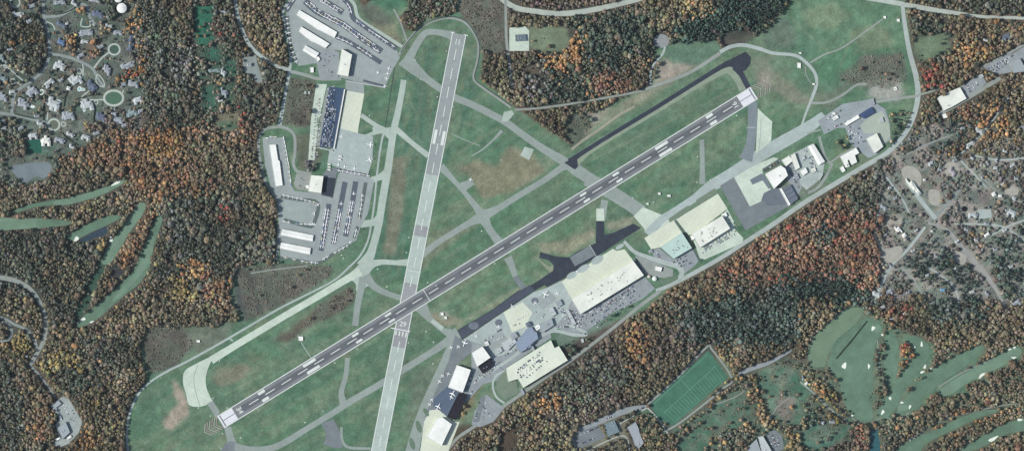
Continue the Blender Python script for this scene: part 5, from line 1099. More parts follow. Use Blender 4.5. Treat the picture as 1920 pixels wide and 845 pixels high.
plane('light_aircraft', LIGHT[0], 589, 400, 0, 'light aircraft alone on the strip right of the stained square', 'light aircraft')
A1 = [(613.5,390),(609,420),(602.5,468)]; tie_row(A1, 6.8, 0, 'the left file of the strip nearest the twin hangars', 2.4, 90, .08, 12); tie_row(A1, 6.8, 0, 'the right file of the strip nearest the twin hangars', -2.6, -90, .1, 13)
A2 = [(638,390),(632,425),(626,455)]; tie_row(A2, 6.6, 0, 'the left file of the middle long strip', 2.4, 90, .06, 14); tie_row(A2, 6.6, 0, 'the right file of the middle long strip', -2.5, -90, .06, 15)
A3 = [(660,376),(655,405),(649,440)]; tie_row(A3, 6.8, 0, 'the left file of the third long strip', 2.2, 90, .1, 16); tie_row(A3, 6.8, 0, 'the right file of the third long strip', -2.2, -90, .15, 17)
tie_row([(680,362),(677,388),(674,408)], 8.2, 0, 'the short strip nearest the perimeter road', 0, -90, .1, 18)
tie_row([(669,428),(665,446),(650,461),(632,471),(609,484),(596,493),(580,492),(556,488),(530,481)], 8.4, 0, 'the file round the southern apron edge', 0, -90, .14, 19)
tie_row([(631,318),(660,324),(690,329)], 7.8, 0, 'the row dividing the light apron from the strips', 0, -90, .03, 20, 'west')
for k, (x, y, hd, ty, l) in enumerate(((640,381,90,'small','white twin aircraft at the head of the middle long strip'), (663.5,362,90,'small','white twin aircraft at the head of the third long strip'), (709,136,60,'small','white twin aircraft parked alone on the north apron'),
        (730,128,70,'small','white twin aircraft at the corner of the north apron'), (727.5,137.5,80,'small','small jet second down the north apron corner file'), (725,147.5,0,'small','small jet third down the north apron corner file'), (722,161,85,'small','small jet at the tip of the wall below the north apron'),
        (693.5,271,172,'mid','large white jet on the light apron, upper of two facing the wall'), (692.5,300,200,'mid','large white jet on the light apron, lower of two near the perimeter road'), (635,308,80,'small','white jet in the row on the light apron, nearest the containers'), (647,312,85,'small','white jet second in the row on the light apron'),
        (665,315,90,'small','white jet third in the row on the light apron'), (639,256,175,'small','small jet beside the wall on the cream concrete apron'), (595.5,382.5,120,'small','white aircraft at the upper corner of the stained square'), (586,418.5,100,'small','white aircraft at the lower corner of the stained square'),
        (883,336,70,'small','white jet alone on the brown grass beside the runway triangle'), (1083,508,60,'small','white jet on the pale patch in front of the largest hangar'), (1022.5,552,245,'mid','white airliner with grey engines on the terminal apron near the blue taxiway'),
        (1003.5,568,240,'small','white jet behind the airliner on the terminal apron'), (1044,550,200,'small','white jet near the corner of the largest hangar apron'), (934,612,200,'small','white jet on the terminal apron beside the cream square'),
        (893,629,330,'small','small jet by the end of the dark taxiway'), (871,643,250,'mid','white jet on the dark apron, larger of the close pair'), (859,650,235,'small','white jet on the dark apron, smaller of the close pair'), (845,651,200,'small','light jet at the edge of the dark apron'),
        (829,704.5,225,'small','white jet west of the white hangar, upper of two'), (824,715,235,'small','white jet west of the white hangar, lower of two'), (840.5,701,250,'small','slim jet close to the white hangar wall'),
        (849,737,60,'mid','large white jet at the corner of the white hangar'), (846,745,240,'small','white jet nose to nose with the large one by the white hangar'), (822,761,60,'mid','large white jet above the cream apron edge'),
        (810,748.5,40,'small','small jet, upper of two beside the grass islands'), (806,757,40,'small','small jet, lower of two beside the grass islands'), (960,573,120,'small','white jet at the upper end of the cream square'))):
    plane('jet_aircraft' if 'jet' in l or 'airliner' in l else 'twin_aircraft', JET[ty], x, y, hd, l, 'aircraft', None, {'small': .82, 'mid': .95, 'big': 1}[ty])

# ------------------------------------------------------------------ cars
def car_mesh(m):
    prof = [(-2.2,.35),(-2.25,.8),(-1.7,.95),(-1.1,1.45),(.5,1.45),(1.2,.98),(2.1,.82),(2.25,.4)]
    v = [(x, -.9 if z < 1 else -.7, z) for x, z in prof] + [(x, .9 if z < 1 else .7, z) for x, z in prof]; n = len(prof)
    f = [tuple(range(n)), tuple(range(2*n-1, n-1, -1))] + [(i, n+i, n+(i+1) % n, (i+1) % n) for i in range(n)]
    k = len(v)
    for x in (-1.4, 1.4):
        for y in (-.85, .62):
            b = len(v); v += [(x+.33*math.cos(t), y, .33+.33*math.sin(t)) for t in [2*PI*q/6 for q in range(6)]] + [(x+.33*math.cos(t), y+.24, .33+.33*math.sin(t)) for t in [2*PI*q/6 for q in range(6)]]
            f += [tuple(b+i for i in range(6))[::-1], tuple(b+6+i for i in range(6))] + [(b+i, b+(i+1) % 6, b+6+(i+1) % 6, b+6+i) for i in range(6)]
    return me_of('car', (v, f), m)
CARC = {'white': (226,230,230), 'silver': (170,178,184), 'grey': (96,102,110), 'black': (42,44,50), 'blue': (66,86,130), 'red': (136,60,58), 'tan': (160,150,130)}
CARM = {k: car_mesh(mat('car_paint_' + k, c, ((.8, .03, 1),), rough=.35, spec=.4)) for k, c in CARC.items()}
CARS = []
def car_row(x0, y0, x1, y1, where, occ=.75, sp=2.0, rel=90, mix=(4,3,4,4,2,1,1), seed=0, z=None):
    r = random.Random(seed + int(x0*7+y0*13)); L = math.hypot(x1-x0, y1-y0); n = int(L/sp); hd = math.degrees(math.atan2(-(y1-y0), x1-x0)) + rel; k = 0
    for i in range(n):
        if r.random() > occ: continue
        t = (i+.5)/n; x, y = x0+(x1-x0)*t, y0+(y1-y0)*t; k += 1
        CARS.append((x, y, hd + r.uniform(-3, 3) + (180 if r.random() < .4 else 0), r.choices(list(CARC), mix)[0], f'{ordinal(k)} in {where}', z))
for k in range(6): car_row(1085+k*5.2+6, 597+k*5.6-10, 1200-(5-k)*4, 531+k*6.2-8, f'the {ORD[k]} row from the largest hangar in the long car park', .5, 2.6)
for k in range(4): car_row(1058+k*7, 578+k*1.5, 1079+k*6.5, 615-k*1, f'the {ORD[k]} column of the triangular terminal car park', .75, 2.1)
car_row(1046,612,1066,612,'the short row at the foot of the triangular terminal car park', .9, 2)
for k in range(4): car_row(892+k*7.5, 712-k*3, 912+k*9, 690-k*5, f'the {ORD[k]} row of the car park near the terminal loop', .55, 2.3)
car_row(868,700,885,705,'the row behind the upper white hangar', .8, 2.2); car_row(884,706,872,740,'the column beside the upper white hangar', .75, 2.2); car_row(893,710,880,748,'the second column from the upper white hangar', .6, 2.2)
for k in range(5): car_row(906+k*4, 650+k*7, 926+k*4.4, 678+k*4 if k < 3 else 692, f'the {ORD[k]} slanting row between the white square hangar and the terminal', .5, 2.4)
for k in range(3): car_row(1314+k*3, 476-k*4.5, 1386-k*4, 434-k*3, f'the {ORD[k]} row in front of the cream-white hangar', .5 if k != 1 else .7, 3)
for k in range(3): car_row(1358+k*5, 400+k*3, 1372+k*6, 424+k*3, f'the {ORD[k]} row beside the end wall of the cream-white hangar', .5, 2.6)
for k in range(3): car_row(1262+k*5, 492+k*4, 1288+k*5, 478+k*7, f'the {ORD[k]} row below the teal-roofed hangar', .7, 2.4)
car_row(1231,470,1238,486,'the row beside the teal-roofed hangar', .6, 2.4)
for k in range(3): car_row(1480+k*6, 320+k*8, 1488+k*5, 334+k*9, f'the {ORD[k]} row behind the bright arched hangar', .7, 2.2)
car_row(1433,320,1463,302,'the narrow lot above the bright arched hangar', .7, 2.4)
for k in range(5): car_row(1500+k*5, 292+k*8-12, 1522+k*4, 280+k*9-12+18, f'the {ORD[k]} row of the pale yard', .4, 2.6)
for k in range(5): car_row(1552+k*12, 236-k*6+8, 1566+k*14, 226-k*6+12, f'the {ORD[k]} row of the mottled yard', .55, 2.6)
for k in range(4): car_row(1590+k*3, 246+k*8, 1616+k*3, 240+k*8, f'the {ORD[k]} row of the lower mottled yard', .4, 2.8)
for k in range(5): car_row(1806+k*8, 166-k*4.5, 1812+k*8, 178-k*4.5, f'the {ORD[k]} file of the woodland car park beside the cream warehouse', .75, 2)
for k in range(3): car_row(1852+k*3, 130+k*5, 1900-k*4, 104+k*6, f'the {ORD[k]} row of the car park at the eastern edge', .7, 2.4)
car_row(1138,784,1154,778,'the row above the school hall', .9, 2); car_row(1185,771,1208,763,'the far end row of the school car park', .8, 2); car_row(1088,814,1122,800,'the row along the large school car park', .5, 2.4); car_row(1092,830,1124,816,'the lower row of the large school car park', .4, 2.4)
car_row(1160,782,1174,777,'the oval island row of the school car park', .5, 2.2)
for k in range(3): car_row(566+k*4.5, 330+k*1, 562+k*4.5, 352+k*1, f'the {ORD[k]} file of the small lot beside the square cream hangar', .4, 2.6)
for k in range(3): car_row(611+k*8, 98-k*1, 605+k*8, 146, f'the {ORD[k]} file of the car park on the north apron', .35, 2.6)
for k in range(3): car_row(606-k*5.5-(1 if k else 0), 172+k*10, 596-k*5-2, 298, f'the {ORD[k]} file of the pale lot beside the blue car park', .55 if k else .35, 2.2, 0 if k == 9 else 90)
for k in range(4): car_row(116+k*6, 752+k*4, 136+k*4, 790+k*2, f'the {ORD[k]} file of the gravel yard in the woods', .35, 3)
for k in range(3): car_row(1440+k*8, 814, 1450+k*6, 840, f'the {ORD[k]} file of the wooded car park at the lower edge', .7, 2.2)
for k in range(8):
    a, b_ = (964+k*0, 702+k*0), (1028, 661); d = k*3.6; ux, uy = .62, .78
    if k in (0, 1, 3, 4, 6): car_row(962+d*ux+4, 696+d*uy, 1026+d*ux-14, 656+d*uy+3, f'the {ORD[(0,1,3,4,6).index(k)]} row on the garage roof', .38, 2.2, z=12.9)
car_row(900,744,892,786,'the blue bay of the fan-shaped car park', .2, 2.4); car_row(912,748,904,790,'the inner file of the fan-shaped car park', .3, 2.6)
nid = len(CARS)
for k in range(7): car_row(1046+k*4, 572+k*2, 1066+k*4, 608-k, 'x', .6, 2.2, 90, (6,4,3,2,1,0,0))
for x0, y0, x1, y1 in ((968,600,990,588),(996,590,1012,580),(1014,600,1030,572),(1038,590,1050,572),(930,622,950,612),(925,640,945,630),(960,660,985,646),(942,668,962,656),(912,676,936,664),(985,640,1006,628),(905,640,925,630),(955,612,975,606),(1090,594,1180,545),(1092,600,1190,545),(905,760,925,785),(1486,312,1500,338),(1515,290,1535,325),(1590,225,1602,262),(1540,230,1580,205)): car_row(x0, y0, x1, y1, 'x', .55, 2.3, 90, (6,4,3,2,1,0,0))
BLUE0 = nid
for k in range(27):
    t = k/26; x0, y0 = 614.5-(k/26)*12.5, 167+k*4.05; w = 14 if k < 9 else 20
    car_row(x0, y0, x0+w, y0+2.2, 'blue lot', .86, 1.45, 90, (1,6,5,2,4,0,0), k)
order = list(range(len(CARS))); keep = set(order[:300])
sv, sf, sc_ = [], [], []
for i, (x, y, hd, colr, lb, z) in enumerate(CARS):
    c = W(x, y); zz = z if z else surf(x, y) + .01
    if i in keep:
        o = bpy.data.objects.new('parked_car', CARM[colr]); COL.objects.link(o); o.location = (*c, zz); o.rotation_euler = (0, 0, math.radians(hd)); o.scale = (1.1, 1.1, 1.1)
        tag(o, f'{colr} car, {lb}', 'car', 'cars in the car parks'); 
    else: sv.append((c, hd, colr, zz))
base = CARM['white']; bc = np.array([v.co[:] for v in base.vertices]) * 1.1; bf = [list(p.vertices) for p in base.polygons]
V, F, CC = [], [], []
for (c, hd, colr, zz) in sv:
    a = math.radians(hd); R_ = np.array([[math.cos(a), math.sin(a), 0], [-math.sin(a), math.cos(a), 0], [0, 0, 1]]); k = len(V)*len(bc)
    V.append(bc @ R_ + np.array([*c, zz])); F += [[i+k for i in q] for q in bf]; CC.append(np.tile(alb(CARC[colr]), (len(bc), 1)))
M_cars = attr_mat('car_paint_mixed', ((.8, .03, 1),), .4)
me = bpy.data.meshes.new('parked_cars'); me.from_pydata(np.concatenate(V).tolist(), [], F); me.materials.append(M_cars)
at = me.color_attributes.new('Col', 'FLOAT_COLOR', 'POINT'); c4 = np.ones((len(me.vertices), 4), np.float32); c4[:, :3] = np.concatenate(CC); at.data.foreach_set('color', c4.ravel())
o = bpy.data.objects.new('parked_cars', me); COL.objects.link(o); o['kind'] = 'stuff'
# ------------------------------------------------------------------ airfield signs
def box_me(name, x0, x1, y0, y1, z0, z1, m): return me_of(name, plate([(x0,y0),(x1,y0),(x1,y1),(x0,y1)], z0, z1), m)
SG = {'concrete_base': box_me('concrete_base', -2.2, 2.2, -1.5, 1.5, 0, .15, M_paint), 'sign_panel': box_me('sign_panel', -1.7, 1.7, -.2, .2, .5, 1.6, mat('sign_panel_pale', (220,216,190), ((.5,.05,1),))), 'post': box_me('post', -.1, .1, -.1, .1, .15, .5, M_vent)}
LM = [('the top end of the cross runway', 861, 66), ('the oval green', 213, 184), ('the southern turning circle', 101, 234), ('the round dark lawn', 214, 93), ('the large water tank', 229, 15), ('the pale pond', 60, 320), ('the dark golf pond', 176, 441),
  ('the S-shaped fairway end', 150, 605), ('the sand bunker fairway tip', 225, 342), ('the upper end of the paired fairways', 270, 385), ('the south-west woodland road bend', 84, 600), ('the gravel yard', 130, 780), ('the walled wooded estate', 415, 180), ('the bright green lawn strip', 385, 45),
  ('the sandy forest glade', 445, 370), ('the curved holding pad', 370, 720), ('the lower end of the long runway', 415, 790), ('the star-shaped taxiway junction', 680, 510), ('the X-shaped taxiway junction', 905, 405), ('the runway crossing', 765, 570), ('the blue car park', 622, 220),
  ('the white paved lot', 975, 75), ('the meadow beside the white paved lot', 1030, 78), ('the round gravel clearing', 1240, 77), ('the dark holding pad', 1385, 118), ('the upper end of the long runway', 1412, 178), ('the evergreen wood', 1360, 40), ('the highway junction', 1692, 10), ('the square glade by the long road', 1748, 88),
  ('the navy-roofed workshop', 1625, 210), ('the cream woodland warehouse', 1785, 185), ('the golden tree cluster', 1855, 220), ('the long cream stable', 1711, 348), ('the brown paddock', 1830, 375), ('the round black pond', 1808, 391), ('the stepped white cottages', 1690, 436), ('the broken lane', 1810, 500), ('the sandy strip', 1740, 530),
  ('the red autumn wood', 1520, 420), ('the teal-grey wood', 1450, 590), ('the sports field', 1290, 725), ('the school hall', 1146, 800), ('the parking garage', 1010, 680), ('the largest hangar', 1135, 540), ('the pale meadow', 1470, 730), ('the small round meadow', 1370, 775), ('the broad fairway', 1600, 670), ('the island of golf trees', 1690, 680), ('the far eastern fairway', 1850, 690),
  ('the lowest fairway', 1850, 820), ('the teal water ditch', 1640, 830), ('the lower edge meadow', 1300, 830), ('the old blue-grey pad', 622, 812), ('the north apron', 620, 60), ('the fan-shaped car park', 905, 765), ('the lone narrow hangar row', 516, 310), ('the forest road junction', 543, 133), ('the scrub field', 520, 540), ('the brown scrub by the main road', 910, 60), ('the pinkish tank', 1217, 518)]
DIRS = ['east of', 'north-east of', 'north of', 'north-west of', 'west of', 'south-west of', 'south of', 'south-east of']
def placed_labels(items):
    """items: (x, y, phrase) -> a label for each, single by landmark, direction and how near it stands"""
    g = {}
    for i, (x, y, ph) in enumerate(items):
        j = min(range(len(LM)), key=lambda q: math.hypot(LM[q][1]-x, LM[q][2]-y)); d = math.hypot(LM[j][1]-x, LM[j][2]-y)
        a = math.degrees(math.atan2(LM[j][2]-y, x-LM[j][1])) % 360; k = int((a+22.5)//45) % 8
        g.setdefault((ph, j, k), []).append((d, i))
    out = [None]*len(items)
    for (ph, j, k), l in g.items():
        l.sort()
        for n, (d, i) in enumerate(l):
            out[i] = f'{ph} {DIRS[k]} {LM[j][0]}' + ('' if len(l) == 1 else f', {ordinal(n+1)} nearest' if n else ', nearest')
    return out
SP = [(693,217),(747,240),(789,149),(837,96),(820,182),(850,200),(778,113),(713,407),(705,464),(762,473),(767,445),(802,529),(708,504),(725,537),(903,433),(928,494),(412,676),(400,746),(395,779),(417,812),(372,764),(415,840),(451,820),(606,770),(572,791),(628,680),(426,764),(813,641),(799,621),(766,642),(812,681),(670,654),(1381,217),(1308,294),(1307,342),(1333,337),(1090,210),(640,478),(644,484),(818,535),(1187,371),(940,300),(1225,379)]
for (x, y), lb in zip(SP, placed_labels([(x, y, 'low airfield sign') for x, y in SP])):
    plane('airfield_sign', SG, x, y, random.Random(x).uniform(0, 180), lb, 'sign', 'low airfield signs on the grass')
for q, lb in zip(HX, placed_labels([(q[0], q[1], 'small pale-roofed house' if q[5] is R_pale else 'small slate-roofed house') for q in HX])): house(*q, lb, wings=1)
# landing-aid antenna arrays
for nm, x, y, hd, L, lb in (('antenna_array', 1408, 239, 0, 30, 'thin white antenna bar across the wide taxiway stub'), ('antenna_array', 565, 631, 60, 14, 'pale antenna bar beside the hut north of the long runway')):
    v, f = [], []
    t = empty(nm, (*W(x, y), surf(x, y)), math.radians(hd)); tag(t, lb, 'antenna')
    mo = me_of('rail', plate([(-L/2,-.35),(L/2,-.35),(L/2,.35),(-L/2,.35)], 1.6, 1.9), A_white); o = bpy.data.objects.new('rail', mo); COL.objects.link(o); o.parent = t
    pm = box_me('post', -.15, .15, -.15, .15, 0, 1.6, M_vent)
    for k in range(6):
        o = bpy.data.objects.new('post', pm); COL.objects.link(o); o.parent = t; o.location = (-L/2+.5+k*(L-1)/5, 0, 0)

# ------------------------------------------------------------------ trees: where each kind grows
PAL = {'brown': (118,103,86), 'greybrown': (112,105,94), 'olive': (108,107,86), 'orange': (162,125,88), 'rust': (130,101,86), 'red': (148,80,73), 'green': (80,92,82), 'ever': (60,86,80), 'yellow': (158,143,96), 'grey': (114,120,117), 'mauve': (104,94,90), 'tan': (136,124,102), 'dark': (80,86,74), 'pale': (138,133,126)}
PN = list(PAL); PI_ = {n: i for i, n in enumerate(PN)}
MIXES = {
 'mix': dict(brown=3, greybrown=4, olive=4.5, yellow=.8, tan=1.2, green=1, dark=1, orange=.3), 'estate': dict(pale=2, greybrown=3, brown=2, green=3, tan=1, orange=1, grey=2, dark=2), 'darkwood': dict(greybrown=2.5, dark=4, green=3.5, grey=1.5, brown=1.2, tan=.5),
 'rustwood': dict(orange=2, rust=2, brown=3, tan=2, olive=1, greybrown=1, red=.3), 'orange': dict(orange=7, rust=1.5, yellow=1.5, tan=1.5), 'oliveb': dict(olive=6, brown=2.5, tan=2, greybrown=3, green=1), 'green': dict(green=4, ever=3, dark=1, olive=1.5, greybrown=1.5),
 'ever': dict(ever=8, green=1.5, dark=1), 'redwood': dict(rust=5, red=1.0, brown=3.5, orange=.8, tan=1.5, greybrown=2, green=.8), 'tealgrey': dict(ever=4, grey=3, green=4, dark=1), 'mauve': dict(mauve=5.5, greybrown=3, brown=1.5, dark=1.5, tan=.4), 'yellow': dict(yellow=8, tan=2, olive=2),
 'tan': dict(tan=4, yellow=2, orange=1.5, olive=2), 'golf': dict(brown=3, tan=2, orange=1, rust=1, olive=4, green=1.5, dark=1, greybrown=2), 'east': dict(pale=4, grey=4, green=2, ever=1, greybrown=3, mauve=2.5, orange=.3, tan=1), 'red': dict(red=5, rust=2, brown=1), 'grey': dict(grey=5, greybrown=3, mauve=2)}
MK = list(MIXES); MW = np.zeros((len(MK), len(PN)))
for i, k in enumerate(MK):
    for n, w in MIXES[k].items(): MW[i, PI_[n]] = w
MW /= MW.sum(1, keepdims=True); MC = MW.cumsum(1)
D = np.full((NY, NX), .96, np.float32); Z = np.zeros((NY, NX), np.int8)
def zone(poly, dens=None, mix=None, warp=4):
    sl, m = pip(poly, warp)
    if m.size == 0: return
    if dens is not None: D[sl] = np.where(m, dens, D[sl])
    if mix is not None: Z[sl] = np.where(m, MK.index(mix), Z[sl])
Z[:] = MK.index('mix')
zone(EST, .13, 'estate')
for p, d, mx in (([(8,32),(40,22),(82,34),(90,95),(82,125),(55,142),(20,125),(5,80)], .9, 'darkwood'), ([(60,65),(75,65),(80,80),(62,85)], .95, 'tan'), ([(24,70),(42,68),(44,88),(26,90)], .95, 'orange'), ([(195,-60),(235,-60),(222,5),(215,40),(200,38)], .95, 'darkwood'),
        ([(118,58),(148,60),(142,92),(122,100)], .8, 'orange'), ([(225,38),(262,30),(262,70),(228,66)], .9, 'orange'), ([(236,-60),(262,-60),(262,30),(246,30)], .9, 'tan'), ([(250,60),(275,60),(278,155),(248,155),(240,135),(258,110)], .85, 'orange'), ([(232,128),(256,124),(256,140),(236,146)], .9, 'red'),
        ([(160,80),(200,72),(192,108),(160,112)], .5, 'rustwood'), ([(215,140),(238,142),(230,166),(214,162)], .8, 'orange'), ([(182,42),(210,38),(212,62),(190,66)], .8, 'tan'), ([(-120,130),(30,150),(10,160),(-120,165)], .6, 'estate'), ([(-120,222),(0,222),(40,224),(50,250),(45,285),(20,296),(0,292),(-120,300)], .95, 'darkwood'),
        ([(215,205),(275,195),(280,235),(200,250),(160,262)], .45, 'mauve'), ([(-120,-120),(20,-120),(15,40),(-10,130),(-120,130)], .7, 'darkwood'), ([(35,-120),(82,-120),(80,28),(40,20)], .55, 'estate'), ([(160,225),(180,238),(176,250),(160,248)], .8, 'tan'), ([(140,0),(165,12),(160,28),(142,26)], .5, 'orange')):
    zone(p, d, mx)
zone([(262,-120),(360,-120),(362,150),(352,240),(276,240),(268,180),(262,60)], .96, 'darkwood')
zone([(300,-120),(345,-120),(355,80),(330,90)], .96, 'oliveb')
zone([(330,90),(356,100),(352,135),(322,150)], .35, 'grey')
zone([(355,-120),(445,-120),(450,60),(480,100),(520,125),(532,150),(520,230),(485,245),(352,240)], .85, 'darkwood')
zone([(448,60),(500,60),(530,110),(520,118),(480,95)], .95, 'tan'); zone([(452,-60),(545,-60),(530,30),(535,100),(500,90),(462,50)], .96, 'oliveb')
zone([(400,15),(440,10),(448,90),(420,90),(405,60)], .9, 'darkwood'); zone([(415,48),(430,46),(430,60),(416,62)], .95, 'red'); zone([(375,122),(390,120),(388,134),(378,134)], .95, 'red'); zone([(445,205),(462,215),(455,235),(442,225)], .95, 'red')
zone([(360,60),(404,40),(415,80),(444,95),(442,160),(440,200),(380,215),(360,160)], .4, 'estate')
zone([(400,215),(442,212),(448,240),(420,248),(402,242)], .12, 'oliveb')
zone([(210,245),(330,235),(485,245),(490,300),(480,330),(430,350),(350,380),(300,380),(255,370),(238,340),(235,330),(190,340),(110,345),(105,320),(120,290)], .97, 'rustwood')
zone([(300,240),(345,240),(330,300),(280,300),(260,280)], .97, 'orange', 10); zone([(100,318),(180,300),(240,330),(200,350),(110,368),(60,375)], .97, 'oliveb'); zone([(-120,330),(20,345),(60,375),(20,392),(-120,400)], .9, 'oliveb')
zone([(345,260),(485,270),(490,340),(420,350),(360,330)], .97, 'oliveb', 10); zone([(360,290),(385,290),(380,320),(360,318)], .97, 'rustwood')
zone([(300,370),(500,345),(520,385),(520,500),(430,500),(420,620),(260,620),(240,600),(300,480)], .97, 'darkwood', 8); zone([(395,395),(430,390),(450,410),(440,430),(400,420)], .97, 'oliveb'); zone([(410,395),(432,390),(430,412),(412,410)], .97, 'red')
zone([(460,360),(520,360),(520,440),(470,430)], .97, 'oliveb', 6); zone([(340,490),(385,490),(378,522),(345,520)], .97, 'orange'); zone([(320,510),(345,520),(380,560),(330,612),(300,610)], .97, 'yellow', 8); zone([(380,500),(435,530),(430,600),(380,600)], .97, 'rustwood', 8)
zone([(300,560),(400,560),(430,605),(350,615),(280,612)], .97, 'oliveb')
zone([(-120,430),(120,430),(190,450),(185,500),(150,600),(100,600),(80,560),(-120,510)], .97, 'darkwood', 6); zone([(90,480),(160,490),(150,560),(100,560)], .97, 'oliveb', 8); zone([(230,440),(262,400),(292,400),(270,460),(225,520),(200,520),(212,490)], .96, 'rustwood')
zone([(200,575),(280,500),(300,600),(262,640),(268,700),(240,760),(236,900),(-120,900),(-120,690),(60,690),(150,620)], .97, 'mix', 6)
zone([(90,665),(130,655),(160,670),(150,690),(100,700),(85,690)], .97, 'yellow'); zone([(100,690),(170,680),(190,720),(140,740),(110,720)], .97, 'green', 8); zone([(150,620),(240,630),(260,690),(200,700),(160,660)], .97, 'darkwood', 6)
zone([(-120,660),(35,680),(45,800),(30,900),(-120,900)], .97, 'darkwood', 6); zone([(150,800),(180,800),(180,840),(150,840)], .97, 'orange'); zone([(60,770),(90,760),(100,820),(70,830)], .97, 'rustwood')
zone([(15,620),(60,628),(55,665),(20,660)], .9, 'yellow')
# north centre
zone([(700,-60),(885,-60),(862,20),(800,30),(778,50),(760,55),(755,25),(700,5)], .9, 'darkwood'); zone([(700,-60),(765,-60),(765,8),(735,22),(700,6)], .1, 'green'); zone([(885,-60),(945,-60),(950,62),(943,100),(905,96),(893,70),(870,30)], .05, 'mauve')
zone([(700,5),(735,22),(748,45),(770,60),(752,84),(715,62),(672,38),(662,0)], .06, 'mauve'); zone([(752,30),(775,28),(785,45),(768,58)], .9, 'mauve')
zone([(945,35),(950,-60),(1250,-60),(1180,12),(1100,30),(1000,30)], .9, 'mauve'); zone([(905,98),(955,95),(968,110),(1060,100),(1075,195),(975,206),(905,155)], .95, 'oliveb', 5)
zone([(1015,75),(1070,40),(1240,10),(1500,-60),(1462,30),(1430,62),(1375,76),(1345,76),(1262,80),(1232,95),(1220,155),(1150,180),(1070,195),(1020,200),(990,150)], .97, 'green', 5)
zone([(1050,70),(1085,60),(1090,110),(1050,150),(1030,130)], .97, 'orange', 8); zone([(1100,140),(1160,130),(1180,175),(1110,185)], .97, 'redwood', 8); zone([(1005,90),(1035,88),(1030,115),(1010,112)], .97, 'orange'); zone([(1170,100),(1230,110),(1215,160),(1170,165)], .97, 'golf', 6)
zone([(1260,80),(1200,20),(1240,-60),(1330,-60),(1300,40)], .97, 'oliveb', 5); zone([(1280,0),(1342,-60),(1335,28),(1290,32)], .97, 'tan'); zone([(1265,42),(1300,30),(1342,25),(1345,-60),(1520,-60),(1490,0),(1462,30),(1430,62),(1375,76),(1345,76),(1262,80)], .98, 'ever', 3)
zone([(1352,62),(1400,55),(1412,70),(1380,80),(1352,88)], .05, 'mauve')
zone([(990,50),(1060,50),(1070,78),(1050,98),(1010,98),(988,88)], .03, 'olive' if 0 else 'oliveb'); zone([(990,120),(1020,112),(1030,175),(1000,185),(985,150)], .4, 'grey'); zone([(985,208),(1060,204),(1108,214),(1103,250),(1072,275),(1010,232)], .5, 'oliveb', 3); zone([(1055,215),(1108,214),(1103,250),(1072,272),(1060,250)], .1, 'green')
# airfield: bare of trees
zone(AIR, 0, None, 0)
zone([(985,208),(1060,206),(1062,250),(1040,252),(1010,232)], .75, 'oliveb', 0); zone([(1655,218),(1690,205),(1712,215),(1700,248),(1668,280),(1660,275),(1672,255),(1664,235)], .97, 'ever', 0); zone([(1565,262),(1590,255),(1600,262),(1575,280)], .6, 'ever', 0)
zone([(1050,640),(1130,628),(1110,645),(1070,668)], .3, 'green', 0); zone([(1330,482),(1390,448),(1395,456),(1350,482)], .8, 'tealgrey', 0); zone([(862,745),(884,715),(900,712),(880,745),(862,790),(850,800)], .6, 'tan', 0); zone([(600,575),(660,540),(660,560),(560,612)], .06, 'mauve', 0)
zone([(1128,585),(1190,558),(1195,568),(1150,590),(1128,610)], .35, 'green', 0); zone([(572,300),(592,302),(590,322),(574,322)], .5, 'grey', 0); zone([(1340,70),(1345,78),(1262,84)], .4, 'ever', 0)
zone([(540,150),(590,150),(590,235),(545,235)], .07, 'mauve', 0); zone([(1570,150),(1625,110),(1690,105),(1700,150),(1600,160)], .04, 'mauve', 0); zone([(440,500),(620,500),(520,575),(460,600)], .02, 'mauve', 0)
# east
zone([(1700,-60),(2032,-60),(2032,60),(1800,20),(1700,0)], .9, 'darkwood'); zone([(1700,18),(1800,28),(2032,45),(2032,110),(1920,80),(1840,125),(1780,160),(1722,172),(1705,80)], .93, 'golf', 4)
zone([(1712,70),(1770,62),(1785,88),(1762,108),(1722,120),(1714,100)], .03, 'green', 2); zone([(1710,38),(1770,35),(1770,62),(1712,68)], .95, 'green', 4); zone([(1730,125),(1760,128),(1762,162),(1735,165)], .97, 'red'); zone([(1790,80),(1852,85),(1850,112),(1800,110)], .97, 'orange')
zone([(1722,190),(1840,140),(2032,100),(2032,300),(1790,300),(1720,285),(1680,285),(1715,240)], .93, 'golf', 4); zone([(1835,205),(1890,205),(1888,250),(1840,250)], .97, 'orange', 5); zone([(1800,195),(1835,205),(1830,235),(1790,240)], .95, 'redwood'); zone([(1695,240),(1760,230),(1785,270),(1730,300),(1680,290)], .55, 'east')
zone([(1745,215),(1810,225),(1815,260),(1770,250)], .85, 'tealgrey')
zone([(1640,300),(1710,275),(1790,295),(2032,285),(2032,560),(1640,560),(1655,480),(1640,400),(1600,340)], .5, 'east', 4); zone([(1670,312),(1705,302),(1760,340),(1768,400),(1740,405),(1700,375)], .07, 'east'); zone([(1660,392),(1735,402),(1745,430),(1700,475),(1662,450)], .14, 'east'); zone([(1808,348),(1862,362),(1858,388),(1815,392)], .04, 'east')
zone([(1860,280),(2032,285),(2032,470),(1880,460),(1840,420),(1880,350)], .8, 'east', 5); zone([(1740,435),(1790,450),(1840,500),(1890,580),(1860,575),(1800,520)], .12, 'east'); zone([(1700,520),(1770,538),(1780,570),(1730,588)], .1, 'east'); zone([(1745,440),(1840,520),(1800,600),(1730,590),(1680,480)], .7, 'tealgrey', 6); zone([(1700,520),(1768,538),(1778,566),(1740,588),(1722,570)], .1, 'east')
zone([(1850,440),(1940,440),(1940,600),(1880,560),(1840,480)], .75, 'tealgrey', 4)
zone([(1265,540),(1350,492),(1400,462),(1500,400),(1600,340),(1640,330),(1650,400),(1655,480),(1630,560),(1600,560),(1500,560),(1400,560),(1300,560)], .97, 'redwood', 5)
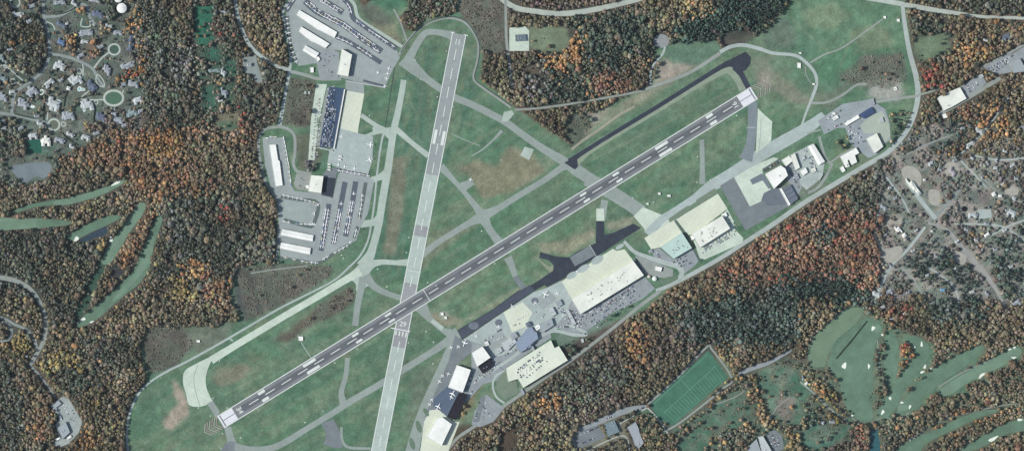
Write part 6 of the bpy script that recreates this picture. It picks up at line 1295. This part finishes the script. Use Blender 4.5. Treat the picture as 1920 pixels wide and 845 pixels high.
zone([(1268,540),(1320,510),(1400,520),(1420,560),(1320,580),(1270,565)], .97, 'golf', 8); zone([(1480,440),(1560,400),(1620,470),(1560,500),(1500,500)], .97, 'redwood', 5); zone([(1525,420),(1560,425),(1555,460),(1528,455)], .97, 'tealgrey'); zone([(1580,340),(1645,330),(1645,395),(1600,400)], .9, 'darkwood')
zone([(1290,575),(1350,560),(1420,535),(1500,520),(1600,535),(1700,575),(1600,575),(1530,610),(1480,660),(1380,650),(1330,640)], .97, 'tealgrey', 6); zone([(1500,520),(1580,515),(1610,540),(1560,590),(1500,580)], .98, 'ever', 5); zone([(1400,530),(1440,528),(1440,560),(1400,558)], .97, 'mauve')
zone([(1640,530),(1760,560),(2032,560),(2032,640),(1900,640),(1840,640),(1740,625),(1690,622),(1650,575)], .94, 'oliveb', 5); zone([(1640,540),(1700,550),(1700,600),(1650,585)], .6, 'redwood'); zone([(1720,560),(1850,560),(1850,600),(1740,600)], .96, 'tealgrey', 6)
# south
zone([(830,850),(900,797),(1000,732),(1130,634),(1225,570),(1300,560),(1330,640),(1215,757),(1180,768),(1070,800),(1060,900),(820,900)], .93, 'mauve', 3); zone([(1000,735),(1110,655),(1130,745),(1050,790)], .96, 'darkwood', 8); zone([(1150,610),(1225,572),(1262,560),(1260,600),(1200,690),(1170,690)], .96, 'golf', 6); zone([(1225,562),(1290,555),(1300,590),(1270,620),(1225,600)], .96, 'oliveb', 5); zone([(1170,630),(1205,610),(1215,650),(1190,690)], .96, 'orange', 6)
zone([(1110,660),(1180,670),(1180,730),(1130,740),(1100,700)], .97, 'darkwood', 6); zone([(1180,700),(1320,640),(1330,648),(1215,755),(1180,765)], .95, 'oliveb', 4); zone([(860,830),(960,750),(1040,740),(1070,800),(1060,900),(840,900)], .95, 'mix', 5); zone([(1000,745),(1060,735),(1050,760),(1010,765)], .95, 'orange')
zone([(940,810),(975,800),(960,850),(930,850)], .1, 'green')
zone([(1262,575),(1330,560),(1380,650),(1335,652),(1320,640),(1270,620)], .97, 'tealgrey', 5)
zone([(1326,640),(1400,650),(1420,690),(1380,705),(1372,700),(1330,660)], .9, 'tan', 4); zone([(1340,650),(1390,640),(1480,650),(1480,668),(1400,690),(1380,690)], .85, 'mix', 5); zone([(1480,640),(1560,580),(1600,560),(1620,572),(1560,600),(1520,640),(1500,690),(1480,690)], .95, 'golf', 3); zone([(1500,560),(1560,560),(1560,590),(1500,640)], .9, 'golf', 6)
MEAD = [(1262,810),(1340,762),(1375,715),(1420,690),(1480,668),(1520,690),(1560,690),(1600,790),(1640,860),(1262,900)]
zone(MEAD, .33, 'golf', 4)
for p, d, mx in (([(1225,805),(1380,705),(1390,712),(1350,745),(1262,815)], .75, 'tan'), ([(1400,700),(1418,698),(1420,730),(1436,765),(1455,790),(1440,810),(1424,790),(1414,750),(1402,735)], .95, 'tan'), ([(1500,690),(1560,690),(1580,720),(1572,750),(1592,790),(1560,792),(1540,760),(1510,715)], .92, 'yellow'),
        ([(1520,715),(1545,720),(1545,745),(1525,745)], .97, 'orange'), ([(1480,748),(1498,748),(1500,766),(1482,768)], .97, 'orange'), ([(1480,800),(1498,795),(1500,815),(1484,815)], .97, 'orange'), ([(1345,758),(1362,758),(1362,776),(1346,776)], .95, 'tan'), ([(1462,795),(1500,798),(1500,860),(1465,860)], .8, 'tan'),
        ([(1500,760),(1540,765),(1540,800),(1505,800)], .7, 'tealgrey'), ([(1560,800),(1640,780),(1660,900),(1540,900),(1530,845)], .85, 'mauve'), ([(1350,805),(1400,800),(1415,820),(1395,845),(1350,840)], .85, 'darkwood')): zone(p, d, mx)
# golf
GOLF = [(1515,690),(1520,630),(1560,595),(1600,570),(1650,590),(1690,622),(1760,650),(1900,640),(2032,640),(2032,900),(1640,900),(1600,790),(1560,690)]
zone(GOLF, .9, 'golf', 2); zone([(1515,690),(1520,630),(1560,595),(1600,572),(1650,600),(1720,632),(1760,650),(1745,690),(1700,740),(1650,782),(1600,788),(1570,740)], .3, 'golf', 2)
zone([(1640,645),(1660,640),(1660,700),(1666,735),(1650,740),(1640,700)], .9, 'darkwood'); zone([(1686,640),(1712,640),(1715,668),(1702,695),(1690,712),(1684,700)], .97, 'orange'); zone([(1700,640),(1718,645),(1712,665),(1698,658)], .97, 'red')
zone([(1735,735),(1765,715),(1800,705),(1810,718),(1770,745),(1690,800),(1640,800),(1660,785),(1700,775)], .95, 'golf'); zone([(1800,730),(2032,680),(2032,760),(1880,765),(1790,780),(1700,820),(1700,790)], .92, 'oliveb'); zone([(1780,780),(1880,755),(1880,770),(1790,800),(1745,825),(1720,835)], .96, 'orange'); zone([(1600,790),(1625,790),(1630,900),(1590,900)], .95, 'redwood'); zone([(1652,790),(1690,800),(1680,845),(1655,850)], .9, 'darkwood')
zone([(1830,640),(1850,645),(1810,670),(1760,690)], .9, 'golf'); zone([(1745,660),(1800,645),(1800,665),(1750,682)], .85, 'mauve'); zone([(1600,650),(1618,655),(1612,690),(1596,690)], .7, 'green'); zone([(1605,720),(1622,720),(1622,755),(1608,755)], .8, 'redwood')
for p_, c_ in MD: zone(p_, .05, None, 4)
D[PAVED] = 0

# ------------------------------------------------------------------ crown shapes
def ico(sub):
    bm = bmesh.new(); bmesh.ops.create_icosphere(bm, subdivisions=sub, radius=1); v = np.array([q.co[:] for q in bm.verts]); f = np.array([[w.index for w in q.verts] for q in bm.faces]); bm.free(); return v, f
def crown(seed, sub, tufts, cone=False, hollow=False):
    """an uneven leafy crown: lumpy core plus loose leaf clumps round it; unit radius, centre at 0"""
    r = np.random.default_rng(seed); v, f = ico(sub); lob = r.normal(size=(9, 3)); lob /= np.linalg.norm(lob, axis=1, keepdims=True)
    d = (v @ lob.T).clip(0) ** 5 @ r.uniform(.1, .5, 9); v = v * (.62 + d[:, None] + r.uniform(-.10, .10, (len(v), 1)))
    if cone: z = v[:, 2]; v[:, :2] *= (1 - .55 * (z[:, None] + 1) / 2); v[:, 2] *= 1.5
    else: v[:, 2] *= .85
    V, F = [v], [f]; k = len(v)
    if tufts:
        c = r.normal(size=(tufts, 3)); c /= np.linalg.norm(c, axis=1, keepdims=True); c[:, 2] = np.abs(c[:, 2]) * 1.1 - .25; c *= r.uniform(.55, 1.05, (tufts, 1))
        if cone: c[:, :2] *= (1 - .55 * (c[:, 2:3] + 1) / 2); c[:, 2] *= 1.4
        tri = r.normal(size=(tufts, 3, 3)) * .17 * (1.0 if not hollow else .9); tv = (c[:, None, :] + tri).reshape(-1, 3)
        V.append(tv); F.append(np.arange(tufts * 3).reshape(-1, 3) + k)
    return np.concatenate(V), np.concatenate(F)
TR = 5
def trunk_geo(sub=5, limbs=True):
    v, f = [], []
    def tube(a, b, ra, rb):
        a, b = np.array(a, float), np.array(b, float); d = b - a; d /= np.linalg.norm(d); u = np.cross(d, (0, 0, 1) if abs(d[2]) < .9 else (1, 0, 0)); u /= np.linalg.norm(u); w = np.cross(d, u); k = len(v)
        for p, r_ in ((a, ra), (b, rb)):
            for q in range(sub): t = 2*PI*q/sub; v.append(tuple(p + (u*math.cos(t) + w*math.sin(t))*r_))
        for q in range(sub): f.append((k+q, k+(q+1) % sub, k+sub+(q+1) % sub)); f.append((k+q, k+sub+(q+1) % sub, k+sub+q))
    tube((0,0,0), (0,0,.62), .035, .02)
    if limbs:
        for a in (.4, 2.4, 4.5): tube((0,0,.42), (.17*math.cos(a), .17*math.sin(a), .68), .016, .008)
    return np.array(v), np.array(f)
POOR = [crown(s, 1, 26) for s in range(8)] ; CONE = [crown(50+s, 1, 22, True) for s in range(4)]
TKv, TKf = trunk_geo(4, False)
# scatter
sp = 5.0; r = np.random.default_rng(99)
cx, cy = np.meshgrid(np.arange(X0+50, X1-50, sp), np.arange(Y0+50, Y1-50, sp*.9)); cx = cx + (np.arange(cx.shape[0]) % 2)[:, None]*sp/2
cx = (cx + r.uniform(-1.9, 1.9, cx.shape)).ravel(); cy = (cy + r.uniform(-1.9, 1.9, cy.shape)).ravel()
ix, iy = (cx - X0).astype(int), (cy - Y0).astype(int)
GAP = vnoise(11, 71, 3); TONE = vnoise(48, 75, 3); HN = vnoise(17, 72, 3); SZ = vnoise(30, 74, 2)
dens = D[iy, ix]; dens = np.where(dens > .6, dens * (1 - .8 * (GAP[iy, ix] < .33)), dens * np.where(GAP[iy, ix] > .5, 1.6, .4))
ok = r.random(len(cx)) < dens; cx, cy, ix, iy = cx[ok], cy[ok], ix[ok], iy[ok]; n = len(cx)
zi = Z[(iy + r.normal(0, 8, n)).clip(0, NY-1).astype(int), (ix + r.normal(0, 8, n)).clip(0, NX-1).astype(int)]; zi = np.where(D[iy, ix] < .55, Z[iy, ix], zi); hs = HN.ravel()[::97].copy(); hs.sort(); hq = np.searchsorted(hs, HN[iy, ix]) / len(hs)      # even-valued patch field: neighbours tend to be of one kind
shift = np.array([.0, .37])[(vnoise(70, 73, 2)[iy, ix] > .5).astype(int)]
u = np.where(r.random(n) < .86, (hq + shift + r.normal(0, .04, n)) % 1.0, r.random(n)).clip(0, .999)
pi = (MC[zi] < u[:, None] * 1.0).sum(1).clip(0, len(PN)-1)
perm = None
rad = (np.exp(r.normal(math.log(3.15), .30, n)) * (.68 + .64 * SZ[iy, ix])).clip(1.4, 6.4)           # crown radius in map units
rad = np.where(pi == PI_['ever'], rad * .85, rad); rad = np.where(D[iy, ix] < .5, rad * .9, rad)
hgt = rad * S * 1.15 + r.uniform(6, 10, n); hgt = np.where(zi == MK.index('east'), hgt * .62, hgt)
cone = pi == PI_['ever']
print('TREES', n, 'evergreen', int(cone.sum()))
infr = (cx > 3) & (cx < 1917) & (cy > 3) & (cy < 842)
score = rad * infr
bi = np.where(~cone)[0]; ei = np.where(cone)[0]
pick = np.concatenate([bi[np.argsort(-score[bi])][:300], ei[np.argsort(-score[ei])][:150]]); single = np.zeros(n, bool); single[pick] = True
BASE = np.array([PAL[k] for k in PN], float)
def tree_cols(idx):
    c = (.55 * BASE[pi[idx]] + .45 * (MW @ BASE)[zi[idx]]) * (.70 + .60 * TONE[iy[idx], ix[idx]])[:, None] * r.normal(1.0, .09, (len(idx), 1)) * r.normal(1, .025, (len(idx), 3)); c = np.clip(c / 255, .02, .95)
    return np.where(c <= .04045, c / 12.92, ((c + .055) / 1.055) ** 2.4) * TK
TK = 1.0
M_leaf = attr_mat('foliage_mixed', ((.35, .15, 2),))
M_bark = mat('bark', (96, 88, 80), ((.8, .2, 3),))
BARK = np.array(alb((96, 88, 80)))
def stamp(name, idx, protos):
    V, F, C_ = [], [], []; off = 0; cols = tree_cols(idx); which = r.integers(0, len(protos), len(idx))
    for k, (pv, pf) in enumerate(protos):
        s = np.where(which == k)[0]
        if not len(s): continue
        i = idx[s]; a = r.uniform(0, 2*PI, len(i)); R_ = rad[i] * S; ca, sa = np.cos(a)[:, None], np.sin(a)[:, None]
        x = (pv[None, :, 0]*ca - pv[None, :, 1]*sa) * R_[:, None] + ((cx[i]-960)*S)[:, None]; y = (pv[None, :, 0]*sa + pv[None, :, 1]*ca) * R_[:, None] + ((422.5-cy[i])*S)[:, None]
        z = pv[None, :, 2] * R_[:, None] + (hgt[i] - R_*.85)[:, None]; P = np.stack([x, y, z], -1).reshape(-1, 3)
        cc = (cols[s][:, None, :] * r.normal(1, .11, (len(i), len(pv), 1)).clip(.5, 1.5)).reshape(-1, 3)
        f = (pf[None] + (np.arange(len(i))*len(pv))[:, None, None]).reshape(-1, 3) + off; V.append(P); F.append(f); C_.append(cc); off += len(P)
        tv = TKv[None] * hgt[i][:, None, None] + np.stack([(cx[i]-960)*S, (422.5-cy[i])*S, np.zeros(len(i))], -1)[:, None, :]
        V.append(tv.reshape(-1, 3)); F.append((TKf[None] + (np.arange(len(i))*len(TKv))[:, None, None]).reshape(-1, 3) + off); C_.append(np.tile(BARK, (len(i)*len(TKv), 1))); off += len(i)*len(TKv)
    me = np_mesh(name, np.concatenate(V), np.concatenate(F), np.concatenate(C_), M_leaf, 3); o = bpy.data.objects.new(name, me); COL.objects.link(o); o['kind'] = 'stuff'; return o
stamp('autumn_woodland_trees', np.where(~cone & ~single)[0], POOR)
stamp('evergreen_woodland_trees', np.where(cone & ~single)[0], CONE)
# low scrub and garden bushes: too many to count
BD = np.zeros((NY, NX), np.float32)
def bush_zone(poly, d):
    sl, m = pip(poly, 3); BD[sl] = np.maximum(BD[sl], m * d)
for z_ in (SHR, [(265,640),(280,614),(345,615),(362,645),(330,685),(280,700)], [(860,20),(890,-60),(945,-60),(950,60),(940,100),(905,96),(890,60)], [(540,145),(590,150),(590,235),(550,235),(530,235)], [(1570,145),(1620,105),(1690,100),(1700,150),(1665,165),(1600,160)], [(600,570),(660,535),(665,560),(640,585),(580,610),(540,640)]): bush_zone(z_, .45)
bush_zone(EST, .22); bush_zone(EAST, .3); bush_zone(GOLFZ, .10); bush_zone(MEADZ, .15); bush_zone([(985,208),(1060,204),(1108,214),(1103,250),(1072,275),(1010,232)], .5); bush_zone([(360,60),(444,60),(444,200),(380,215),(360,160)], .3); bush_zone([(1052,640),(1130,628),(1070,668),(985,700),(1130,600)], .3)
BD[PAVED] = 0; BD *= np.clip((PT1 - .3) * 4, 0, 1.3); BD *= (LEVEL == 0)
bx, by = np.meshgrid(np.arange(X0+50, X1-50, 3.2), np.arange(Y0+50, Y1-50, 3.2)); bx = (bx + r.uniform(-1.5, 1.5, bx.shape)).ravel(); by = (by + r.uniform(-1.5, 1.5, by.shape)).ravel()
ok = r.random(len(bx)) < BD[(by-Y0).astype(int), (bx-X0).astype(int)]; bx, by = bx[ok], by[ok]; nb = len(bx); print('BUSHES', nb)
KEEP_ = (cx, cy, ix, iy, rad, hgt, pi, zi)
cx, cy = bx, by; ix, iy = (cx-X0).astype(int), (cy-Y0).astype(int); rad = r.uniform(.7, 1.7, nb); hgt = rad*S*1.3; zi = np.where(cx > 1500, MK.index('east'), MK.index('mauve'))
pi = np.where(r.random(nb) < .3, PI_['greybrown'], np.where(r.random(nb) < .4, PI_['mauve'], np.where(r.random(nb) < .5, PI_['green'], np.where(r.random(nb) < .5, PI_['dark'], PI_['grey']))))
stamp('scrub_bushes', np.arange(nb), [crown(200+q, 1, 8) for q in range(4)])
cx, cy, ix, iy, rad, hgt, pi, zi = KEEP_
# clipped hedges between the gardens
for hp, lb in (([(104,28),(122,24),(138,16),(150,5)], 'dark hedge curving along the north side of the estate loop'), ([(148,75),(170,76),(200,70)], 'dark hedge south of the U-shaped drive'), ([(127,60),(146,62),(148,80)], 'dark hedge between the blue houses and the U-shaped drive'),
        ([(84,178),(82,205),(81,225)], 'hedge west of the house above the southern turning circle'), ([(120,200),(123,180),(140,135)], 'long hedge running up between two gardens to the pale annex house'), ([(113,247),(130,262),(146,272)], 'dark hedge slanting away south-east of the southern turning circle'),
        ([(178,205),(176,225),(182,240),(196,245)], 'hedge curving round the house with white skylights'), ([(140,187),(165,180),(192,178)], 'hedge running to the oval green from the west'), ([(28,214),(50,219),(66,222)], 'hedge along the north side of the lower estate road'), ([(1567,672),(1590,645),(1625,602)], 'straight dark hedge dividing rough meadow and fairway'), ([(374,205),(400,212),(440,205)], 'hedge closing the south side of the walled wooded estate')):
    L_, R_2 = ribbon_sides(smooth(hp, 8), 1.9); n_ = len(L_); rr = random.Random(int(hp[0][0])); v_, f_ = [], []
    for a_, b_ in zip(L_, R_2):
        hh = rr.uniform(2.6, 4.2); A_, B_ = W(a_[0]+rr.uniform(-.3,.3), a_[1]+rr.uniform(-.3,.3)), W(b_[0]+rr.uniform(-.3,.3), b_[1]+rr.uniform(-.3,.3)); v_ += [(*A_, 0), (*B_, 0), (A_[0]*.8+B_[0]*.2, A_[1]*.8+B_[1]*.2, hh), (A_[0]*.2+B_[0]*.8, A_[1]*.2+B_[1]*.8, hh*.95)]
    for q in range(n_-1): k = q*4; f_ += [(k, k+4, k+6, k+2), (k+2, k+6, k+7, k+3), (k+3, k+7, k+5, k+1)]
    f_ += [(0, 2, 3, 1), (4*n_-4, 4*n_-3, 4*n_-1, 4*n_-2)]
    tag(mesh_obj('hedge', v_, f_, mat('hedge_leaf', (50,62,54), ((.8,.3,3),))), lb, 'hedge')
# the largest crowns, each a tree of its own
RICH = [crown(100+s, 2, 150) for s in range(4)]; RCONE = [crown(150+s, 2, 150, True) for s in range(2)]
ADJ = {'brown': 'brown', 'greybrown': 'grey-brown', 'olive': 'olive', 'orange': 'orange', 'rust': 'rust-coloured', 'red': 'red', 'green': 'green', 'ever': 'dark evergreen', 'yellow': 'yellow', 'grey': 'bare grey', 'mauve': 'bare dark-brown', 'tan': 'tan', 'dark': 'dark green', 'pale': 'pale bare'}
tv, tf = trunk_geo(6, True); TRUNK = np_mesh('trunk', tv, tf, None, M_bark, 3)
CR = {}
def crown_mesh(k, shape, is_cone):
    if (k, shape) not in CR:
        pv, pf = (RCONE if is_cone else RICH)[shape]; c = np.clip((.8*BASE[k] + .2*BASE[0])/255, 0, 1); l = np.where(c <= .04045, c/12.92, ((c+.055)/1.055)**2.4)*TK
        CR[(k, shape)] = np_mesh('crown', pv, pf, l[None]*r.normal(1, .16, (len(pv), 1)).clip(.5, 1.5), M_leaf, 3)
    return CR[(k, shape)]
items = [(cx[i], cy[i], f'{ADJ[PN[pi[i]]]} tree') for i in pick]
for i, lb in zip(pick, placed_labels(items)):
    nm = 'evergreen_tree' if cone[i] else 'autumn_tree'
    t = empty(nm, (*W(cx[i], cy[i]), 0), random.uniform(0, 6.28)); tag(t, lb, 'evergreen' if cone[i] else 'tree', 'largest evergreens of the woods' if cone[i] else 'largest autumn trees of the woods')
    o = bpy.data.objects.new('trunk', TRUNK); COL.objects.link(o); o.parent = t; h = float(hgt[i]); o.scale = (h, h, h)
    R_ = float(rad[i]*S); o = bpy.data.objects.new('crown', crown_mesh(int(pi[i]), random.randrange(2 if cone[i] else 4), bool(cone[i]))); COL.objects.link(o); o.parent = t; o.scale = (R_, R_, R_); o.location = (0, 0, h - R_*.85)

# ------------------------------------------------------------------ light, sky, camera
EL, AZ = math.radians(39), math.radians(4)     # sun's height; shadows fall along +x, turned AZ towards +y
sd = bpy.data.lights.new('sun', 'SUN'); sd.energy = 4.2; sd.angle = math.radians(.55); sd.color = (1.0, .965, .91)
so = bpy.data.objects.new('sun', sd); COL.objects.link(so)
from mathutils import Vector
so.rotation_euler = Vector((math.cos(EL)*math.cos(AZ), math.cos(EL)*math.sin(AZ), -math.sin(EL))).to_track_quat('-Z', 'Y').to_euler()
w = bpy.data.worlds.new('World'); sc.world = w; w.use_nodes = True; nt = w.node_tree; bg = nt.nodes['Background']
sk = nt.nodes.new('ShaderNodeTexSky'); sk.sky_type = 'NISHITA'; sk.sun_disc = False; sk.sun_elevation = EL
# direction towards the sun is (-cos AZ, -sin AZ): the sky's rotation is measured from +Y, clockwise
sk.sun_rotation = math.atan2(-math.cos(AZ), -math.sin(AZ)) % (2*PI); sk.air_density = 1.2; sk.dust_density = 2.0
nt.links.new(sk.outputs[0], bg.inputs[0]); bg.inputs[1].default_value = .10
cd = bpy.data.cameras.new('camera'); co_ = bpy.data.objects.new('camera', cd); COL.objects.link(co_); sc.camera = co_
H = 9000.0; co_.location = (0, 0, H); cd.sensor_width = 36; cd.lens = 36 * H / (1920 * S); cd.clip_start = 50; cd.clip_end = 60000
sc.view_settings.view_transform = 'Standard'; sc.view_settings.look = 'None'; sc.view_settings.exposure = 0.2; sc.view_settings.gamma = 1
sc.cycles.max_bounces = 4; sc.cycles.diffuse_bounces = 2; sc.cycles.use_denoising = False

if HAZE > 0:
    v_, s_, t_ = extrude([(-18500, -18000), (18500, -18000), (18500, 18000), (-18500, 18000)], -1.0, 9060.0)
    hm = bpy.data.materials.new('haze_air'); hm.use_nodes = True; hn = hm.node_tree; hn.nodes.clear(); ho = hn.nodes.new('ShaderNodeOutputMaterial'); pv_ = hn.nodes.new('ShaderNodeVolumePrincipled')
    pv_.inputs['Color'].default_value = (.80, .93, 1, 1); pv_.inputs['Density'].default_value = HAZE; pv_.inputs['Anisotropy'].default_value = 0.0; hn.links.new(pv_.outputs[0], ho.inputs['Volume'])
    hz = mesh_obj('haze', v_, s_ + t_ + [tuple(range(4))[::-1]], hm); hz['kind'] = 'stuff'
    sc.cycles.volume_bounces = 0
